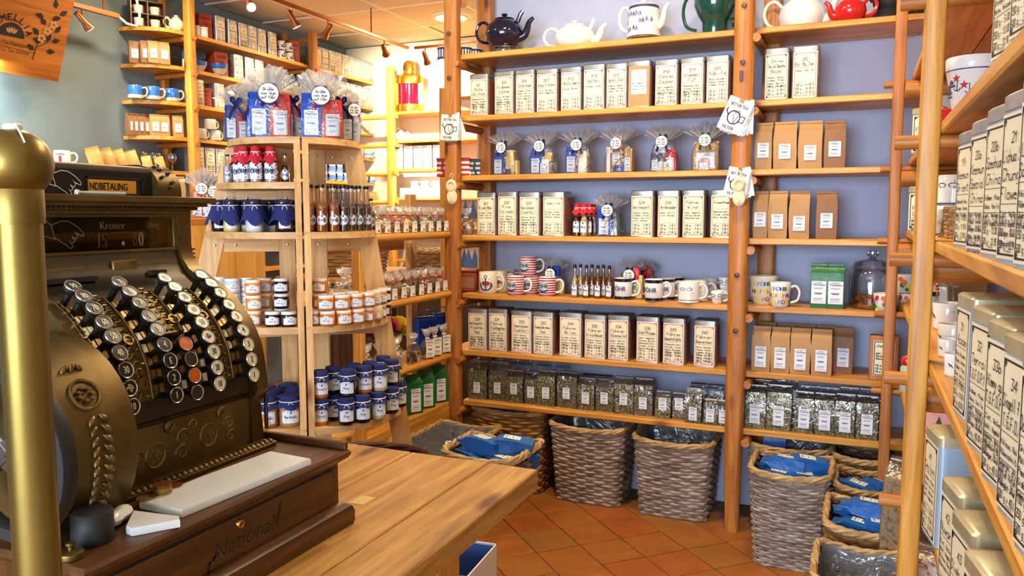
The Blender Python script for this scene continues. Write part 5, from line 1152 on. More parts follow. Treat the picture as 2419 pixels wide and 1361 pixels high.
# rounded drive housing on the near side with its dark wheel
dc = (-1.125, 1.065)
def dprof(r): return [(dc[0]+r*math.cos(t), dc[1]+r*math.sin(t)) for t in [-.75+(.75+PI)*k/22 for k in range(23)]]
g = G(); pr0 = [(-1.40, .949), (-.985, .949)] + dprof(.158) + [(-1.40, 1.10)]
rg('drive_housing', G().prism(pr0, .700, .806, 'y').prism([(dc[0]+(x-dc[0])*.985, .949+(z-.949)*.985) for x, z in pr0], .806, .833, 'y'), 'bronze', angle=.4)
g = G(); t0 = .45
def onD(t, y, r=.1595): return (dc[0]+r*math.cos(t), y, dc[1]+r*math.sin(t))
g.tube([onD(.55+.14*math.sin(q), .765+.022*math.cos(q)) for q in [2*PI*k/20 for k in range(20)]], .0026, 5, True)
for k in range(7): q = 2*PI*k/7; g.lathe([(0, -.003), (.006, 0), (0, .003)], 6, T=TR(*onD(.55+.06*math.sin(q), .765+.010*math.cos(q))))
for k in range(10):
    for s in (-1, 1): p = onD(.30-.09*k, .770+s*.010); g.lathe([(0, -.010), (.0035, -.006), (.0048, 0), (.003, .006), (0, .010)], 8, T=TR(*p) @ Matrix.Rotation(-.4, 4, 'Y') @ Matrix.Rotation(s*.75, 4, 'X'))
for k in range(3): g.lathe([(0, -.010), (.0035, -.004), (.0035, .004), (0, .010)], 8, T=TR(*onD(.82, .765+(k-1)*.012)) @ Matrix.Rotation((k-1)*.6, 4, 'X'))
rg('housing_relief', g, 'bronze_relief')
wh = rg('crank_wheel', G().lathe([(.110, -.012), (.128, -.012), (.132, 0), (.128, .012), (.110, .012), (.106, 0), (.110, -.012)], 36, T=TR(-.985, .652, 1.092) @ Matrix.Rotation(PI/2, 4, 'X') @ Matrix.Scale(.86, 4), cap=False), 'rubber')
g = G()
for k in range(5): t = 2*PI*k/5; g.tube([(-.985, .652, 1.092), (-.985+.095*math.cos(t), .652, 1.092+.095*math.sin(t))], .006, 6)
g.lathe([(.022, -.02), (.022, .02)], 14, T=TR(-.985, .668, 1.092) @ Matrix.Rotation(PI/2, 4, 'X')); rg('spoke', g, 'chrome', wh)
# right side fittings
rg('side_bar', G().box(-1.10, -1.06, 1.2115, 1.222, 1.048, 1.056, .002).box(-1.066, -1.058, 1.2115, 1.218, .985, 1.05, .002), 'black')
g = G()
for s, z in ((1, 1.025), (-1, .985)): g.tube([(-1.063, 1.2125+.004, z+.012*(1-t)*math.cos(9*t)) for t in [k/14 for k in range(15)]], .004, 5)
rg('side_relief', g, 'bronze_relief')
# ---------------- loose things on the register's ledge and the counter
LZ = .948
def onledge(px, py, z=LZ): p = at(px, py, 'Z', HC-(HC-z)*KS); return p
LW = HC-(HC-LZ)*KS
def slab(name, pts, label, th=.010):
    ps = [onledge(x, y) for x, y in pts]; c = sum(ps, Vector())/len(ps); q = [(p.x-c.x, p.y-c.y) for p in ps]
    ar = sum(a[0]*b[1]-b[0]*a[1] for a, b in zip(q, q[1:]+q[:1])); q = q if ar > 0 else q[::-1]
    n = len(q); g = G(); vs_ = [(x, y, 0) for x, y in q]+[(x, y, th-.002) for x, y in q]+[(x*.975, y*.985, th) for x, y in q]
    g.add(vs_, [(r*n+k, r*n+(k+1) % n, (r+1)*n+(k+1) % n, (r+1)*n+k) for r in (0, 1) for k in range(n)]+[tuple(range(n))[::-1], tuple(range(2*n, 3*n))])
    tag(mk(name, g, 'marble', None, (c.x, c.y, LW+.0004), angle=.5), label, 'marble slab', 'marble pieces on the register')
slab('marble_slab', [(640, 1080), (735, 1098), (560, 1170), (430, 1224), (330, 1202), (480, 1140)], 'long white marble slab lying along the register ledge')
slab('marble_slab', [(424, 1238), (426, 1246), (312, 1268), (298, 1262), (316, 1224)], 'small broken-off piece of white marble at the slab end')
coin = G().lathe([(.0125, 0), (.0125, .0018), (.011, .0021), (0, .0019)], 18)
cm_ = [coin.mesh('coin', m) for m in ('coin_gold', 'copper')]
p0 = onledge(385, 1182)
for k in range(6): tag(link('coin', cm_[1 if k > 3 else 0], None, (p0.x+R.uniform(-.001, .001), p0.y+R.uniform(-.001, .001), LW+.0106+.0022*k)), '%s coin from the bottom of the small stack on the marble' % ORD[k], 'coin', 'coins on the register ledge')
for k, (px, py) in enumerate(((410, 1165), (345, 1196))):
    p = onledge(px, py); tag(link('coin', cm_[1-k], None, (p.x, p.y, LW+.0106)), ['copper coin behind the coin stack', 'single gold coin lying near the marble break'][k], 'coin', 'coins on the register ledge')
p = onledge(220, 1278); tag(mk('rubber_cup', G().lathe([(.0225, 0), (.0238, .002), (.0235, .036), (.022, .038), (.020, .0375), (0, .037)], 28), 'rubber', None, (p.x, p.y, LW+.0004)), 'round black rubber cup on the register ledge', 'rubber cup')
p = onledge(168, 1318); o = root('brass_weight', (p.x, p.y, LW+.0004), 'small brass knob weight at the ledge corner', 'weight')
mk('base', G().lathe([(.014, 0), (.0145, .002), (.014, .007), (.008, .009)], 20), 'brass', o); mk('knob', G().lathe([(.003, .008), (.003, .013), (.0055, .015), (.0055, .018), (0, .019)], 14), 'brass', o)
p = onledge(280, 1238); g = G().lathe([(.008, -.020), (.010, -.01), (.009, .006), (.010, .012), (.007, .022)], 10, sx=1.2, T=TR(0, 0, .011) @ Matrix.Rotation(PI/2, 4, 'X') @ Matrix.Rotation(.4, 4, 'Y'))
tag(mk('stone_piece', g, 'marble', None, (p.x, p.y, LW)), 'rough pale stone lump between rubber cup and marble', 'stone')
# pen lying on the cornice
p = K((-1.222, .985, 1.4325)); g = G().tube([(0, -.03, .003), (0, .05, .003)], .0026, 7).lathe([(0, 0), (.005, .002), (.0045, .006), (0, .008)], 8, T=TR(0, -.034, .003) @ Matrix.Rotation(-PI/2, 4, 'X'))
tag(mk('pen', g, 'sage', None, (p.x, p.y, p.z+.0003), (0, 0, -.05)), 'pale green pin lying on the register cornice', 'pen')
# brass post with ball
pb = depth(41, 500, .74); bpx, bpy_ = pb.x, pb.y
bz = Zat(388, bpx, bpy_); o = root('brass_post', (bpx, bpy_, ZT), 'polished brass post with a ball finial at the counter front', 'brass post')
g = G().lathe([(.021, .0005), (.0205, .06), (.0205, bz-ZT-.045)], 32); mk('pole', g, 'brass', o)
mk('collar', G().lathe([(.0225, bz-ZT-.055), (.0228, bz-ZT-.05), (.0228, bz-ZT-.022), (.0215, bz-ZT-.02)], 32), 'brass', o)
g = G().lathe([(.019, bz-ZT-.026)]+[(.0325*math.cos(t), bz-ZT+.0325*math.sin(t)) for t in [-.9+2.35*k/16 for k in range(17)]]+[(0, bz-ZT+.0325)], 36); mk('ball', g, 'brass', o)
mk('cap', G().lathe([(.008, bz-ZT+.030), (.008, bz-ZT+.0355), (.006, bz-ZT+.037), (0, bz-ZT+.037)], 20), 'white_plastic', o)
mk('wire', G().tube([(.004, .0, bz-ZT+.0355), (.012, -.006, bz-ZT+.036), (.021, -.008, bz-ZT+.028), (.027, -.008, bz-ZT+.018)], .0009, 5), 'white_plastic', o)
# ================================================================ ROUND DISPLAY TOWER (two quarter units)
TC = Vector((-1.86, 2.35, 0)); TN = Vector((.62062, -.78411, 0)); TRr = Vector((.78411, .62062, 0)); TRZ = math.atan2(TRr.y, TRr.x)
def tw(px, ly, z):
    k = (px-CX)/F; nv = RT-FW*k; base = TC-TN*ly+Vector((0, 0, z))-CAM; lx = -base.dot(nv)/TRr.dot(nv)
    p = TC+TRr*lx-TN*ly; return (p.x, p.y, z)
RL = lambda z: .25+(1.655-z)*.26
RR = lambda z: .212+(1.655-z)*.155
RF = lambda z: .24+(1.655-z)*.14
for sd_, name_l, levels in ((-1, 'left', (1.655, 1.505, 1.34, 1.03, .70)), (1, 'right', (1.655, 1.34, 1.03, .70))):
    t = root('display_tower', tuple(TC), 'pale wooden quarter-round display tower, %s half with %s' % (name_l, 'red-capped bottles' if sd_ < 0 else 'tall liqueur bottles'), 'display stand', 'halves of the display tower', (0, 0, TRZ)); RS = RL if sd_ < 0 else RR
    for z in levels:
        a, b = RS(z), RF(z)
        poly = [(sd_*.003, 0)]+[(sd_*(.003+(a-.003)*math.sin(q)), -b*math.cos(q)) for q in [PI/2*k/14 for k in range(15)]]
        if sd_ < 0: poly = poly[::-1]
        mk('shelf_board', G().prism(poly, z-.022, z), 'pale_x', t, angle=.5)
    g = G().prism([(-RF(0), 0), (0, 0), (0, 1.633), (-RF(1.633)+.006, 1.633)], sd_*.003, sd_*.0235, 'x') if sd_ > 0 else G().prism([(-RF(0), 0), (0, 0), (0, 1.633), (-RF(1.633)+.006, 1.633)], -.0235, -.003, 'x')
    # upright seen edge-on: a plank frame, not a solid wall
    g = G().prism([(-RF(0), 0), (-RF(0)+.07, 0), (-RF(1.633)+.076, 1.633), (-RF(1.633)+.002, 1.633)], min(sd_*.003, sd_*.0235), max(sd_*.003, sd_*.0235), 'x'); mk('front_upright', g, 'pale_z', t, smooth=False)
    mk('inner_post', G().box(min(sd_*.028, sd_*.085), max(sd_*.028, sd_*.085), -.012, .012, 0, 1.632, .002), 'pale_z', t)
    g = G().prism([(sd_*(RS(0)), 0), (sd_*(RS(0)-.075), 0), (sd_*(RS(1.633)-.07), 1.633), (sd_*RS(1.633), 1.633)][::-sd_], -.012, .012, 'y'); mk('slanted_leg', g, 'pale_z', t, smooth=False)
    for z in levels:
        x1 = RS(z)-.06; mk('rail', G().box(min(sd_*.085, sd_*x1), max(sd_*.085, sd_*x1), -.011, .011, z-.075, z-.023, .001), 'pale_x', t)
    for z in levels:
        for x in (.055, RS(z)-.03, RS(z)-.10): mk('screw', G().lathe([(.0045, 0), (.0045, .001), (0, .002)], 8, T=TR(sd_*x, -.0125, z-.05) @ Matrix.Rotation(PI/2, 4, 'X')), 'chrome', t)
# top: gift bags
TB = [(560, -.03, .085, .20, [('pouch', -.018, 0, .04, .12, 'blue_foil'), ('pouch', .022, 0, .04, .10, 'red_foil')], 'navy_cloth', 0, 'narrow gift bag at the left end of the tower top'),
      (640, -.155, .135, .25, [('pouch', -.034, 0, .062, .15, 'blue_foil'), ('pouch', .034, 0, .062, .145, 'red_foil')], 'navy_cloth', .032, 'large gift bag with blue and red pouches and a round white tag'),
      (694, -.075, .10, .21, [('pouch', -.024, 0, .05, .14, 'navy_cloth'), ('pouch', .024, 0, .048, .125, 'red_foil')], 'navy_cloth', 0, 'gift bag with a dark blue pouch in the middle of the tower top'),
      (762, -.165, .135, .245, [('pouch', -.034, 0, .064, .150, 'blue_foil'), ('pouch', .036, 0, .062, .13, 'red_foil')], 'red_cloth', .03, 'large gift bag with a dark red ribbon and oval tag'),
      (806, -.06, .08, .215, [('pouch', -.02, 0, .036, .14, 'candy_brown'), ('pouch', .02, 0, .04, .125, 'navy_cloth')], 'navy_cloth', 0, 'slim gift bag with brown and navy pouches at the tower edge'),
      (833, -.035, .06, .20, [('pouch', 0, 0, .046, .115, 'paper')], 'pink_card', .022, 'pale gift bag hanging over the right end of the tower top'),
      (604, -.06, .065, .22, [('pouch', 0, 0, .045, .14, 'blue_foil')], 'navy_cloth', 0, 'gift bag with one blue pouch behind the large tagged one'),
      (744, -.03, .06, .23, [('pouch', 0, 0, .04, .14, 'red_foil')], 'red_cloth', 0, 'gift bag with one red pouch behind the ribboned one')]
for k, (px, ly, w_, h, ins, rb_, tg, lb) in enumerate(TB):
    put('gift_bag', gift_bag(w_, h, .075, ins, rb_, 70+k, tg, .62, 1.2), tw(px, ly, 1.655), lb, 'gift bag', 'gift bags on the tower', rz=TRZ+R.uniform(-.12, .12))
# red-capped bottles and their neighbours
fbot = bottle(.0205, .118, 'clear_fill', 'red_gloss', .30, .64, (.052, .012, .066), nr=.55, txt='FÖHR')+cloth_cover(.0155, .118, 'red_cloth', .024, 1.55, 4)
def fohr_stripe():
    g = G(); fn = cyl(.0228)
    for k in range(5): g.line([(.006, .018+.011*k), (.024, .014+.011*k)], .005, fn)
    prt(g, 'FÖHR', -.008, .03, .016, cyl(.023), .7, .02, mi=1); return ('stripe_print', g.mesh('stripe_print', ['ink_red', 'ink_blue'], False), [])
fbot = fbot+[fohr_stripe()]
for k, (px, ly, wh_) in enumerate(((579, -.145, 'in front at the left'), (604, -.165, 'in front, second'), (641, -.17, 'in front at the right'), (563, -.085, 'behind at the left'), (592, -.10, 'behind, second'), (621, -.11, 'behind, third'))):
    put('liqueur_bottle', fbot, tw(px, ly, 1.505), 'clear Föhr bottle with red cloth cap %s on the tower' % wh_, 'bottle', 'red-capped bottles on the tower', rz=TRZ+R.uniform(-.2, .2))
cb_ = bottle(.014, .098, 'clear_fill', 'black', .35, .6, (.026, .012, .045), oval=True)
for k, (px, ly) in enumerate(((547, -.085), (553, -.05))): put('small_bottle', cb_, tw(px, ly, 1.505), ['tiny clear bottle with black cap at the shelf end', 'tiny clear bottle with black cap behind its twin'][k], 'bottle', 'tiny clear bottles', rz=TRZ)
put('small_bottle', bottle(.0145, .10, 'dark_jam', 'black', .38, .6, (.03, .010, .046), oval=True), tw(674, -.15, 1.505), 'small dark bottle with an oval label beside the tower upright', 'bottle', rz=TRZ)
# cloth-covered jars
jf = ['honey_pale', 'jam_peach', 'clear_fill', 'dark_jam']
for k, (px, ly, f, wh_) in enumerate(((521, -.06, 3, 'dark jar at the left end'), (550, -.115, 0, 'pale jar, second from the left'), (602, -.19, 2, 'clear jar in the middle'), (672, -.215, 3, 'dark jar beside the upright'), (580, -.08, 0, 'amber jar in the rear, left'), (640, -.11, 2, 'clear jar in the rear, middle'), (690, -.10, 3, 'dark jar in the rear by the upright'))):
    r_ = .030 if k != 1 else .027
    put('preserve_jar', jar(r_, .105, jf[f], 'navy_gloss', (.042, .012, .062, ['Honig', 'Kandis', 'Schietwetter', 'Rum Topf'][f]), .014, cover=cloth_cover(r_*.92, .105, 'navy_cloth', .040, 1.5, k)), tw(px, ly, 1.34), wh_+' with a navy cloth cover, third tower shelf', 'jar', 'cloth-covered jars on the tower', rz=TRZ+.1)
# tall liqueur bottles of the right half
tb_ = {m: bottle(.0195, .158, m, 'black', .36, .60, (.036, .022, .058), 'bottle_tint' if m == 'liquor' else 'glass', oval=True, nr=.42) for m in ('liquor', 'liquor_red', 'dark_jam')}
for k, (px, ly, m) in enumerate(((740, -.235, 'liquor'), (760, -.245, 'liquor'), (789, -.235, 'liquor'), (811, -.215, 'dark_jam'), (829, -.185, 'liquor_red'), (848, -.155, 'dark_jam'), (866, -.11, 'liquor_red'))):
    put('liqueur_bottle', tb_[m], tw(px, ly, 1.34), 'tall black-capped liqueur bottle, %s in the front row of the tower' % ORD[k], 'bottle', 'tall liqueur bottles on the tower', rz=TRZ+R.uniform(-.2, .2))
for k, (px, ly, m) in enumerate(((737, -.17, 'liquor'), (752, -.17, 'liquor'), (774, -.17, 'liquor'), (800, -.15, 'dark_jam'), (822, -.12, 'liquor_red'), (840, -.09, 'dark_jam'))):
    put('liqueur_bottle', tb_[m], tw(px, ly, 1.34), 'tall black-capped liqueur bottle, %s in the rear row of the tower' % ORD[k], 'bottle', 'tall liqueur bottles on the tower', rz=TRZ)
put('small_bottle', bottle(.016, .115, 'liquor_red', 'black', .36, .6, (.032, .014, .05), oval=True), tw(877, -.055, 1.34), 'shorter red liqueur bottle at the right end of its row', 'bottle', rz=TRZ)
# small honey jars in stacks
hj = {m: jar(.0262, .050, m, 'white_gloss', (.050, .008, .030), .011) for m in ('clear_fill', 'jam_orange', 'dark_jam', 'amber', 'honey_pale')}
def stack(px, ly, n, m, lb, z=1.03):
    for k in range(n):
        x, y, zz = tw(px, ly, z); put('honey_jar', hj[m], (x+R.uniform(-.002, .002), y+R.uniform(-.002, .002), z+.0515*k), '%s %s' % (lb, ('at the bottom', 'in the middle' if n > 2 else 'on top', 'on top')[k]), 'jar', 'white-lidded jars on the tower', rz=TRZ+R.uniform(-.35, .35))
for px, ly, n, m, lb in ((520, -.08, 3, 'clear_fill', 'pale jar of the leftmost stack'), (552, -.16, 3, 'clear_fill', 'pale jar of the second stack'), (583, -.13, 3, 'clear_fill', 'pale jar of the third stack'), (601, -.235, 3, 'jam_orange', 'orange jar of the front orange stack'), (627, -.17, 3, 'jam_orange', 'orange jar of the rear orange stack'), (667, -.20, 3, 'dark_jam', 'dark jam jar of the tall stack by the upright'), (646, -.275, 1, 'dark_jam', 'single dark jam jar in front of the tall stack'), (681, -.285, 1, 'dark_jam', 'single dark jam jar nearest the upright'),
        (749, -.29, 1, 'amber', 'amber jar by the upright'), (777, -.30, 2, 'amber', 'amber jar of the first pair'), (757, -.225, 3, 'amber', 'amber jar of the rear stack by the upright'), (811, -.29, 2, 'amber', 'amber jar of the second pair'), (842, -.265, 2, 'amber', 'amber jar of the third pair'), (865, -.235, 2, 'amber', 'amber jar of the fourth pair'), (882, -.195, 2, 'honey_pale', 'pale honey jar of the fifth pair'), (896, -.145, 2, 'amber', 'amber jar of the sixth pair'), (908, -.085, 2, 'dark_jam', 'dark honey jar of the last pair'), (800, -.21, 2, 'amber', 'amber jar of the rear middle pair'), (832, -.19, 2, 'amber', 'amber jar of the rear right pair')):
    stack(px, ly, n, m, lb)
def swing():
    p = bottle(.017, .135, 'clear_fill', 'paper', .34, .5, None, nr=.5)
    g = G()
    for s in (-1, 1): g.tube([(s*.010, 0, .128), (s*.014, 0, .112), (s*.012, -.004, .096)], .0012, 4)
    g.tube([(.0105*math.cos(2*PI*k/10), .0105*math.sin(2*PI*k/10), .122) for k in range(10)], .0018, 4, True)
    return p+[('wire_clasp', g.mesh('wire_clasp', 'chrome'), []), ('rubber_seal', G().lathe([(.0112, .118), (.0112, .1235)], 10, cap=False).mesh('rubber_seal', 'ink_red'), [])]
sw = swing()
for k, (px, ly) in enumerate(((532, -.03), (544, -.06), (588, -.075), (606, -.03), (633, -.075), (648, -.035))):
    put('swing_bottle', sw, tw(px, ly, 1.03), 'clear swing-top bottle, %s from the left behind the jar stacks' % ORD[k], 'bottle', 'swing-top bottles', rz=TRZ)
# navy-lidded jam jars
nv = {m: jar(.0265, .088, m, 'navy_gloss', (.052, .014, .050, ['Rum', 'Kandis'][i % 2]), .014, cover=cloth_cover(.0262, .088, 'navy_cloth', .010, 1.12, 6)) for i, m in enumerate(('dark_jam', 'amber', 'honey_pale', 'jam_peach'))}
LV = [('lower row', .70, [(757, -.315, 'amber'), (820, -.335, 'dark_jam'), (856, -.32, 'dark_jam'), (893, -.28, 'honey_pale'), (924, -.215, 'dark_jam'), (943, -.13, 'dark_jam'), (789, -.26, 'dark_jam'), (838, -.25, 'amber'), (873, -.215, 'dark_jam'), (905, -.14, 'dark_jam')]),
      ('upper row', .789, [(757, -.313, 'amber'), (822, -.32, 'dark_jam'), (860, -.27, 'amber'), (897, -.25, 'honey_pale'), (926, -.175, 'dark_jam'), (788, -.255, 'dark_jam'), (838, -.225, 'dark_jam'), (874, -.195, 'amber'), (906, -.10, 'dark_jam')])]
for nm, z, lst in LV:
    for k, (px, ly, m) in enumerate(lst):
        nf = 6 if z == .70 else 5
        put('jam_jar', nv[m], tw(px, ly, z+.002*(z > .75)), 'navy-lidded jam jar, %s of the %s %s' % (ORD[k if k < nf else k-nf], 'front' if k < nf else 'rear', nm), 'jar', 'navy-lidded jam jars', rz=TRZ+R.uniform(-.3, .3))
lj = jar(.034, .10, 'jam_peach', 'navy_gloss', (.060, .014, .055, 'Rum Kandis'), .014, cover=cloth_cover(.0335, .10, 'navy_cloth', .014, 1.2, 3))
for k, (px, ly, z) in enumerate(((632, -.30, .70), (685, -.30, .70), (655, -.20, .70), (690, -.19, .70), (672, -.12, .70), (640, -.13, .70))):
    put('jam_jar', lj, tw(px, ly, z), 'large jam jar with navy cloth, %s on the lowest left tower shelf' % ORD[k], 'jar', 'large jam jars, lowest left shelf', rz=TRZ+.1*k)
put('toy_duck', [('toy_duck', G().lathe([(0, 0), (.016, .004), (.02, .015), (.012, .028), (.008, .03), (.012, .036), (.011, .046), (0, .052)], 14).mesh('toy_duck', 'jam_orange'), [])], tw(622, -.345, .70), 'small orange figure at the edge of the lowest tower shelf', 'toy', rz=TRZ)

# ================================================================ LOW SHELF OF SWEETS
CXF = -1.88
cs = root('sweet_shelf', (-2.0, 3.1, 0), 'low pine shelf with round rails, filled with bags of sweets', 'shelf')
def CSm(name, g, m, **k): o = mk(name, g, m, cs, **k); o.location = (2.0, -3.1, 0); return o
for z in (1.312, 1.017, .702):
    CSm('rail', G().tube([(CXF, 2.74, z-.014), (CXF, 3.50, z-.014)], .017, 10), 'pine_y')
    CSm('shelf_board', G().box(-2.13, CXF-.01, 2.74, 3.50, z-.022, z-.002, .002), 'pine_y')
CSm('shelf_board', G().box(-2.13, CXF+.005, 2.74, 3.49, .435, .455, .002), 'pine_y'); CSm('front_panel', G().box(CXF-.012, CXF+.005, 2.74, 3.49, .36, .434, .002), 'pine_y')
yb_ = Yat(977, -2.12, 1.0)
CSm('post', G().box(-2.15, -2.115, yb_-.03, yb_+.03, 0, 1.50, .003), 'pale_z'); CSm('post', G().box(-2.15, -2.115, 2.72, 2.78, 0, 1.45, .003), 'pine_z')
CSm('post', G().box(CXF-.03, CXF+.012, 2.715, 2.75, 0, 1.40, .003), 'pine_z')
CSm('back_rail', G().box(-2.15, -2.135, 2.75, 3.50, 1.22, 1.27, .002), 'pale_y'); CSm('back_rail', G().box(-2.15, -2.135, 2.75, 3.50, .93, .98, .002), 'pale_y')
SW = [('disc', 'candy_gold', 'golden yellow sweets'), ('ball', 'candy_white', 'white sweets'), ('disc', 'candy_pink', 'pink sweets with a printed card'), ('ball', 'candy_pink', 'rosy sweets'), ('ball', 'candy_yellow', 'pale yellow balls'), ('shred', 'candy_grey', 'dark grey liquorice'), ('disc', 'candy_white', 'white drops'), ('shred', 'candy_grey', 'grey liquorice pieces'), ('disc', 'candy_grey', 'black lozenges')]
for k, (kd, f, lb) in enumerate(SW):
    y = 2.865+.076*k; put('sweet_bag', sweet_bag(kd, f, .118, .07, 3+k), (CXF-.03, y, 1.312), 'clear bag of %s, top of the sweet shelf' % lb, 'sweet bag', 'bags of sweets', rz=PI/2-.45)
for k in range(7):
    y = 2.90+.085*k; put('sweet_bag', sweet_bag('ball', ('candy_white', 'candy_pink', 'candy_grey')[k % 3], .122, .065, 20+k, label=False), (CXF-.10, y, 1.312), 'clear sweet bag, %s in the rear row on top of the sweet shelf' % ORD[k], 'sweet bag', 'bags of sweets', rz=PI/2-.4)
SW2 = [('ball', 'candy_nut', 'hazelnuts'), ('disc', 'candy_nut', 'toffee pieces'), ('ball', 'candy_white', 'sugared nuts'), ('disc', 'candy_brown', 'chocolate chips'), ('ball', 'candy_pink', 'burnt almonds'), ('ball', 'candy_brown', 'chocolate raisins'), ('disc', 'candy_pink', 'pink almonds')]
for k, (kd, f, lb) in enumerate(SW2):
    y = 2.99+.078*k; put('sweet_bag', sweet_bag(kd, f, .118, .07, 40+k), (CXF-.03, y, 1.017), 'clear bag of %s, middle of the sweet shelf' % lb, 'sweet bag', 'bags of sweets', rz=PI/2-.45)
    put('sweet_bag', sweet_bag(kd, f, .122, .065, 50+k % 3, label=False), (CXF-.10, y+.02, 1.017), 'clear bag behind the one of %s, middle of the sweet shelf' % lb, 'sweet bag', 'bags of sweets', rz=PI/2-.4)
wbag = sweet_bag('ball', 'candy_white', .135, .08, 60, 'paper', False)
for k in range(6): put('sweet_bag', wbag, (CXF-.035-.03*(k % 2), 2.80+.062*k, .702), 'milky bag of white sugar candy, %s on the lowest sweet shelf' % ORD[k], 'sweet bag', 'bags of sugar candy', rz=PI/2-.45)
put('sweet_bag', sweet_bag('disc', 'candy_brown', .14, .075, 66, 'paper', False), (CXF-.03, 3.20, .702), 'bag of brown chocolate pieces on the lowest sweet shelf', 'sweet bag', rz=PI/2-.45)
lbag = sweet_bag('ball', 'candy_brown', .15, .066, 67, 'paper', False); s_, t_ = sticker(.044, .085, -.0272, .004, .012, 0, 'paper')
for k, px in enumerate((1008, 1026, 1047)):
    put('sweet_bag', lbag+[('sticker', s_, [('lettering', t_)])], (CXF-.02, Yat(px, CXF-.02, .75), .702), 'tall clear bag with a white printed label, %s beside the left post' % ORD[k], 'sweet bag', 'tall labelled bags', rz=PI/2-.55)
gb_ = paper_bag(.08, .06, .185, 'green_bag', (.05, .11, .012), seed=3)
for k, px in enumerate((988, 1017, 1047)):
    put('tea_bag', gb_, (CXF-.05, Yat(px, CXF-.02, .5), .455), 'dark green tea bag with white label, %s on the bottom of the sweet shelf' % ORD[k], 'tea bag', 'green tea bags on the sweet shelf', rz=PI/2-.6)
# roses in a vase behind the sweet shelf
def rose(m, seed):
    rr = random.Random(seed); g = G()
    for ring_, (n, r0, h0, op) in enumerate(((3, .008, .030, .1), (5, .016, .030, .35), (6, .024, .026, .65), (7, .032, .020, 1.0))):
        for k in range(n):
            a = 2*PI*k/n+ring_*.7; W = r0*1.1+.006; vs_ = []
            for i in range(4):
                t = i/3
                for j in range(5):
                    u = j/4-.5; rad = r0*(.35+.65*t**.7)+op*.012*t*t; q = a+u*W/max(r0, .008)*1.1
                    vs_.append((rad*math.cos(q), rad*math.sin(q), h0*t-.010*abs(u)*2*t-ring_*.002))
            g.add(vs_, [(i*5+j, i*5+j+1, (i+1)*5+j+1, (i+1)*5+j) for i in range(3) for j in range(4)])
    h = g.mesh('bloom', m, True, 1.2)
    st = G().tube([(0, 0, 0), (.004, 0, -.06), (0, .004, -.16)], .003, 5).mesh('stem', 'leaf')
    g = G()
    for k in range(5):
        a = 1.3*k; M_ = TR(0, 0, -.02-.012*k) @ rotz(a) @ Matrix.Rotation(-.5, 4, 'Y')
        g.add([(0, 0, 0), (.025, -.014, .002), (.06, 0, -.006), (.025, .014, .002)], [(0, 1, 2, 3)], T=M_)
    return [('bloom', h, []), ('stem', st, []), ('leaf', g.mesh('leaf', 'leaf', False), [])]
for k, (px, py, m, lb) in enumerate(((942, 772, 'yellow_pet', 'large open yellow rose behind the sweet shelf'), (917, 765, 'rose_pet', 'deep red rose left of the yellow one'), (872, 783, 'rose_pet', 'crimson rose with leaves seen through the tower'))):
    p = at(px, py, 'X', -2.32); put('rose', rose(m, k), (p.x, p.y, p.z-.012), lb, 'rose', 'roses', rot=(.25, .45, .3*k), sc=2.1 if k == 0 else 1.55)
vz = at(930, 800, 'X', -2.33); put('vase', [('vase', G().lathe([(.05, 0), (.055, .01), (.06, .12), (.045, .20), (.05, .22)], 20).mesh('vase', 'glass_green'), [])], (-2.33, vz.y, .42), 'green glass vase holding the roses', 'vase')
put('plant_stool', [('top', G().box(-.15, .15, -.25, .25, .39, .42, .003).mesh('top', 'crate'), [])]+[('leg', G().box(x-.02, x+.02, y-.02, y+.02, 0, .39).mesh('leg', 'crate'), []) for x in (-.12, .12) for y in (-.22, .22)], (-2.36, vz.y-.05, 0), 'low wooden stool under the rose vase', 'stool')
# blue carrier bags behind
for k, (px, py) in enumerate(((1013, 770), (1035, 770))):
    p = at(px, 800, 'X', -2.25); g = G(); bag_shape(g, .11, .05, .17, .9, .97); g.tube([(-.03, 0, .165), (-.025, 0, .20), (.025, 0, .20), (.03, 0, .165)], .003, 5)
    put('carrier_bag', [('carrier_bag', g.mesh('carrier_bag', 'blue_foil'), [])], (-2.05, Yat(1006+36*k, -2.05, .8), .702), ['blue paper carrier bag behind the sweet bags', 'darker blue paper carrier bag next to the left post'][k], 'carrier bag', 'blue carrier bags', rz=PI/2-.5)
# ================================================================ BASKETS ON THE FLOOR AND THEIR BLUE TEA BAGS
def blue_pouch(seed=0, flat=True):
    def make():
        g = G(); bag_shape(g, .095, .06, .21, .76, .9, seed=seed, bulge=.005); b = g.mesh('bag', 'blue_bag', True, .5)
        s, t = sticker(.05, .075, -.0365, 0, .06, 0, 'paper'); return [('bag', b, []), ('sticker', s, [('lettering', t)])]
    return cached(('bp', seed), make)
def pouches(lst, label, grp):
    for k, (x, y, z, rx, ry, rz) in enumerate(lst):
        p = Vector((x, y, z)) if rx > -1 else Vector((x, y, z)) - (Matrix.Rotation(rz, 3, 'Z') @ Matrix.Rotation(ry, 3, 'Y') @ Matrix.Rotation(rx, 3, 'X')) @ Vector((0, 0, .082))
        put('tea_bag', blue_pouch(k % 3), tuple(p), 'blue tea bag, %s %s' % (ORD[k], label), 'tea bag', grp, rot=(rx, ry, rz), sc=.8 if rx < -1 else None)
A = basket_parts(.31, .25, .365, 24, 1.18, 'wicker', 1); Bk = basket_parts(.30, .26, .35, 23, 1.2, 'wicker', 2)
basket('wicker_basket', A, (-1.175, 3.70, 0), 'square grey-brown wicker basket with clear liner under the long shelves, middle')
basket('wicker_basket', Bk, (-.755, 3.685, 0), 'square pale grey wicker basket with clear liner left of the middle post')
TN_ = basket_parts(.34, .25, .40, 22, 1.15, 'wicker_tan', 3, liner='wicker_dark')
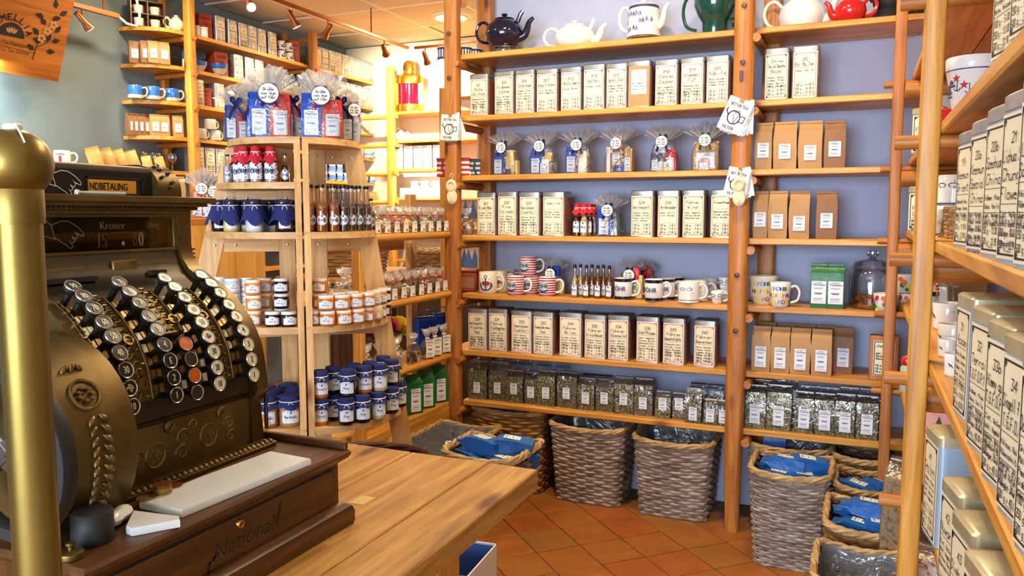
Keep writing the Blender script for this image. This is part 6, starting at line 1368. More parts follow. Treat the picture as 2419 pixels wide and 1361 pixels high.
basket('wicker_basket', TN_, (-1.60, 3.72, 0), 'tan wicker basket of blue bags beside the left post')
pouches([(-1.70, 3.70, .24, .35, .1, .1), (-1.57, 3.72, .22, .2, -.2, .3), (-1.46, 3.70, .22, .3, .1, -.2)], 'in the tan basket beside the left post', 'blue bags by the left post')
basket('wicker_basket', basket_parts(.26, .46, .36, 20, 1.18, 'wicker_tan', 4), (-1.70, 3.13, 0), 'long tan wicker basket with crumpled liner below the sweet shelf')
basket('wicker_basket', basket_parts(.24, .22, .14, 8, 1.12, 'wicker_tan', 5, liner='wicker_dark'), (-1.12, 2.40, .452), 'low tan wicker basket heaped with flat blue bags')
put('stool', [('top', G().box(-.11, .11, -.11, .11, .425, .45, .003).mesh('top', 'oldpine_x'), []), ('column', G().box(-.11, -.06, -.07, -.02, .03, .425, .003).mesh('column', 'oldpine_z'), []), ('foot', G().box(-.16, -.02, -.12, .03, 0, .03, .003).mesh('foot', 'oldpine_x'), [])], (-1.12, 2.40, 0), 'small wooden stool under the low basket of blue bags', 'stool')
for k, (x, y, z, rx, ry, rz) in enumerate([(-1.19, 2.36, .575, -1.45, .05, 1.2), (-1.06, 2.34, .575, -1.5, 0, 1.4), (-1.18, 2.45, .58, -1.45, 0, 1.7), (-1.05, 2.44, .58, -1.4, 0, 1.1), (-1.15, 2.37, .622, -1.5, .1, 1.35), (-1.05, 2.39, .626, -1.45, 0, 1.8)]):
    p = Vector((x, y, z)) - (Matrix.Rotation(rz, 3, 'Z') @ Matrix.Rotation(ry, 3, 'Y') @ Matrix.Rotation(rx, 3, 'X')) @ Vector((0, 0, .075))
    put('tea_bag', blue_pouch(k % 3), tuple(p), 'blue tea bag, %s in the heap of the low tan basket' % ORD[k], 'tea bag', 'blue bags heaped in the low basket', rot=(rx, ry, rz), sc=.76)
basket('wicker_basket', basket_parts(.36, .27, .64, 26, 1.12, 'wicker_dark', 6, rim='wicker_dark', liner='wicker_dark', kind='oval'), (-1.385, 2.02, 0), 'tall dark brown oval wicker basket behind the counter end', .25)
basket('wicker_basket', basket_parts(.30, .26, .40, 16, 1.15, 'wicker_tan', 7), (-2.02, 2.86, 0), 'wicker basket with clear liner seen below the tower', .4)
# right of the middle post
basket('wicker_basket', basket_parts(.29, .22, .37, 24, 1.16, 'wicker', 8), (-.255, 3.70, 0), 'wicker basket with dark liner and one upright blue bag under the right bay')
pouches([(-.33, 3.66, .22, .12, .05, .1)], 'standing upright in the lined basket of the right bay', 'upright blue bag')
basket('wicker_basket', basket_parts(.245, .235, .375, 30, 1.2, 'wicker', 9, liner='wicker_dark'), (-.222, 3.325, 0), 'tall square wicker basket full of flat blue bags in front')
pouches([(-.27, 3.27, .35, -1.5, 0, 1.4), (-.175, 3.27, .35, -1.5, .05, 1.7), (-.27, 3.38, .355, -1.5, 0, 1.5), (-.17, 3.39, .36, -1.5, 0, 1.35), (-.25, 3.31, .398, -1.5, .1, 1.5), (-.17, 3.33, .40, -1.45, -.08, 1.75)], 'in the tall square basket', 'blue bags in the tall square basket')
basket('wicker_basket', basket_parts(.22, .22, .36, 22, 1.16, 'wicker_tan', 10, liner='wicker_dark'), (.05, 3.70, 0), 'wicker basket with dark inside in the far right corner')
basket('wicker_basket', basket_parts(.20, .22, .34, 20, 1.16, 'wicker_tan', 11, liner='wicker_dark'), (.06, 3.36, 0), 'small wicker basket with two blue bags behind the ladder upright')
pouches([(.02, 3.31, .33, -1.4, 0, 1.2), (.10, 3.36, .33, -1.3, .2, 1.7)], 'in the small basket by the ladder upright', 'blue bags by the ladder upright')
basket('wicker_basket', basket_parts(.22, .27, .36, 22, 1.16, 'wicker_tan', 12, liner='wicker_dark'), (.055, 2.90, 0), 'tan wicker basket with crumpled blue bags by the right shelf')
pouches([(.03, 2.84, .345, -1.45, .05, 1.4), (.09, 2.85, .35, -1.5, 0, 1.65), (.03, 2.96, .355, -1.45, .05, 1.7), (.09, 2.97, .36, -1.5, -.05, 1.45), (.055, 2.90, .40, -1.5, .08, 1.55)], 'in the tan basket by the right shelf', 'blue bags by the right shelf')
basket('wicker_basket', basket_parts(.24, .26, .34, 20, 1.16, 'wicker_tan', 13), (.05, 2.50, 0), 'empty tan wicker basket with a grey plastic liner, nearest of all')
# ================================================================ DEEP SHELVES ON THE RIGHT
RX0 = .158; RZ = {'F': 1.93, 'A': 1.612, 'C': 1.338, 'D': 1.052, 'E': .748}
ru = root('shelving_unit', (.3, 2.4, 0), 'deep rough-sawn pine shelving on the right with pegged uprights', 'shelf')
def RU(name, g, m, **k): o = mk(name, g, m, ru, **k); o.location = (-.3, -2.4, 0); return o
for kx, z in RZ.items():
    for a, b in ((.158, .30), (.303, .45), (.453, .60)):
        RU('shelf_board', G().box(a, b, .12, 3.50, z-.028, z, .004), 'pine_y')
def rpost(*a, **k): o = post(*a, ru, **k); o.location = (-.3, -2.4, 0)
rpost('post', .129, 2.10, .044, .05, 0, CEIL-.01, 'pine_z', lean=.004, r=.006)
rpost('post', .112, 3.40, .040, .045, 0, CEIL-.01, 'oldpine_z', r=.006)
rpost('post', .56, 2.10, .05, .05, 0, CEIL-.01, 'oldpine_z', r=.008); rpost('post', .56, 3.40, .05, .05, 0, CEIL-.01, 'oldpine_z', r=.008)
for y, ex, rr_ in ((2.10, -.065, .0165), (3.40, -.07, .013)):
    for kx, z in RZ.items():
        RU('dowel', G().tube([(.129+ex, y, z-.028-rr_-.001), (.57, y, z-.028-rr_-.001)], rr_, 10), 'oldpine_x')
for z in (1.30, .98): RU('beam', G().tube([(.15, 2.16, z-.03), (.60, 2.16, z-.03)], .034, 12), 'oldpine_x')
for z in (1.30, 1.9, 1.57): RU('beam', G().tube([(.13, 3.33, z-.04), (.60, 3.33, z-.04)], .03, 12), 'oldpine_x')
RD = .105
def rtin(px, Xl, z, phi, h, lines, label, k, lidm='tin_gold', side='tin_blue', prices=None, w_=.105, inks=('ink', 'ink'), nin=4, txt=True):
    y = Yat(px, Xl, z+.1); c = (Xl+RD/2*math.cos(phi), y+RD/2*math.sin(phi), z)
    tin(c, w_, h, RD, lines, label, nin, -PI/2+phi, 'tea tins on the right shelves', 'ink', 100+k, prices or ['100 g - 5.00 €', '250 g - 12.00 €', '500 g - 22.90 €'], inks, 'tin_blue', lidm, 'cream_lam', side, txt, .015)
for k, (px, lines, nin, ink2) in enumerate(((2276, ['19', 'Keemun', 'Orient'], 3, 'ink'), (2310, ['20a', 'Keemun', 'Spezial', 'China'], 6, 'ink_purple'), (2350, ['20b', 'Szechuan', 'China'], 4, 'ink'), (2394, ['21', 'Lichua Se', 'Chung', 'Flower'], 4, 'ink_purple'), (2442, ['22', 'Lapsang', 'Souchong'], 4, 'ink'))):
    rtin(px, .168, RZ['C'], .14, .212, lines, 'cream tin labelled %s on the eye-level right shelf' % ' '.join(lines[:2]), k, 'tin', 'tin_blue', inks=('ink', ink2), nin=nin, prices=[['100 g - 4.90 €', '250 g - 11.90 €', '500 g - 22.90 €'], ['100 g ~ 11.90 €', '250 g ~ 28.90 €', '500 g ~ 56.90 €'], None, ['100 g ~ 5.00 €', '250 g ~ 12.00 €', '500 g ~ 22.90 €'], None][k])
for k, (px, lines, ink2, ph) in enumerate(((2272, ['31', 'Assam'], 'ink', .10), (2312, ['32', 'Terrai', 'T.G.F.O.P.1'], 'ink_purple', .14), (2354, ['33b', 'Himmy gupt', 'T.G.F.O.P.1'], 'ink', .15), (2396, ['34', 'Singell f.f.', 'T.G.F.O.P.1'], 'ink_purple', .14), (2444, ['35', 'Darjeeling'], 'ink', .14))):
    rtin(px, .166, RZ['D'], ph, .212, lines, 'cream tin labelled %s on the middle right shelf' % ' '.join(lines[:2]), 10+k, 'tin_gold', 'tin_blue', inks=('ink', ink2), nin=5, prices=['100 g ~ 8.60 €', '250 g ~ 21.00 €', '500 g ~ 40.00 €'])
    if k: y = Yat(px, .166, RZ['D']+.1); put('tea_tin', [('body', tin_meshes(.104, .212, RD, 'tin_blue', 'tin_gold', 'ink', 'cream_lam', 'tin_blue')[0], []), ('lid', tin_meshes(.104, .212, RD, 'tin_blue', 'tin_gold', 'ink', 'cream_lam', 'tin_blue')[1], [])], (.345, y+.10, RZ['D']), 'tin with a brassy lid standing behind the %s tin of the middle right shelf' % ORD[k], 'tea tin', 'rear tins on the right shelf', rz=-PI/2+.3)
for k, (px, lines, ph) in enumerate(((2197, ['41', 'Ceylon'], .16), (2238, ['42', 'Nuwara'], .16), (2264, ['43', 'Dimbula'], .16), (2296, ['45', 'Ceylon Dim.'], .16), (2340, ['46', 'Uva'], .16), (2395, ['47', 'Kandy'], .16))):
    rtin(px, .146, RZ['E'], ph, .222, lines, 'cream tin labelled %s on the low right shelf with writing on its lid' % ' '.join(lines[:2]), 20+k, 'tin_gold', 'tin_blue', nin=4)
    y = Yat(px, .146, RZ['E']+.1); g = G(); rr = random.Random(k)
    for q in range(3): hand(g, ['45 Ceylon', '100 g', '9.20 €'][q], -.035, .02-.02*q, .010, .07, .0013, lambda a, b: (a, b, .0), rnd=rr)
    o = [c for c in bpy.data.objects if c.name.startswith('tea_tin') and c.parent is None][-1]
for ob in [c for c in bpy.data.objects if c.get('label', '').endswith('with writing on its lid')]:
    g = G(); rr = random.Random(len(ob['label']))
    for q in range(3): hand(g, ['Ceylon', '100 g', '9.20 €'][q], -.036, .024-.024*q, .011, .07, .0014, lambda a, b: (a, b, .2208), rnd=rr)
    lid_ = [c for c in ob.children if c.name.startswith('lid')][0]; link('lettering', g.mesh('lettering', 'ink', False), lid_)
# upper shelf A
rtin(2378, .170, RZ['A'], .16, .212, ['11', 'Sencha'], 'cream tin labelled 11 Sencha on the upper right shelf', 40, 'tin')
rtin(2428, .170, RZ['A'], .16, .212, ['12', 'Gyokuro'], 'cream tin labelled 12 Gyokuro at the frame edge of the upper right shelf', 41, 'tin')
def sea_print(r, h):
    g = G(); rr = random.Random(6); rad = lambda z: .0372+.019*z/.115
    for k in range(22):
        x, z = rr.uniform(-r*1.5, r*1.5), rr.uniform(h*.08, h*.72); mi = k % 2; R0 = rad(z); fn = cyl(R0+.0012)
        if k % 3 == 0: pts = [(x+.011*math.cos(PI/2+PI*2*q/10)*(1 if q % 2 == 0 else .4), z+.011*math.sin(PI/2+2*PI*q/10)*(1 if q % 2 == 0 else .4)) for q in range(10)]; g.add([fn(*p) for p in pts]+[fn(x, z)], [(q, (q+1) % 10, 10) for q in range(10)], 1)
        elif k % 3 == 1: g.line([(x, z-.012), (x, z+.010)], .002, fn, 0); g.line([(x+.009*math.sin(a), z-.004-.009*math.cos(a)) for a in (-1.2, -.6, 0, .6, 1.2)], .002, fn, 0)
        else: g.add([fn(x-.009, z), fn(x, z), fn(x, z+.018)], [(0, 1, 2)], 0); g.add([fn(x+.001, z), fn(x+.008, z), fn(x+.001, z+.014)], [(0, 1, 2)], 0); g.line([(x-.011, z-.004), (x+.010, z-.004)], .005, fn, 0)
    return g.mesh('print', ['ink_blue', 'ink_red'], False)
yc = Yat(2298, .225, 1.7)
pot_ = [('body', G().lathe([(.034, 0), (.037, .004), (.056, .115), (.0575, .117), (.0585, .145), (.0565, .148), (.053, .145), (.034, .01), (0, .008)], 28, cap=False).mesh('body', 'white_gloss'), []), ('rim_line', G().lathe([(.0578, .1165), (.0578, .119)], 28, cap=False).mesh('rim_line', 'ink_blue'), []), ('print', sea_print(.055, .145), [])]
put('cup', pot_, (.225, yc, RZ['A']), 'white cup printed with starfish, anchors and boats', 'cup', rz=-.35)
put('napkin_pack', [('napkin_pack', G().box(-.04, .04, -.008, .008, 0, .09, .002).mesh('napkin_pack', 'red_foil', False), []), ('blue_edge', G().box(-.042, .042, -.010, .010, 0, .03, .002).mesh('blue_edge', 'blue_foil', False), [])], (.22, Yat(2243, .22, 1.68), RZ['A']), 'red and blue folded cloth pack beside the starfish cup', 'napkin pack', rz=-.5)
put('tissue_box', [('tissue_box', G().box(-.05, .05, -.03, .03, 0, .08, .003).mesh('tissue_box', 'paper', False), []), ('print', G().line([(-.04, .06), (.04, .06)], .012, lambda x, z: (x, -.0306, z)).line([(-.04, .02), (.04, .025)], .01, lambda x, z: (x, -.0306, z)).mesh('print', 'ink_blue', False), [])], (.225, Yat(2216, .225, 1.65), RZ['A']), 'white box with blue print behind the near upright', 'box', rz=-.7)
# eye-level shelf behind the upright
mk_ = mug_parts(.046, .085, 'white_gloss', bands=[(.004, .0065, 'ink_blue')], handle=PI*.9, deco=deco_knot, taper=1.08)
def deco_fohr_small(r, h):
    g = G(); prt(g, 'Föhr', 0, h*.38, .011, cyl(r*1.08+.0016), .9, .01); return g.mesh('print', 'ink', False)
y1 = Yat(2250, .235, 1.38); put('mug', mug_parts(.050, .085, 'white_gloss', bands=[(.004, .0065, 'ink_blue')], handle=0, deco=deco_fohr_small, taper=1.08), (.235, y1, RZ['C']), 'wide white mug lettered Föhr under a blue rope mug', 'mug', rz=-.6)
put('mug', mk_, (.238, y1, RZ['C']+.0855), 'white mug with blue rope drawing stacked on the Föhr mug', 'mug', rz=-.55)
put('glass_beaker', [('glass_beaker', G().lathe([(.022, 0), (.026, .004), (.034, .075), (.033, .075), (.024, .006)], 18).mesh('glass_beaker', 'glass'), [])], (.182, Yat(2207, .182, 1.37), RZ['C']), 'ribbed glass beaker just right of the near upright', 'glass')
put('gift_bag', gift_bag(.08, .13, .05, [('box', 0, 0, .05, .06, 'candy_brown')], 'blue_foil', 91, 0), (.262, Yat(2228, .262, 1.4), RZ['C']), 'small gift bag with a shiny blue bow behind the mugs', 'gift bag', rz=-.5)
basket('bread_basket', basket_parts(.07, .07, .075, 7, 1.2, 'wicker_rim', 21, rimr=.006, liner='wicker_dark', kind='oval'), (.235, Yat(2279, .235, 1.38), RZ['C']), 'tiny pale wicker basket beside the eye-level tins')
# middle right shelf: enamel mugs and gifts
em = mug_parts(.036, .072, 'white_gloss', bands=[(.068, .0712, 'navy_gloss')], handle=PI*.15, deco=scribble_deco('ink', 3, 2), flare=.003)
for k, (px, X, z, s) in enumerate(((2240, .25, 0, 1.15), (2253, .225, 0, 1.0), (2240, .205, 0, .62), (2262, .20, 0, .7), (2235, .30, .0, 1.1))):
    put('enamel_mug', em, (X, Yat(px, X, 1.08), RZ['D']), ['large white enamel mug with navy rim at the back', 'white enamel mug with navy rim in the middle', 'smallest white enamel cup on the middle right shelf', 'small white enamel cup next to the tins', 'white enamel mug farthest from the tins'][k], 'mug', 'enamel mugs', rz=-.5+.2*k, sc=s)
pl = [('enamel_plate', G().lathe([(.045, 0), (.05, .001), (.075, .010), (.077, .011), (.075, .012), (.05, .003), (0, .003)], 28).mesh('enamel_plate', 'white_gloss'), []), ('rim', G().tube([(.0765*math.cos(2*PI*k/28), .0765*math.sin(2*PI*k/28), .0112) for k in range(28)], .0016, 5, True).mesh('rim', 'navy_gloss'), [])]
for k in range(4): put('enamel_plate', pl, (.40, Yat(2285, .40, 1.25)+.02*k, RZ['D']+.16+.014*k), '%s white enamel plate of the stack on a box' % ORD[k], 'plate', 'enamel plates')
put('cardboard_box', [('cardboard_box', G().box(-.07, .07, -.1, .1, 0, .155, .003).mesh('cardboard_box', 'kraft', False), [])], (.40, Yat(2285, .40, 1.25)+.03, RZ['D']), 'brown box under the enamel plates on the right shelf', 'box')
for k, (px, X) in enumerate(((2214, .255), (2222, .31))):
    put('gift_bag', gift_bag(.11, .19, .07, [('jar', -.01, 0, .05, .07, 'clear_fill'), ('loose', 0, .07, .06, .03, 'orange'), ('box', .03, 0, .03, .09, 'paper')], 'orange', 95+k, 0), (X, Yat(px, X, 1.15), RZ['D']), ['gift bag with orange ribbon behind the near upright', 'gift bag with orange ribbon deeper on the right shelf'][k], 'gift bag', 'gift bags on the right shelves', rz=-.6)
# low right shelf behind the upright: pink boxes, clear bags
for k, (px, z) in enumerate(((2222, 0), (2222, .085))):
    g = G().box(-.06, .06, -.05, .05, 0, .08, .002); b = g.mesh('pink_box', 'pink_card', False); g = G(); fn = lambda x, zz: (x, -.0506, zz)
    if k == 0: prt(g, 'Pyramidenbeutel', 0, .014, .010, fn, .8, .01); g.add([fn(-.05, .03), fn(-.02, .03), fn(-.035, .07)], [(0, 1, 2)], 1); g.add([fn(.0, .03), fn(.03, .03), fn(.015, .07)], [(0, 1, 2)], 2)
    else:
        for a in (-.014, 0, .014): g.add([fn(a*1.6, .03+abs(a)), fn(a*1.6-.010, .045+abs(a)), fn(a*1.6+.010, .045+abs(a))], [(0, 1, 2)])
    X = .235; put('tea_box', [('box', b, [('print', g.mesh('print', ['ink_red', 'yellow_pet', 'leaf'], False))])], (X, Yat(px, X, .80), RZ['E']+z*.96), ['pink carton printed Pyramidenbeutel on the low right shelf', 'pink carton with three dark cups stacked on another'][k], 'tea box', 'pink tea boxes', rz=-.45)
put('blue_carton', [('blue_carton', G().box(-.05, .05, -.03, .03, 0, .16, .002).mesh('blue_carton', 'blue_foil', False), []), ('white_panel', G().box(-.045, .045, -.0312, -.0302, .02, .06).mesh('white_panel', 'paper', False), [])], (.21, Yat(2187, .21, .6), .002), 'tall blue carton beside the near upright below the low shelf', 'carton', rz=-.4)
put('herb_bag', herb_bag(.12, .09, .42, 'petals', .88, None, seed=99), (.165, 2.705, .22), 'tall clear bag of dried petals standing beside the near upright', 'herb bag', rz=-.5)
put('low_stool', [('top', G().box(-.07, .07, -.09, .09, .195, .219, .002).mesh('top', 'oldpine_x'), [])]+[('leg', G().box(x-.015, x+.015, y-.015, y+.015, 0, .195).mesh('leg', 'oldpine_z'), []) for x in (-.05, .05) for y in (-.07, .07)], (.255, 2.705, 0), 'low wooden stool under the bag of dried petals', 'stool')
put('herb_bag', herb_bag(.09, .07, .26, 'candy_mix', .9, None, seed=98), (.20, 2.22, .3), 'clear bag of yellow tea pieces low behind the near upright', 'herb bag', rz=-.4)
put('wooden_block', [('wooden_block', G().box(-.08, .08, -.08, .08, 0, .298, .004).mesh('wooden_block', 'oldpine_z'), [])], (.235, 2.24, 0), 'wooden block under the bag of yellow tea pieces', 'wooden block')
put('red_bottle', [('bottle', G().lathe([(.02, 0), (.022, .005), (.022, .09), (.016, .10)], 14).mesh('bottle', 'sage'), []), ('cap', G().lathe([(.018, .10), (.02, .105), (.02, .125), (.012, .135), (0, .136)], 12).mesh('cap', 'red_gloss'), [])], (.172, 3.22, RZ['E']), 'pale bottle with a red cap between the two uprights', 'bottle')
# tins glimpsed between ladder upright and near upright
for k, (z, lines) in enumerate(((RZ['A'], ['59a', 'Friesen']), (RZ['C'], ['57', 'Friesen', 'Ostergruß']))):
    tin((.215, 3.22, z), .104, .16, .1, lines, 'cream tin labelled %s glimpsed between the two uprights' % ' '.join(lines[:2]), 2, -.35, 'tins between the uprights', 'ink', 140+k, ['100 g - 3.90', '250 g - 9.30', '500 g - 17.80'], body='tin_gold', lidm='tin_gold', side='chest_side', paper='cream_lam')
# ================================================================ SHELVES OF THE ADJOINING ROOM (left wall and far wall)
LZ_ = [2.60, 2.367, 2.135, 1.908, 1.682, 1.45, 1.22, .99, .70]; LXF = -4.14
lu = root('shelving_unit', (-4.3, 5.0, 0), 'pine wall shelves with rounded ends along the grey-blue left wall', 'shelf')
def LU(name, g, m, **k): o = mk(name, g, m, lu, **k); o.location = (4.3, -5.0, 0); return o
for i, z in enumerate(LZ_):
    y0 = 4.06; ye = 3.80 if i < 4 else (3.0 if i == 4 else 3.84)
    if i == 4: poly = [(XL+.004, 3.05), (LXF-.12, 3.05), (LXF-.02, 3.15), (LXF, 3.3), (LXF, 6.28), (XL+.004, 6.28)]
    else: poly = [(XL+.004, ye)]+[(XL+.004+(LXF-XL-.004)*math.sin(PI/2*k/7), y0-(y0-ye)*math.cos(PI/2*k/7)) for k in range(1, 8)]+[(LXF, 6.28), (XL+.004, 6.28)]
    LU('shelf_board', G().prism(poly, z-.024, z), 'pine_y', angle=.5)
def lpost(*a, **k): o = post(*a, lu, **k); o.location = (4.3, -5.0, 0)
py1 = Yat(449, LXF, 1.9); py2 = Yat(733, LXF, 2.5)
lpost('post', LXF+.03, py1, .06, .06, 0, CEIL-.02, 'pine_z', r=.012); lpost('post', LXF+.03, py2, .06, .06, 0, CEIL-.06, 'oldpine_z', r=.012)
lpost('post', XL+.035, py1+.05, .05, .06, 0, CEIL-.02, 'oldpine_z'); lpost('post', XL+.035, py2, .05, .06, 0, CEIL-.05, 'oldpine_z')
for y in (py1, py2):
    for z in LZ_: LU('dowel', G().tube([(XL+.01, y, z-.045), (LXF+.075, y, z-.045)], .016, 8), 'oldpine_x')
LU('dowel', G().tube([(XL+.02, py2, 2.80), (LXF+.05, py2, 2.80)], .018, 8), 'oldpine_x')
LH = .178; LD = .10
def ltin(px, z, k, w_=.09, X=-4.155, label=None, h=None):
    y = Yat(px, X, z+.08); h = h or LH
    b, l, s, la, fr = tin_meshes(.088, q4(h), LD, 'tin', 'tin', 'brown_edge', 'cream_paper', 'chest_red')
    tx = cached(('ltx', k % 6, q4(h)), lambda: tin_text(.088, q4(h), LD, [['101', 'Assam'], ['102', 'Darjeeling'], ['103', 'Ceylon', 'Blend'], ['104', 'Sencha'], ['105', 'Earl', 'Grey'], ['106', 'Jasmin']][k % 6], 2+k % 3, seed=200+k % 6))
    put('tea_tin', [('body', b, []), ('lid', l, []), ('side_panel', s, []), ('label', la, [('frame_line', fr), ('lettering', tx)])], (X-LD/2, y, z), label, 'tea tin', 'tea tins on the left wall shelves', rz=PI/2)
def redchest(px, z, label, X=-4.15, sc=.86):
    y = Yat(px, X, z+.08); g = G().box(-.058, .058, -.07, .07, 0, .19, .003); b = g.mesh('chest', 'chest_red', False)
    def mkp():
        fn = lambda x, zz: (x, -.0712, zz); out = []
        for t, zz in (('ASSAM', .145), ('TEA', .10), ('987', .025)): g = G(); prt(g, t, 0, zz, .020, fn, .85, .01); out.append(('lettering', g.mesh('lettering', 'ink', False)))
        return out + [('stencil_dot', G().lathe([(.007, 0), (.007, .001), (0, .001)], 10, T=TR(0, -.0708, .075) @ Matrix.Rotation(PI/2, 4, 'X')).mesh('stencil_dot', 'ink', False))]
    put('tea_chest', [('chest', b, cached('stencil', mkp))], (X-.075, y, z), label, 'tea chest', 'small red tea chests', rz=PI/2-.25, sc=sc)
T0 = [(522, 0), (551, 0), (576, 0), (598, 0), (620, 0), (645, 0), (752, 0), (769, 0), (786, 0), (801, 0), (817, 0), (832, 0), (847, 0), (862, 0), (876, 0)]
for k, (px, lv) in enumerate(T0): ltin(px, LZ_[0], k, label='cream tin, %s from the left on the topmost left wall shelf' % ORD[k])
for k, px in enumerate((565, 591, 614, 745, 762, 779, 796, 812, 828, 843, 858, 873)): ltin(px, LZ_[1], k+1, label='cream tin, %s from the left on the second left wall shelf' % ORD[k])
for k, px in enumerate((471, 520, 785, 803, 820, 836, 851, 866)): ltin(px, LZ_[2], k+2, label='cream tin, %s from the left on the third left wall shelf' % ORD[k])
for k, px in enumerate((472, 498, 523, 548)): ltin(px, LZ_[4], k+3, label='cream tin, %s right of the post on the fifth left wall shelf' % ORD[k])
redchest(494, LZ_[0], 'red tea chest stencilled Assam Tea on the topmost left shelf'); redchest(532, LZ_[1], 'red tea chest stencilled Assam Tea next to the blue bowl'); redchest(498, LZ_[2], 'red tea chest stencilled Assam Tea between two cream tins', sc=.70); redchest(703, LZ_[0], 'dark red tea chest beside the cow mugs')
def lat(px, X, z): return (X, Yat(px, X, z), z)
wj = [('jar', G().lathe([(.026, 0), (.028, .004), (.028, .05), (.024, .056)], 16).mesh('jar', 'white_gloss'), []), ('lid', G().lathe([(.029, .056), (.029, .068), (0, .072)], 16).mesh('lid', 'white_gloss'), [])]
put('spice_jar', wj, lat(463, -4.18, LZ_[0]), 'small white jar partly hidden by the left shelf post', 'jar', 'white jars'); put('spice_jar', wj, lat(482, -4.17, LZ_[0]), 'small white jar beside the top red tea chest', 'jar', 'white jars')
cm2 = mug_parts(.04, .072, 'white_gloss', handle=PI*.1, hs=.03, deco=lambda r, h: (lambda g, rr: ([g.add([cyl(r+.0014)(x+.012*math.cos(2*PI*q/7)*rr.uniform(.5, 1), zz+.010*math.sin(2*PI*q/7)*rr.uniform(.5, 1)) for q in range(7)], [tuple(range(7))]) for x, zz in [(rr.uniform(-.05, .05), rr.uniform(.012, .06)) for _ in range(11)]], g.mesh('print', 'ink', False))[1])(G(), random.Random(2)))
for k, (px, dz) in enumerate(((664, 0), (684, 0), (664, .073), (682, .073))): x, y, z = lat(px, -4.19, LZ_[0]); put('mug', cm2, (x, y, z+dz), 'black and white cow-patterned mug, %s of the stacked four' % ORD[k], 'mug', 'cow mugs', rz=PI/2-.4, sc=.88)
bw = [('bowl', G().lathe([(.022, 0), (.026, .004), (.052, .045), (.056, .066), (.054, .066), (.03, .012), (0, .01)], 22).mesh('bowl', 'blue_ceramic'), []), ('base_glaze', G().lathe([(.0262, .003), (.0475, .036)], 22, cap=False).mesh('base_glaze', 'sand_ceramic'), [])]
put('bowl', bw, lat(518, -4.16, LZ_[1]), 'blue and sand glazed bowl in front of a red chest', 'bowl', 'blue bowls', sc=1.1); put('bowl', bw, lat(471, -4.18, LZ_[1]), 'blue and sand glazed bowl beside the left post', 'bowl', 'blue bowls')
ln = [('shade', G().lathe([(.06, 0), (.062, .012), (.05, .014), (.05, .10), (.04, .13), (0, .14)], 18).mesh('shade', 'white_gloss'), []), ('pattern', G().lathe([(.0508, .07), (.0508, .10), (.041, .131)], 18, cap=False).mesh('pattern', 'blue_ceramic'), []), ('foot', G().lathe([(.0625, 0), (.0635, .01)], 18, cap=False).mesh('foot', 'sand_ceramic'), [])]
put('ceramic_house_lamp', ln, lat(449, -4.20, LZ_[1]), 'blue and white ceramic lantern half behind the left post', 'lantern')
sg_ = mug_parts(.042, .072, 'sage', handle=PI*.1, hs=.03, bands=[(.004, .03, 'sand_ceramic')])
for k, (px, dz) in enumerate(((497, .073), (507, 0), (474, 0))): x, y, z = lat(px, -4.17, LZ_[3]); put('mug', sg_, (x, y, z+dz), ['sage and sand mug stacked on top', 'sage and sand mug below the stacked one', 'sage and sand mug next to the left post'][k], 'mug', 'sage mugs', rz=PI/2-.4)
# rounded shelf end: bags, blue mugs, teapot set
kb = paper_bag(.066, .045, .14, 'kraft', (.042, .058, .03), seed=2); kb2 = paper_bag(.062, .038, .14, 'kraft_dark', (.042, .058, .03), seed=3)
for k, (px, X) in enumerate(((345, -4.26), (362, -4.22), (388, -4.19), (318, -4.33))): put('paper_bag', kb if k in (1, 2) else kb2, lat(px, X, LZ_[1]), 'brown paper bag, %s on the second rounded shelf end' % ('second', 'third', 'fourth', 'first')[k], 'tea bag', 'brown bags on the shelf ends', rz=PI/2-.55)
bm_ = mug_parts(.046, .085, 'blue_ceramic', handle=-.56, hs=.032, hm='sand_ceramic', bands=[(.003, .025, 'sand_ceramic')])
for k, (px, X) in enumerate(((321, -4.30), (363, -4.24), (407, -4.20))): put('mug', bm_, lat(px, X, LZ_[2]), 'blue glazed mug with sandy foot, %s on the rounded shelf end' % ORD[k], 'mug', 'blue mugs', rz=PI/2-.6)
for k, (px, X, m) in enumerate(((312, -4.36, 1), (323, -4.345, 1), (335, -4.33, 1), (348, -4.315, 1), (367, -4.26, 0), (388, -4.235, 0), (420, -4.19, 0))): put('paper_bag', kb2 if m else kb, lat(px, X, LZ_[3]), 'brown paper bag, %s on the lowest rounded shelf end' % ORD[k], 'tea bag', 'brown bags on the shelf ends', rz=PI/2-.55+.35*m)
tpot = teapot(.048, .085, 'cream_gloss')
put('teapot', tpot, lat(417, -4.19, LZ_[0]), 'cream teapot on the topmost rounded shelf end', 'teapot', rz=PI/2-.5)
g = G(); 
for x in (-.10, -.0, .10): g.box(x-.004, x+.004, -.04, .04, 0, .165)
for z in (0, .08, .16): g.box(-.104, .104, -.04, .04, z, z+.006)
g.box(-.104, .104, .036, .04, 0, .166); gift = [('wooden_rack', g.mesh('wooden_rack', 'dark_x', False), [])]
put('jar_rack', gift, lat(347, -4.30, LZ_[0]), 'dark wooden rack with four compartments on the top shelf end', 'rack', rz=PI/2-.5)
cyl_me = [('cup', G().lathe([(.026, 0), (.028, .003), (.032, .05), (.030, .05), (.026, .006)], 14).mesh('cup', 'cream_gloss'), [])]
p0 = Vector(lat(347, -4.30, LZ_[0])); M_ = rotz(PI/2-.5)
for k, (x, z) in enumerate(((-.05, .0065), (.05, .0065), (-.05, .0865), (.05, .0865))): v = M_ @ Vector((x, -.004, z)); put('cup', cyl_me, tuple(p0+v), 'cream cup in the %s compartment of the rack' % ('lower left', 'lower right', 'upper left', 'upper right')[k], 'cup', 'cups in the rack')
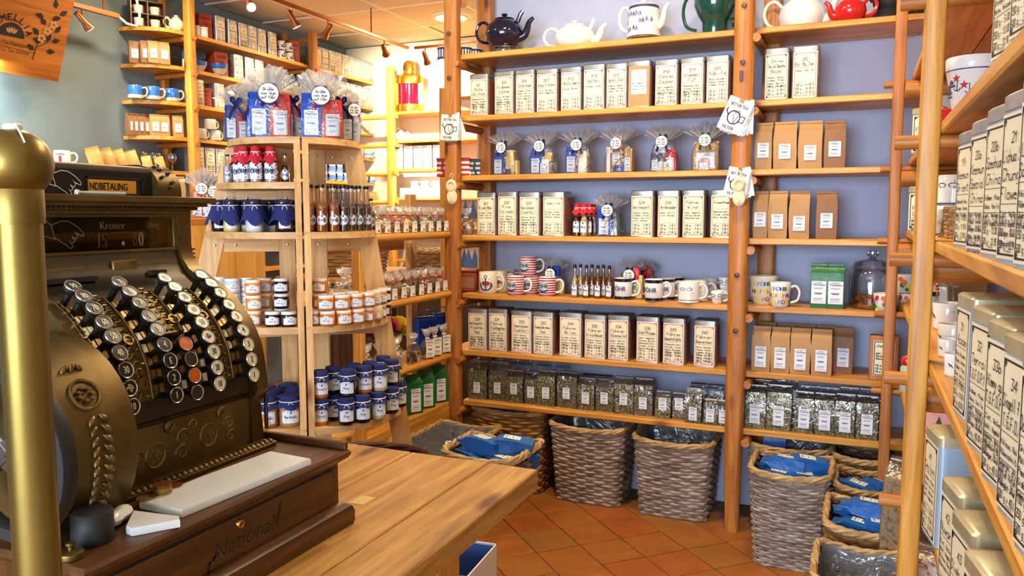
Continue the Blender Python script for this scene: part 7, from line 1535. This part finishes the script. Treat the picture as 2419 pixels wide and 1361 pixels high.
# fifth shelf: mug, gold bags, glasses
def deco_d(r, h): g = G(); prt(g, 'DEARNS', 0, h*.66, .012, cyl(r+.0014), .8, .02); g.line([(.0, h*.15), (.0, h*.55)], .016, cyl(r+.0014), mi=1); return g.mesh('print', ['ink', 'ink_red'], False)
put('mug', mug_parts(.045, .085, 'white_gloss', handle=1, deco=deco_d), lat(148, -4.28, LZ_[4]), 'white printed mug seen above the cash register', 'mug', rz=PI/2-.9)
gbag = paper_bag(.075, .055, .125, 'gold_foil', None, seed=6)
for k, (px, X) in enumerate(((232, -4.26), (262, -4.27), (290, -4.28), (320, -4.28), (352, -4.24), (382, -4.22))): put('coffee_bag', gbag, lat(px, X, LZ_[4]), 'gold foil coffee bag, %s from the left above the cash register' % ORD[k], 'coffee bag', 'gold coffee bags', rot=(0, -.28 if k < 4 else -.2, PI/2-.7), sc=1 if k < 4 else .75)
wgl = [('wine_glass', G().lathe([(.03, 0), (.03, .002), (.004, .006), (.004, .05), (.028, .075), (.032, .10), (.027, .13)], 18, cap=False).mesh('wine_glass', 'glass'), [])]
for k, (px, X) in enumerate(((345, -4.36), (365, -4.34), (378, -4.37), (408, -4.28))): put('wine_glass', wgl, lat(px, X, LZ_[4]), 'clear stemmed glass, %s behind the gold bags' % ORD[k], 'glass', 'stemmed glasses', sc=.95)
put('coffee_bag', paper_bag(.10, .07, .19, 'kraft', (.05, .08, .03), seed=9), lat(418, -4.10, LZ_[5]), 'tall brown coffee bag beside the register end', 'coffee bag', rz=PI/2-.6)
# mugs of the far end of the left shelves
bp2 = mug_parts(.044, .085, 'sage', handle=.3, hs=.032, hm='cream_gloss', bands=[(.02, .045, 'sky_card'), (.055, .07, 'honey_pale')])
put('mug', bp2, lat(870, -4.16, LZ_[3]), 'blue and yellow banded mug on the far left shelf', 'mug', rz=PI/2-.7)
for k, px in enumerate((868, 885, 901)): put('mug', mug_parts(.04, .085, 'white_gloss', handle=.3, hs=.03, hm='black', bands=[(.004, .03, ('honey_pale', 'sky_card', 'sky_card')[k]), (.078, .085, 'black')]), lat(px-10, -4.17, LZ_[4]), 'painted seaside mug, %s of three on the far left shelf' % ORD[k], 'mug', 'seaside mugs', rz=PI/2-.7)
gm = mug_parts(.04, .075, 'white_gloss', handle=.3, hs=.03, hm='black', bands=[(.01, .05, 'sky_card')])
for k, (px, dz, X) in enumerate(((762, .076, -4.17), (782, .076, -4.17), (799, .076, -4.17), (815, .0, -4.17), (762, 0, -4.17), (782, 0, -4.17), (799, 0, -4.17))): x, y, z = lat(px, X, LZ_[4]); put('mug', gm, (x, y, z+dz), 'blue and white mug seen through the tower, %s of seven' % ORD[k], 'mug', 'mugs seen through the tower', rz=PI/2-.5)
for k, px in enumerate((868, 880)): put('coffee_bag', paper_bag(.08, .05, .15, 'gold_foil', None, seed=7), lat(px, -4.15, LZ_[5]), ['pale gold bag behind the sweets, nearer the tower', 'pale gold bag behind the sweets, nearer the corner post'][k], 'coffee bag', 'pale gold bags', rz=PI/2-.5)

# ---------------------------------------------------------------- far wall shelves
FY = 6.02; FZ = [2.281, 2.034, 1.787, 1.540, 1.29, 1.0]
fu = root('shelving_unit', (-3.0, 6.1, 0), 'pine shelves with a yellow corner post on the bright far wall', 'shelf')
def FU(name, g, m, **k): o = mk(name, g, m, fu, **k); o.location = (3.0, -6.1, 0); return o
for z in FZ: FU('shelf_board', G().box(-3.76, -1.95, FY, YL-.005, z-.022, z, .003), 'pine_x')
o = post('post', -3.775, FY-.02, .06, .06, 0, CEIL-.25, 'pine_z', fu, r=.008); o.location = (3.0, -6.1, 0)
for z in FZ[:5]:
    FU('dowel', G().tube([(-4.13, FY-.01, z-.04), (-3.72, FY-.01, z-.04)], .018, 8), 'pine_x')
    FU('bracket', G().prism([(FY+.02, z-.023), (YL-.01, z-.023), (YL-.01, z-.13), (YL-.05, z-.12)], -3.35, -3.33, 'x'), 'pine_y')
def fat(px, Y, z): return (Xat(px, Y, z), Y, z)
# ship's lantern
lx, ly_, lz = fat(968, 6.13, FZ[0])
put('ship_lantern', [('body', G().lathe([(.13, 0), (.135, .01), (.135, .075)], 28, sy=.7).lathe([(.135, .265), (.135, .32), (.125, .345), (.075, .36)], 28, sy=.7).box(-.135, -.095, -.06, .06, .07, .27).box(.095, .135, -.06, .06, .07, .27).mesh('body', 'brass_new'), []),
     ('red_lens', G().lathe([(.115+.004*(k % 2), .072+.0088*k) for k in range(23)], 28, sy=.7).mesh('red_lens', 'ruby'), []), ('chimney', G().lathe([(.055, .355), (.06, .36), (.06, .44), (.05, .47), (.03, .485), (0, .488)], 20).mesh('chimney', 'brass_new'), [])]
    + [('vent_hole', G().lathe([(.006, 0), (0, .001)], 8, T=rotz(a) @ TR(0, -.0605, .40+.03*(k % 2)) @ Matrix.Rotation(PI/2, 4, 'X')).mesh('vent_hole', 'dark_void'), []) for k, a in enumerate((-.9, -.45, 0, .45, .9))], (lx, ly_, lz), 'polished brass ship lantern with a red lens', 'lantern', rz=.35, sc=.92)
put('figurine', [('figurine', G().lathe([(.03, 0), (.035, .01), (.02, .05), (.028, .08), (.012, .10), (.016, .12), (0, .135)], 14).mesh('figurine', 'white_gloss'), [])], fat(1017, 6.12, FZ[0]), 'small white figure beside the ship lantern', 'figurine'); put('candle', [('candle', G().lathe([(.02, 0), (.02, .14), (.003, .145), (0, .15)], 12).mesh('candle', 'honey_pale'), [])], fat(1048, 6.12, FZ[0]), 'pale candle near the left post on the lantern shelf', 'candle')
for k, px in enumerate((948, 980, 1010, 1038)):
    if k == 0: put('teapot', teapot(.062, .10, 'white_gloss', spout=-1), fat(px, 6.12, FZ[1]), 'small white teapot below the ship lantern', 'teapot', sc=.85)
    else: put('bowl', [('bowl', G().lathe([(.035, 0), (.04, .004), (.072, .06), (.076, .085), (.074, .085), (.04, .01), (0, .008)], 22).mesh('bowl', 'white_gloss'), [])], fat(px, 6.12, FZ[1]), 'white bowl, %s right of the small white teapot' % ORD[k-1], 'bowl', 'white bowls', sc=.68)
for k, px in enumerate((948, 971, 994, 1016, 1040)):
    b, l, s, la, fr = tin_meshes(.092, .204, .1, 'tin', 'tin', 'brown_edge', 'cream_paper', 'chest_red'); tx = cached(('ltx', k, .2), lambda: tin_text(.092, .204, .1, ['12%d' % k, 'Rooibos'], 3, seed=220+k))
    put('tea_tin', [('body', b, []), ('lid', l, []), ('side_panel', s, []), ('label', la, [('frame_line', fr), ('lettering', tx)])], fat(px, 6.10, FZ[2]), 'brightly lit tea tin, %s on the far wall' % ORD[k], 'tea tin', 'tins on the far wall')
cup_ = mug_parts(.04, .07, 'white_gloss', handle=.2, hs=.03, deco=scribble_deco('ink_grey', 5, 4))
for k, px in enumerate((980, 1003, 1030, 1052)): x, y, z = fat(px, 6.10, FZ[3]); put('mug', cup_, (x, y, z+.086), 'white drawn-on cup, %s in the top row on the far wall' % ORD[k], 'mug', 'drawn-on cups', sc=.86); 
for k, px in enumerate((960, 984, 1008, 1034)): put('cup_box', [('cup_box', G().box(-.042, .042, -.04, .04, 0, .085, .002).mesh('cup_box', 'paper', False), [('print', G().line([(-.03, .06), (-.01, .03), (.005, .05), (.03, .025)], .004, lambda x, z: (x, -.0408, z)).line([(-.03, .02), (.03, .015)], .003, lambda x, z: (x, -.0408, z)).mesh('print', 'ink_grey', False))])], fat(px, 6.10, FZ[3]), 'white printed cup box, %s under the drawn-on cups' % ORD[k], 'box', 'cup boxes')
tl = root('tube_lamp', (-3.3, 6.08, FZ[2]-.03), 'glowing white tube lamp under the far tin shelf', 'lamp')
mk('tube', G().tube([(-.40, 0, -.018), (.75, 0, -.018)], .014, 10), 'tube_on', tl); mk('housing', G().box(-.42, .77, -.02, .02, -.004, .007), 'white_plastic', tl)
mk('cable', G().tube([(-.42, 0, 0), (-.5, .02, -.005), (-.56, .03, -.01), (-.57, .0, -.12), (-.56, 0, -.06), (-.55, 0, -.15)], .006, 6), 'white_plastic', tl)
light('tube_light', 'AREA', (-3.15, 6.05, FZ[2]-.065), 9, (1, .86, .62), (-3.15, 5.8, 1.2), shape='RECTANGLE', size=1.1, size_y=.05)

# ---------------------------------------------------------------- track lights
TRX = -3.37; TRZ_ = 2.72
tr = root('track_light_rail', (TRX, 4.0, TRZ_), 'copper-coloured rail of spot lamps below the ceiling of the far room', 'track light')
mk('rail', G().box(-.012, .012, -2.2, 1.62, -.010, .010, .002), 'copper', tr)
for y in (-1.6, -.2, 1.1): mk('hanger', G().tube([(0, y, .01), (0, y, CEIL-TRZ_-.006)], .005, 6), 'copper', tr)
for y0 in (.0,): mk('rail', G().box(.05, 1.5, 1.63, 1.652, -.010, .010, .002), 'copper', tr)
def spot(px, py, aim, energy, label, size=1.1, X=TRX, y=None, zr=TRZ_):
    y = y or Yat(px, X, zr-.12); b = Vector((X, y, zr-.06)); d = (Vector(aim)-b).normalized(); q = d.to_track_quat('-Z', 'Y').to_euler()
    o = root('spot_lamp', (X, y, zr-.011), label, 'spot lamp', 'spot lamps on the rails')
    mk('stem', G().tube([(0, 0, 0), (0, 0, -.05)], .005, 6), 'copper', o)
    c = mk('lamp_body', G().lathe([(.012, .05), (.016, .045), (.018, -.02), (.026, -.045), (.030, -.062)], 16), 'copper', o, (0, 0, -.065), q)
    mk('bulb', G().lathe([(.028, -.058), (.026, -.064), (0, -.066)], 16), 'spot_on', c)
    pos = Vector((X, y, zr-.076))+d*.085
    light('spot_light', 'SPOT', tuple(pos), energy, (1, .84, .60), tuple(pos+d), spot_size=size, spot_blend=.6, shadow_soft_size=.03)
spot(590, 15, (-1.95, 2.7, 1.4), 42, 'copper spot lamp highest in the picture above the left shelves', 1.2)
spot(775, 70, (-4.2, 4.9, 2.0), 55, 'copper spot lamp above the display tower', 1.5)
spot(908, 130, (-3.7, 6.2, 2.2), 175, 'copper spot lamp at the yellow corner post', 1.7)
spot(690, 0, (-2.9, 4.9, 1.2), 40, 'copper spot lamp partly out of the picture above the gift bags', 1.4)
y_ = 1.63; spot(1005, 120, (-3.3, 6.25, 2.0), 150, 'small copper spot lamp before the bright far wall', 1.7, X=Xat(1005, 5.641, 2.6), y=5.641, zr=2.72)
# near track with cable
tr2 = root('track_light_rail', (-4.2, 3.3, 2.60), 'brown wooden lamp rail with a white cable along the left wall', 'track light')
mk('rail', G().box(-.014, .014, -1.2, .30, -.014, .014, .002), 'oldpine_y', tr2)
for y in (-.9, .2): mk('hanger', G().tube([(0, y, .01), (0, y, CEIL-2.6-.006)], .006, 6), 'copper', tr2)
mk('cable', G().tube([(0, .30, 0), (.0, .36, -.03), (0, .43, -.03), (0, .46, .04), (0, .44, .14), (0, .40, .22), (-.02, .36, .315)], .008, 7), 'white_plastic', tr2)
spot(195, 50, (-4.1, 4.0, 1.9), 26, 'copper spot lamp beside the wooden crate panel', 1.3, X=-4.19, zr=2.60)

# ---------------------------------------------------------------- printed crate panel over a wall lamp
yr = at(135, 192, 'X', -4.30).y; zr_ = at(135, 192, 'X', -4.30).z
sp = root('crate_panel', (-4.30, yr, zr_), 'tilted orange-brown crate panel printed with a camellia branch', 'sign', rot=(0, .36, 0))
mk('board', G().box(-.012, .012, -.75, 0, 0, .62, .002), 'signwood', sp); mk('edge_batten', G().box(-.045, -.012, -.75, 0, 0, .03, .002), 'dark_y', sp)
SHF = -.05; fnp = lambda y, z: (.0138, y+SHF, z)
g = G(); cy, cz = -.272, .20
def onarc(t, r): return (cy+r*math.sin(t), cz+r*math.cos(t))
for i, ch in enumerate('CAMELLIA'):
    t = -1.25+2.5*i/7; tmp = G(); hand(tmp, ch, 0, 0, .030, None, .007, lambda x, z: (x, 0, z), 0, 0, center=True)
    for f in tmp.f:
        g.add([fnp(*(lambda p: (onarc(t, .088)[0]+p[0]*math.cos(t)+p[2]*math.sin(t), onarc(t, .088)[1]-p[0]*math.sin(t)+p[2]*math.cos(t)))(tmp.v[q])) for q in f], [(0, 1, 2, 3)])
seg = [onarc(-PI/2+PI*k/16, .075) for k in range(17)]; g.add([fnp(*p) for p in seg], [tuple(range(17))])
for t in (-.6, -.3, 0, .3, .6):
    a, b = onarc(t, .018), onarc(t, .055); n_ = (math.cos(t)*.008, -math.sin(t)*.008); m_ = ((a[0]+b[0])/2, (a[1]+b[1])/2)
    g.add([(.0144, p[0]+SHF, p[1]) for p in (a, (m_[0]+n_[0], m_[1]+n_[1]), b, (m_[0]-n_[0], m_[1]-n_[1]))], [(0, 1, 2, 3)], 1)
prt(g, 'The Tea Plantation', -.262, .155, .022, fnp, .8); g.line([(-.38, .145), (-.12, .135)], .003, fnp); hand(g, 'Quality Tea Estate', -.37, .12, .014, .26, .002, fnp)
g.line([(-.13, .10), (-.12, .18), (-.08, .28), (-.03, .36)], .005, fnp); g.line([(-.12, .17), (-.06, .21)], .004, fnp)
rr = random.Random(12)
for k, (y, z, a) in enumerate(((-.09, .30, .8), (-.05, .40, .2), (-.02, .37, -.9), (-.06, .34, -1.2), (-.11, .34, 1.4), (-.07, .21, -.4), (-.04, .22, -1.3), (-.10, .20, 1.2), (-.06, .16, -1.5), (-.13, .15, 1.0), (-.03, .27, -.6), (-.12, .24, .9))):
    L, W = .052, .016; ca, sa = math.cos(a), math.sin(a); pts = [(0, 0), (W, L*.4), (W*.5, L*.8), (0, L), (-W*.5, L*.8), (-W, L*.4)]
    g.add([fnp(y+p*ca-q*sa, z+p*sa+q*ca) for p, q in pts], [tuple(range(6))])
for y, z in ((-.075, .27), (-.045, .31), (-.10, .225)):
    for k in range(5): a = 2*PI*k/5; g.add([(.0142, SHF+y+.016*math.cos(a)+.010*math.cos(2*PI*q/8), z+.016*math.sin(a)+.010*math.sin(2*PI*q/8)) for q in range(8)], [tuple(range(8))], 1)
mk('print', g, ['ink', 'brown_edge'], sp, smooth=False)
wl = root('wall_lamp', (-4.40, yr-.40, zr_+.10), 'tube lamp hidden behind the tilted crate panel', 'lamp')
mk('tube', G().tube([(0, -.30, 0), (0, .30, 0)], .012, 8), 'tube_on', wl); mk('housing', G().box(-.036, -.012, -.32, .32, -.02, .02, .002), 'white_plastic', wl)
light('panel_light', 'AREA', (-4.39, yr-.40, zr_+.07), 20, (.86, 1, .9), (-4.43, yr-.4, 1.5), shape='RECTANGLE', size=.06, size_y=.6)

# ---------------------------------------------------------------- tea chests and baskets behind the tower
ch0 = at(500, 640, 'X', -2.75)
for k, (z, lb) in enumerate(((.0, 'bottom plywood tea chest of the stack behind the tower'), (.46, 'middle plywood tea chest of the stack behind the tower'), (.92, 'stencilled plywood tea chest on top of the stack behind the tower'))):
    o = root('plywood_chest', (-2.98, 2.905, z), lb, 'tea chest', 'plywood tea chests', (0, 0, .1*(k == 1)))
    mk('box', G().box(-.23, .23, -.27, .27, 0, .448, .003), 'crate', o)
    mk('edge_strip', G().box(-.232, .234, -.273, .273, .43, .459, .002), 'oldpine_y', o)
    if k == 2:
        g = G(); M2 = Matrix.Rotation(PI/2, 4, 'X')
        fv = lambda u, v: (.2345, -.165-v*1.0, .24+u)
        prt(g, 'HASSRAH', 0, .0, .036, lambda u, v: (.2345, -.232+v, .24+u*-1), .8, .01); prt(g, '77030', 0, .0, .036, lambda u, v: (.2345, -.168+v, .24-u), .8, .01)
        mk('lettering', g, 'ink', o, smooth=False)
put('gift_bag', gift_bag(.12, .24, .08, [('pouch', -.02, 0, .045, .11, 'red_foil'), ('pouch', .025, 0, .045, .10, 'red_gloss'), ('stick', -.04, 0, .05, .1, 'candy_nut')], 'pink_card', 120, .026), (-2.83, Yat(480, -2.83, 1.42), 1.38), 'cellophane gift bag with red sweets standing on the tea chest', 'gift bag', rz=.7)
put('gift_bag', gift_bag(.10, .22, .07, [('pouch', 0, 0, .05, .10, 'paper')], 'paper', 121, .026), (-2.80, Yat(508, -2.80, 1.42), 1.38), 'cellophane gift bag with a white pouch beside the red one on the chest', 'gift bag', rz=.7)
sb = root('sideboard', (-3.0, 4.5, 0), 'low dark wooden sideboard behind the sweet shelf', 'sideboard')
mk('top', G().box(-.35, .55, -.55, .55, .98, 1.01, .003), 'oldpine_y', sb); mk('body', G().box(-.33, .53, -.53, .53, 0, .979, .003), 'dark_z', sb)
basket('wicker_basket', basket_parts(.42, .30, .16, 8, 1.12, 'wicker_tan', 31, liner='wicker_dark'), (-3.02, 4.28, 1.012), 'wide wicker basket of paper bags seen through the tower', TRZ)
for k in range(4): put('paper_bag', paper_bag(.09, .06, .18, 'kraft', None, seed=k), (-3.12+.075*k, 4.30+.03*k, 1.04), 'folded brown bag, %s in the basket on the sideboard' % ORD[k], 'paper bag', 'brown bags in the basket', rot=(-.5, .1, TRZ+.2*k))
basket('wicker_basket', basket_parts(.26, .24, .14, 7, 1.1, 'wicker_tan', 32, liner='wicker_dark'), (-2.68, 4.72, 1.012), 'smaller wicker basket with red packets on the sideboard', .5)
for k, (x, y) in enumerate(((-2.72, 4.70), (-2.64, 4.75), (-2.62, 4.42))): put('red_packet', [('red_packet', G().box(-.07, .07, -.045, .045, 0, .035, .012).mesh('red_packet', 'red_foil'), [])], (x, y, 1.0125 if k == 2 else 1.06+.045*k), ['red foil packet in the smaller basket', 'red foil packet on top in the smaller basket', 'red foil packet lying on the sideboard'][k], 'packet', 'red foil packets', rz=.5+.4*k)
# milky bags on a low table seen through the tower's right half
lt = root('side_table', (-2.76, 3.46, 0), 'small pale table behind the sweet shelf', 'table')
mk('top', G().box(-.2, .3, -.2, .45, .93, .955, .003), 'pale_y', lt)
for x in (-.17, .27):
    for y in (-.16, .41): mk('leg', G().box(x-.02, x+.02, y-.02, y+.02, 0, .929), 'pale_z', lt)
mb = sweet_bag('ball', 'candy_white', .15, .11, 77, 'paper', False)
for k in range(5): put('sweet_bag', mb, (-2.55-.05*(k % 2), 3.32+.115*k, .956), 'large milky bag, %s on the table behind the sweet shelf' % ORD[k], 'sweet bag', 'milky bags on the side table', rz=PI/2-.5)
# small wall shelf glimpsed between left post and rear post
ws = root('wall_shelf', (-2.0, 4.4, 0), 'narrow shelf on the side wall glimpsed past the left post', 'shelf')
for z in (.62, 1.09, 1.375, 1.7, 2.05): mk('shelf_board', G().box(-.08, .19, -.40, .6, z-.02, z, .002), 'pine_y', ws).location.x = -.11
mk('upright', G().box(-.19, -.15, -.42, -.38, 0, 2.1, .002), 'pine_z', ws)
def gable(): 
    g = G().add([(-.035, -.025, 0), (.035, -.025, 0), (.035, .025, 0), (-.035, .025, 0), (0, -.004, .13), (0, .004, .13)], [(3, 2, 1, 0), (0, 1, 4), (1, 2, 5, 4), (2, 3, 5), (3, 0, 4, 5)]); return [('gable_bag', g.mesh('gable_bag', 'sky_card', False), [])]
gb2 = gable()
for k, (px, z) in enumerate(((1043, 1.375), (1100, 1.375), (1118, 1.375), (1097, 1.09), (1107, 1.09), (1122, 1.09))):
    Y = 4.15; put('gable_bag', gb2, (Xat(px, Y, z), Y, z), 'sky-blue pointed gift pouch, %s past the left post' % ORD[k], 'gift pouch', 'sky-blue pouches', rz=.5, sc=.85)

# ================================================================ SETTLE: round things standing on one board are eased apart until they only touch
bpy.context.view_layer.update()
RND = []
for o in bpy.data.objects:
    if o.parent is None and o.get('category') in ('jar', 'bottle', 'mug', 'cup', 'glass', 'bowl', 'teapot'):
        ms = [c for c in o.children if c.name.split('.')[0] in ('jar', 'bottle', 'body', 'bowl', 'cup')] or ([o] if o.type == 'MESH' else [])
        if ms:
            r_ = max(max(abs(v.co.x), abs(v.co.y)) for v in ms[0].data.vertices)*o.scale.x
            if any(c.name.startswith('cloth_cover') for c in o.children): r_ *= 1.06
            RND.append([o, r_])
for it in range(40):
    moved = 0
    for i, (a, ra) in enumerate(RND):
        for b, rb_ in RND[i+1:]:
            if abs(a.location.z-b.location.z) > .02: continue
            dx, dy = b.location.x-a.location.x, b.location.y-a.location.y; need = ra+rb_+.001; d2 = dx*dx+dy*dy
            if d2 < need*need:
                d_ = math.sqrt(d2) or 1e-4; s_ = (need-d_)*.5; ux, uy = (dx/d_, dy/d_) if d_ > 1e-3 else (1, 0)
                a.location.x -= ux*s_; a.location.y -= uy*s_; b.location.x += ux*s_; b.location.y += uy*s_; moved = 1
    if not moved: break
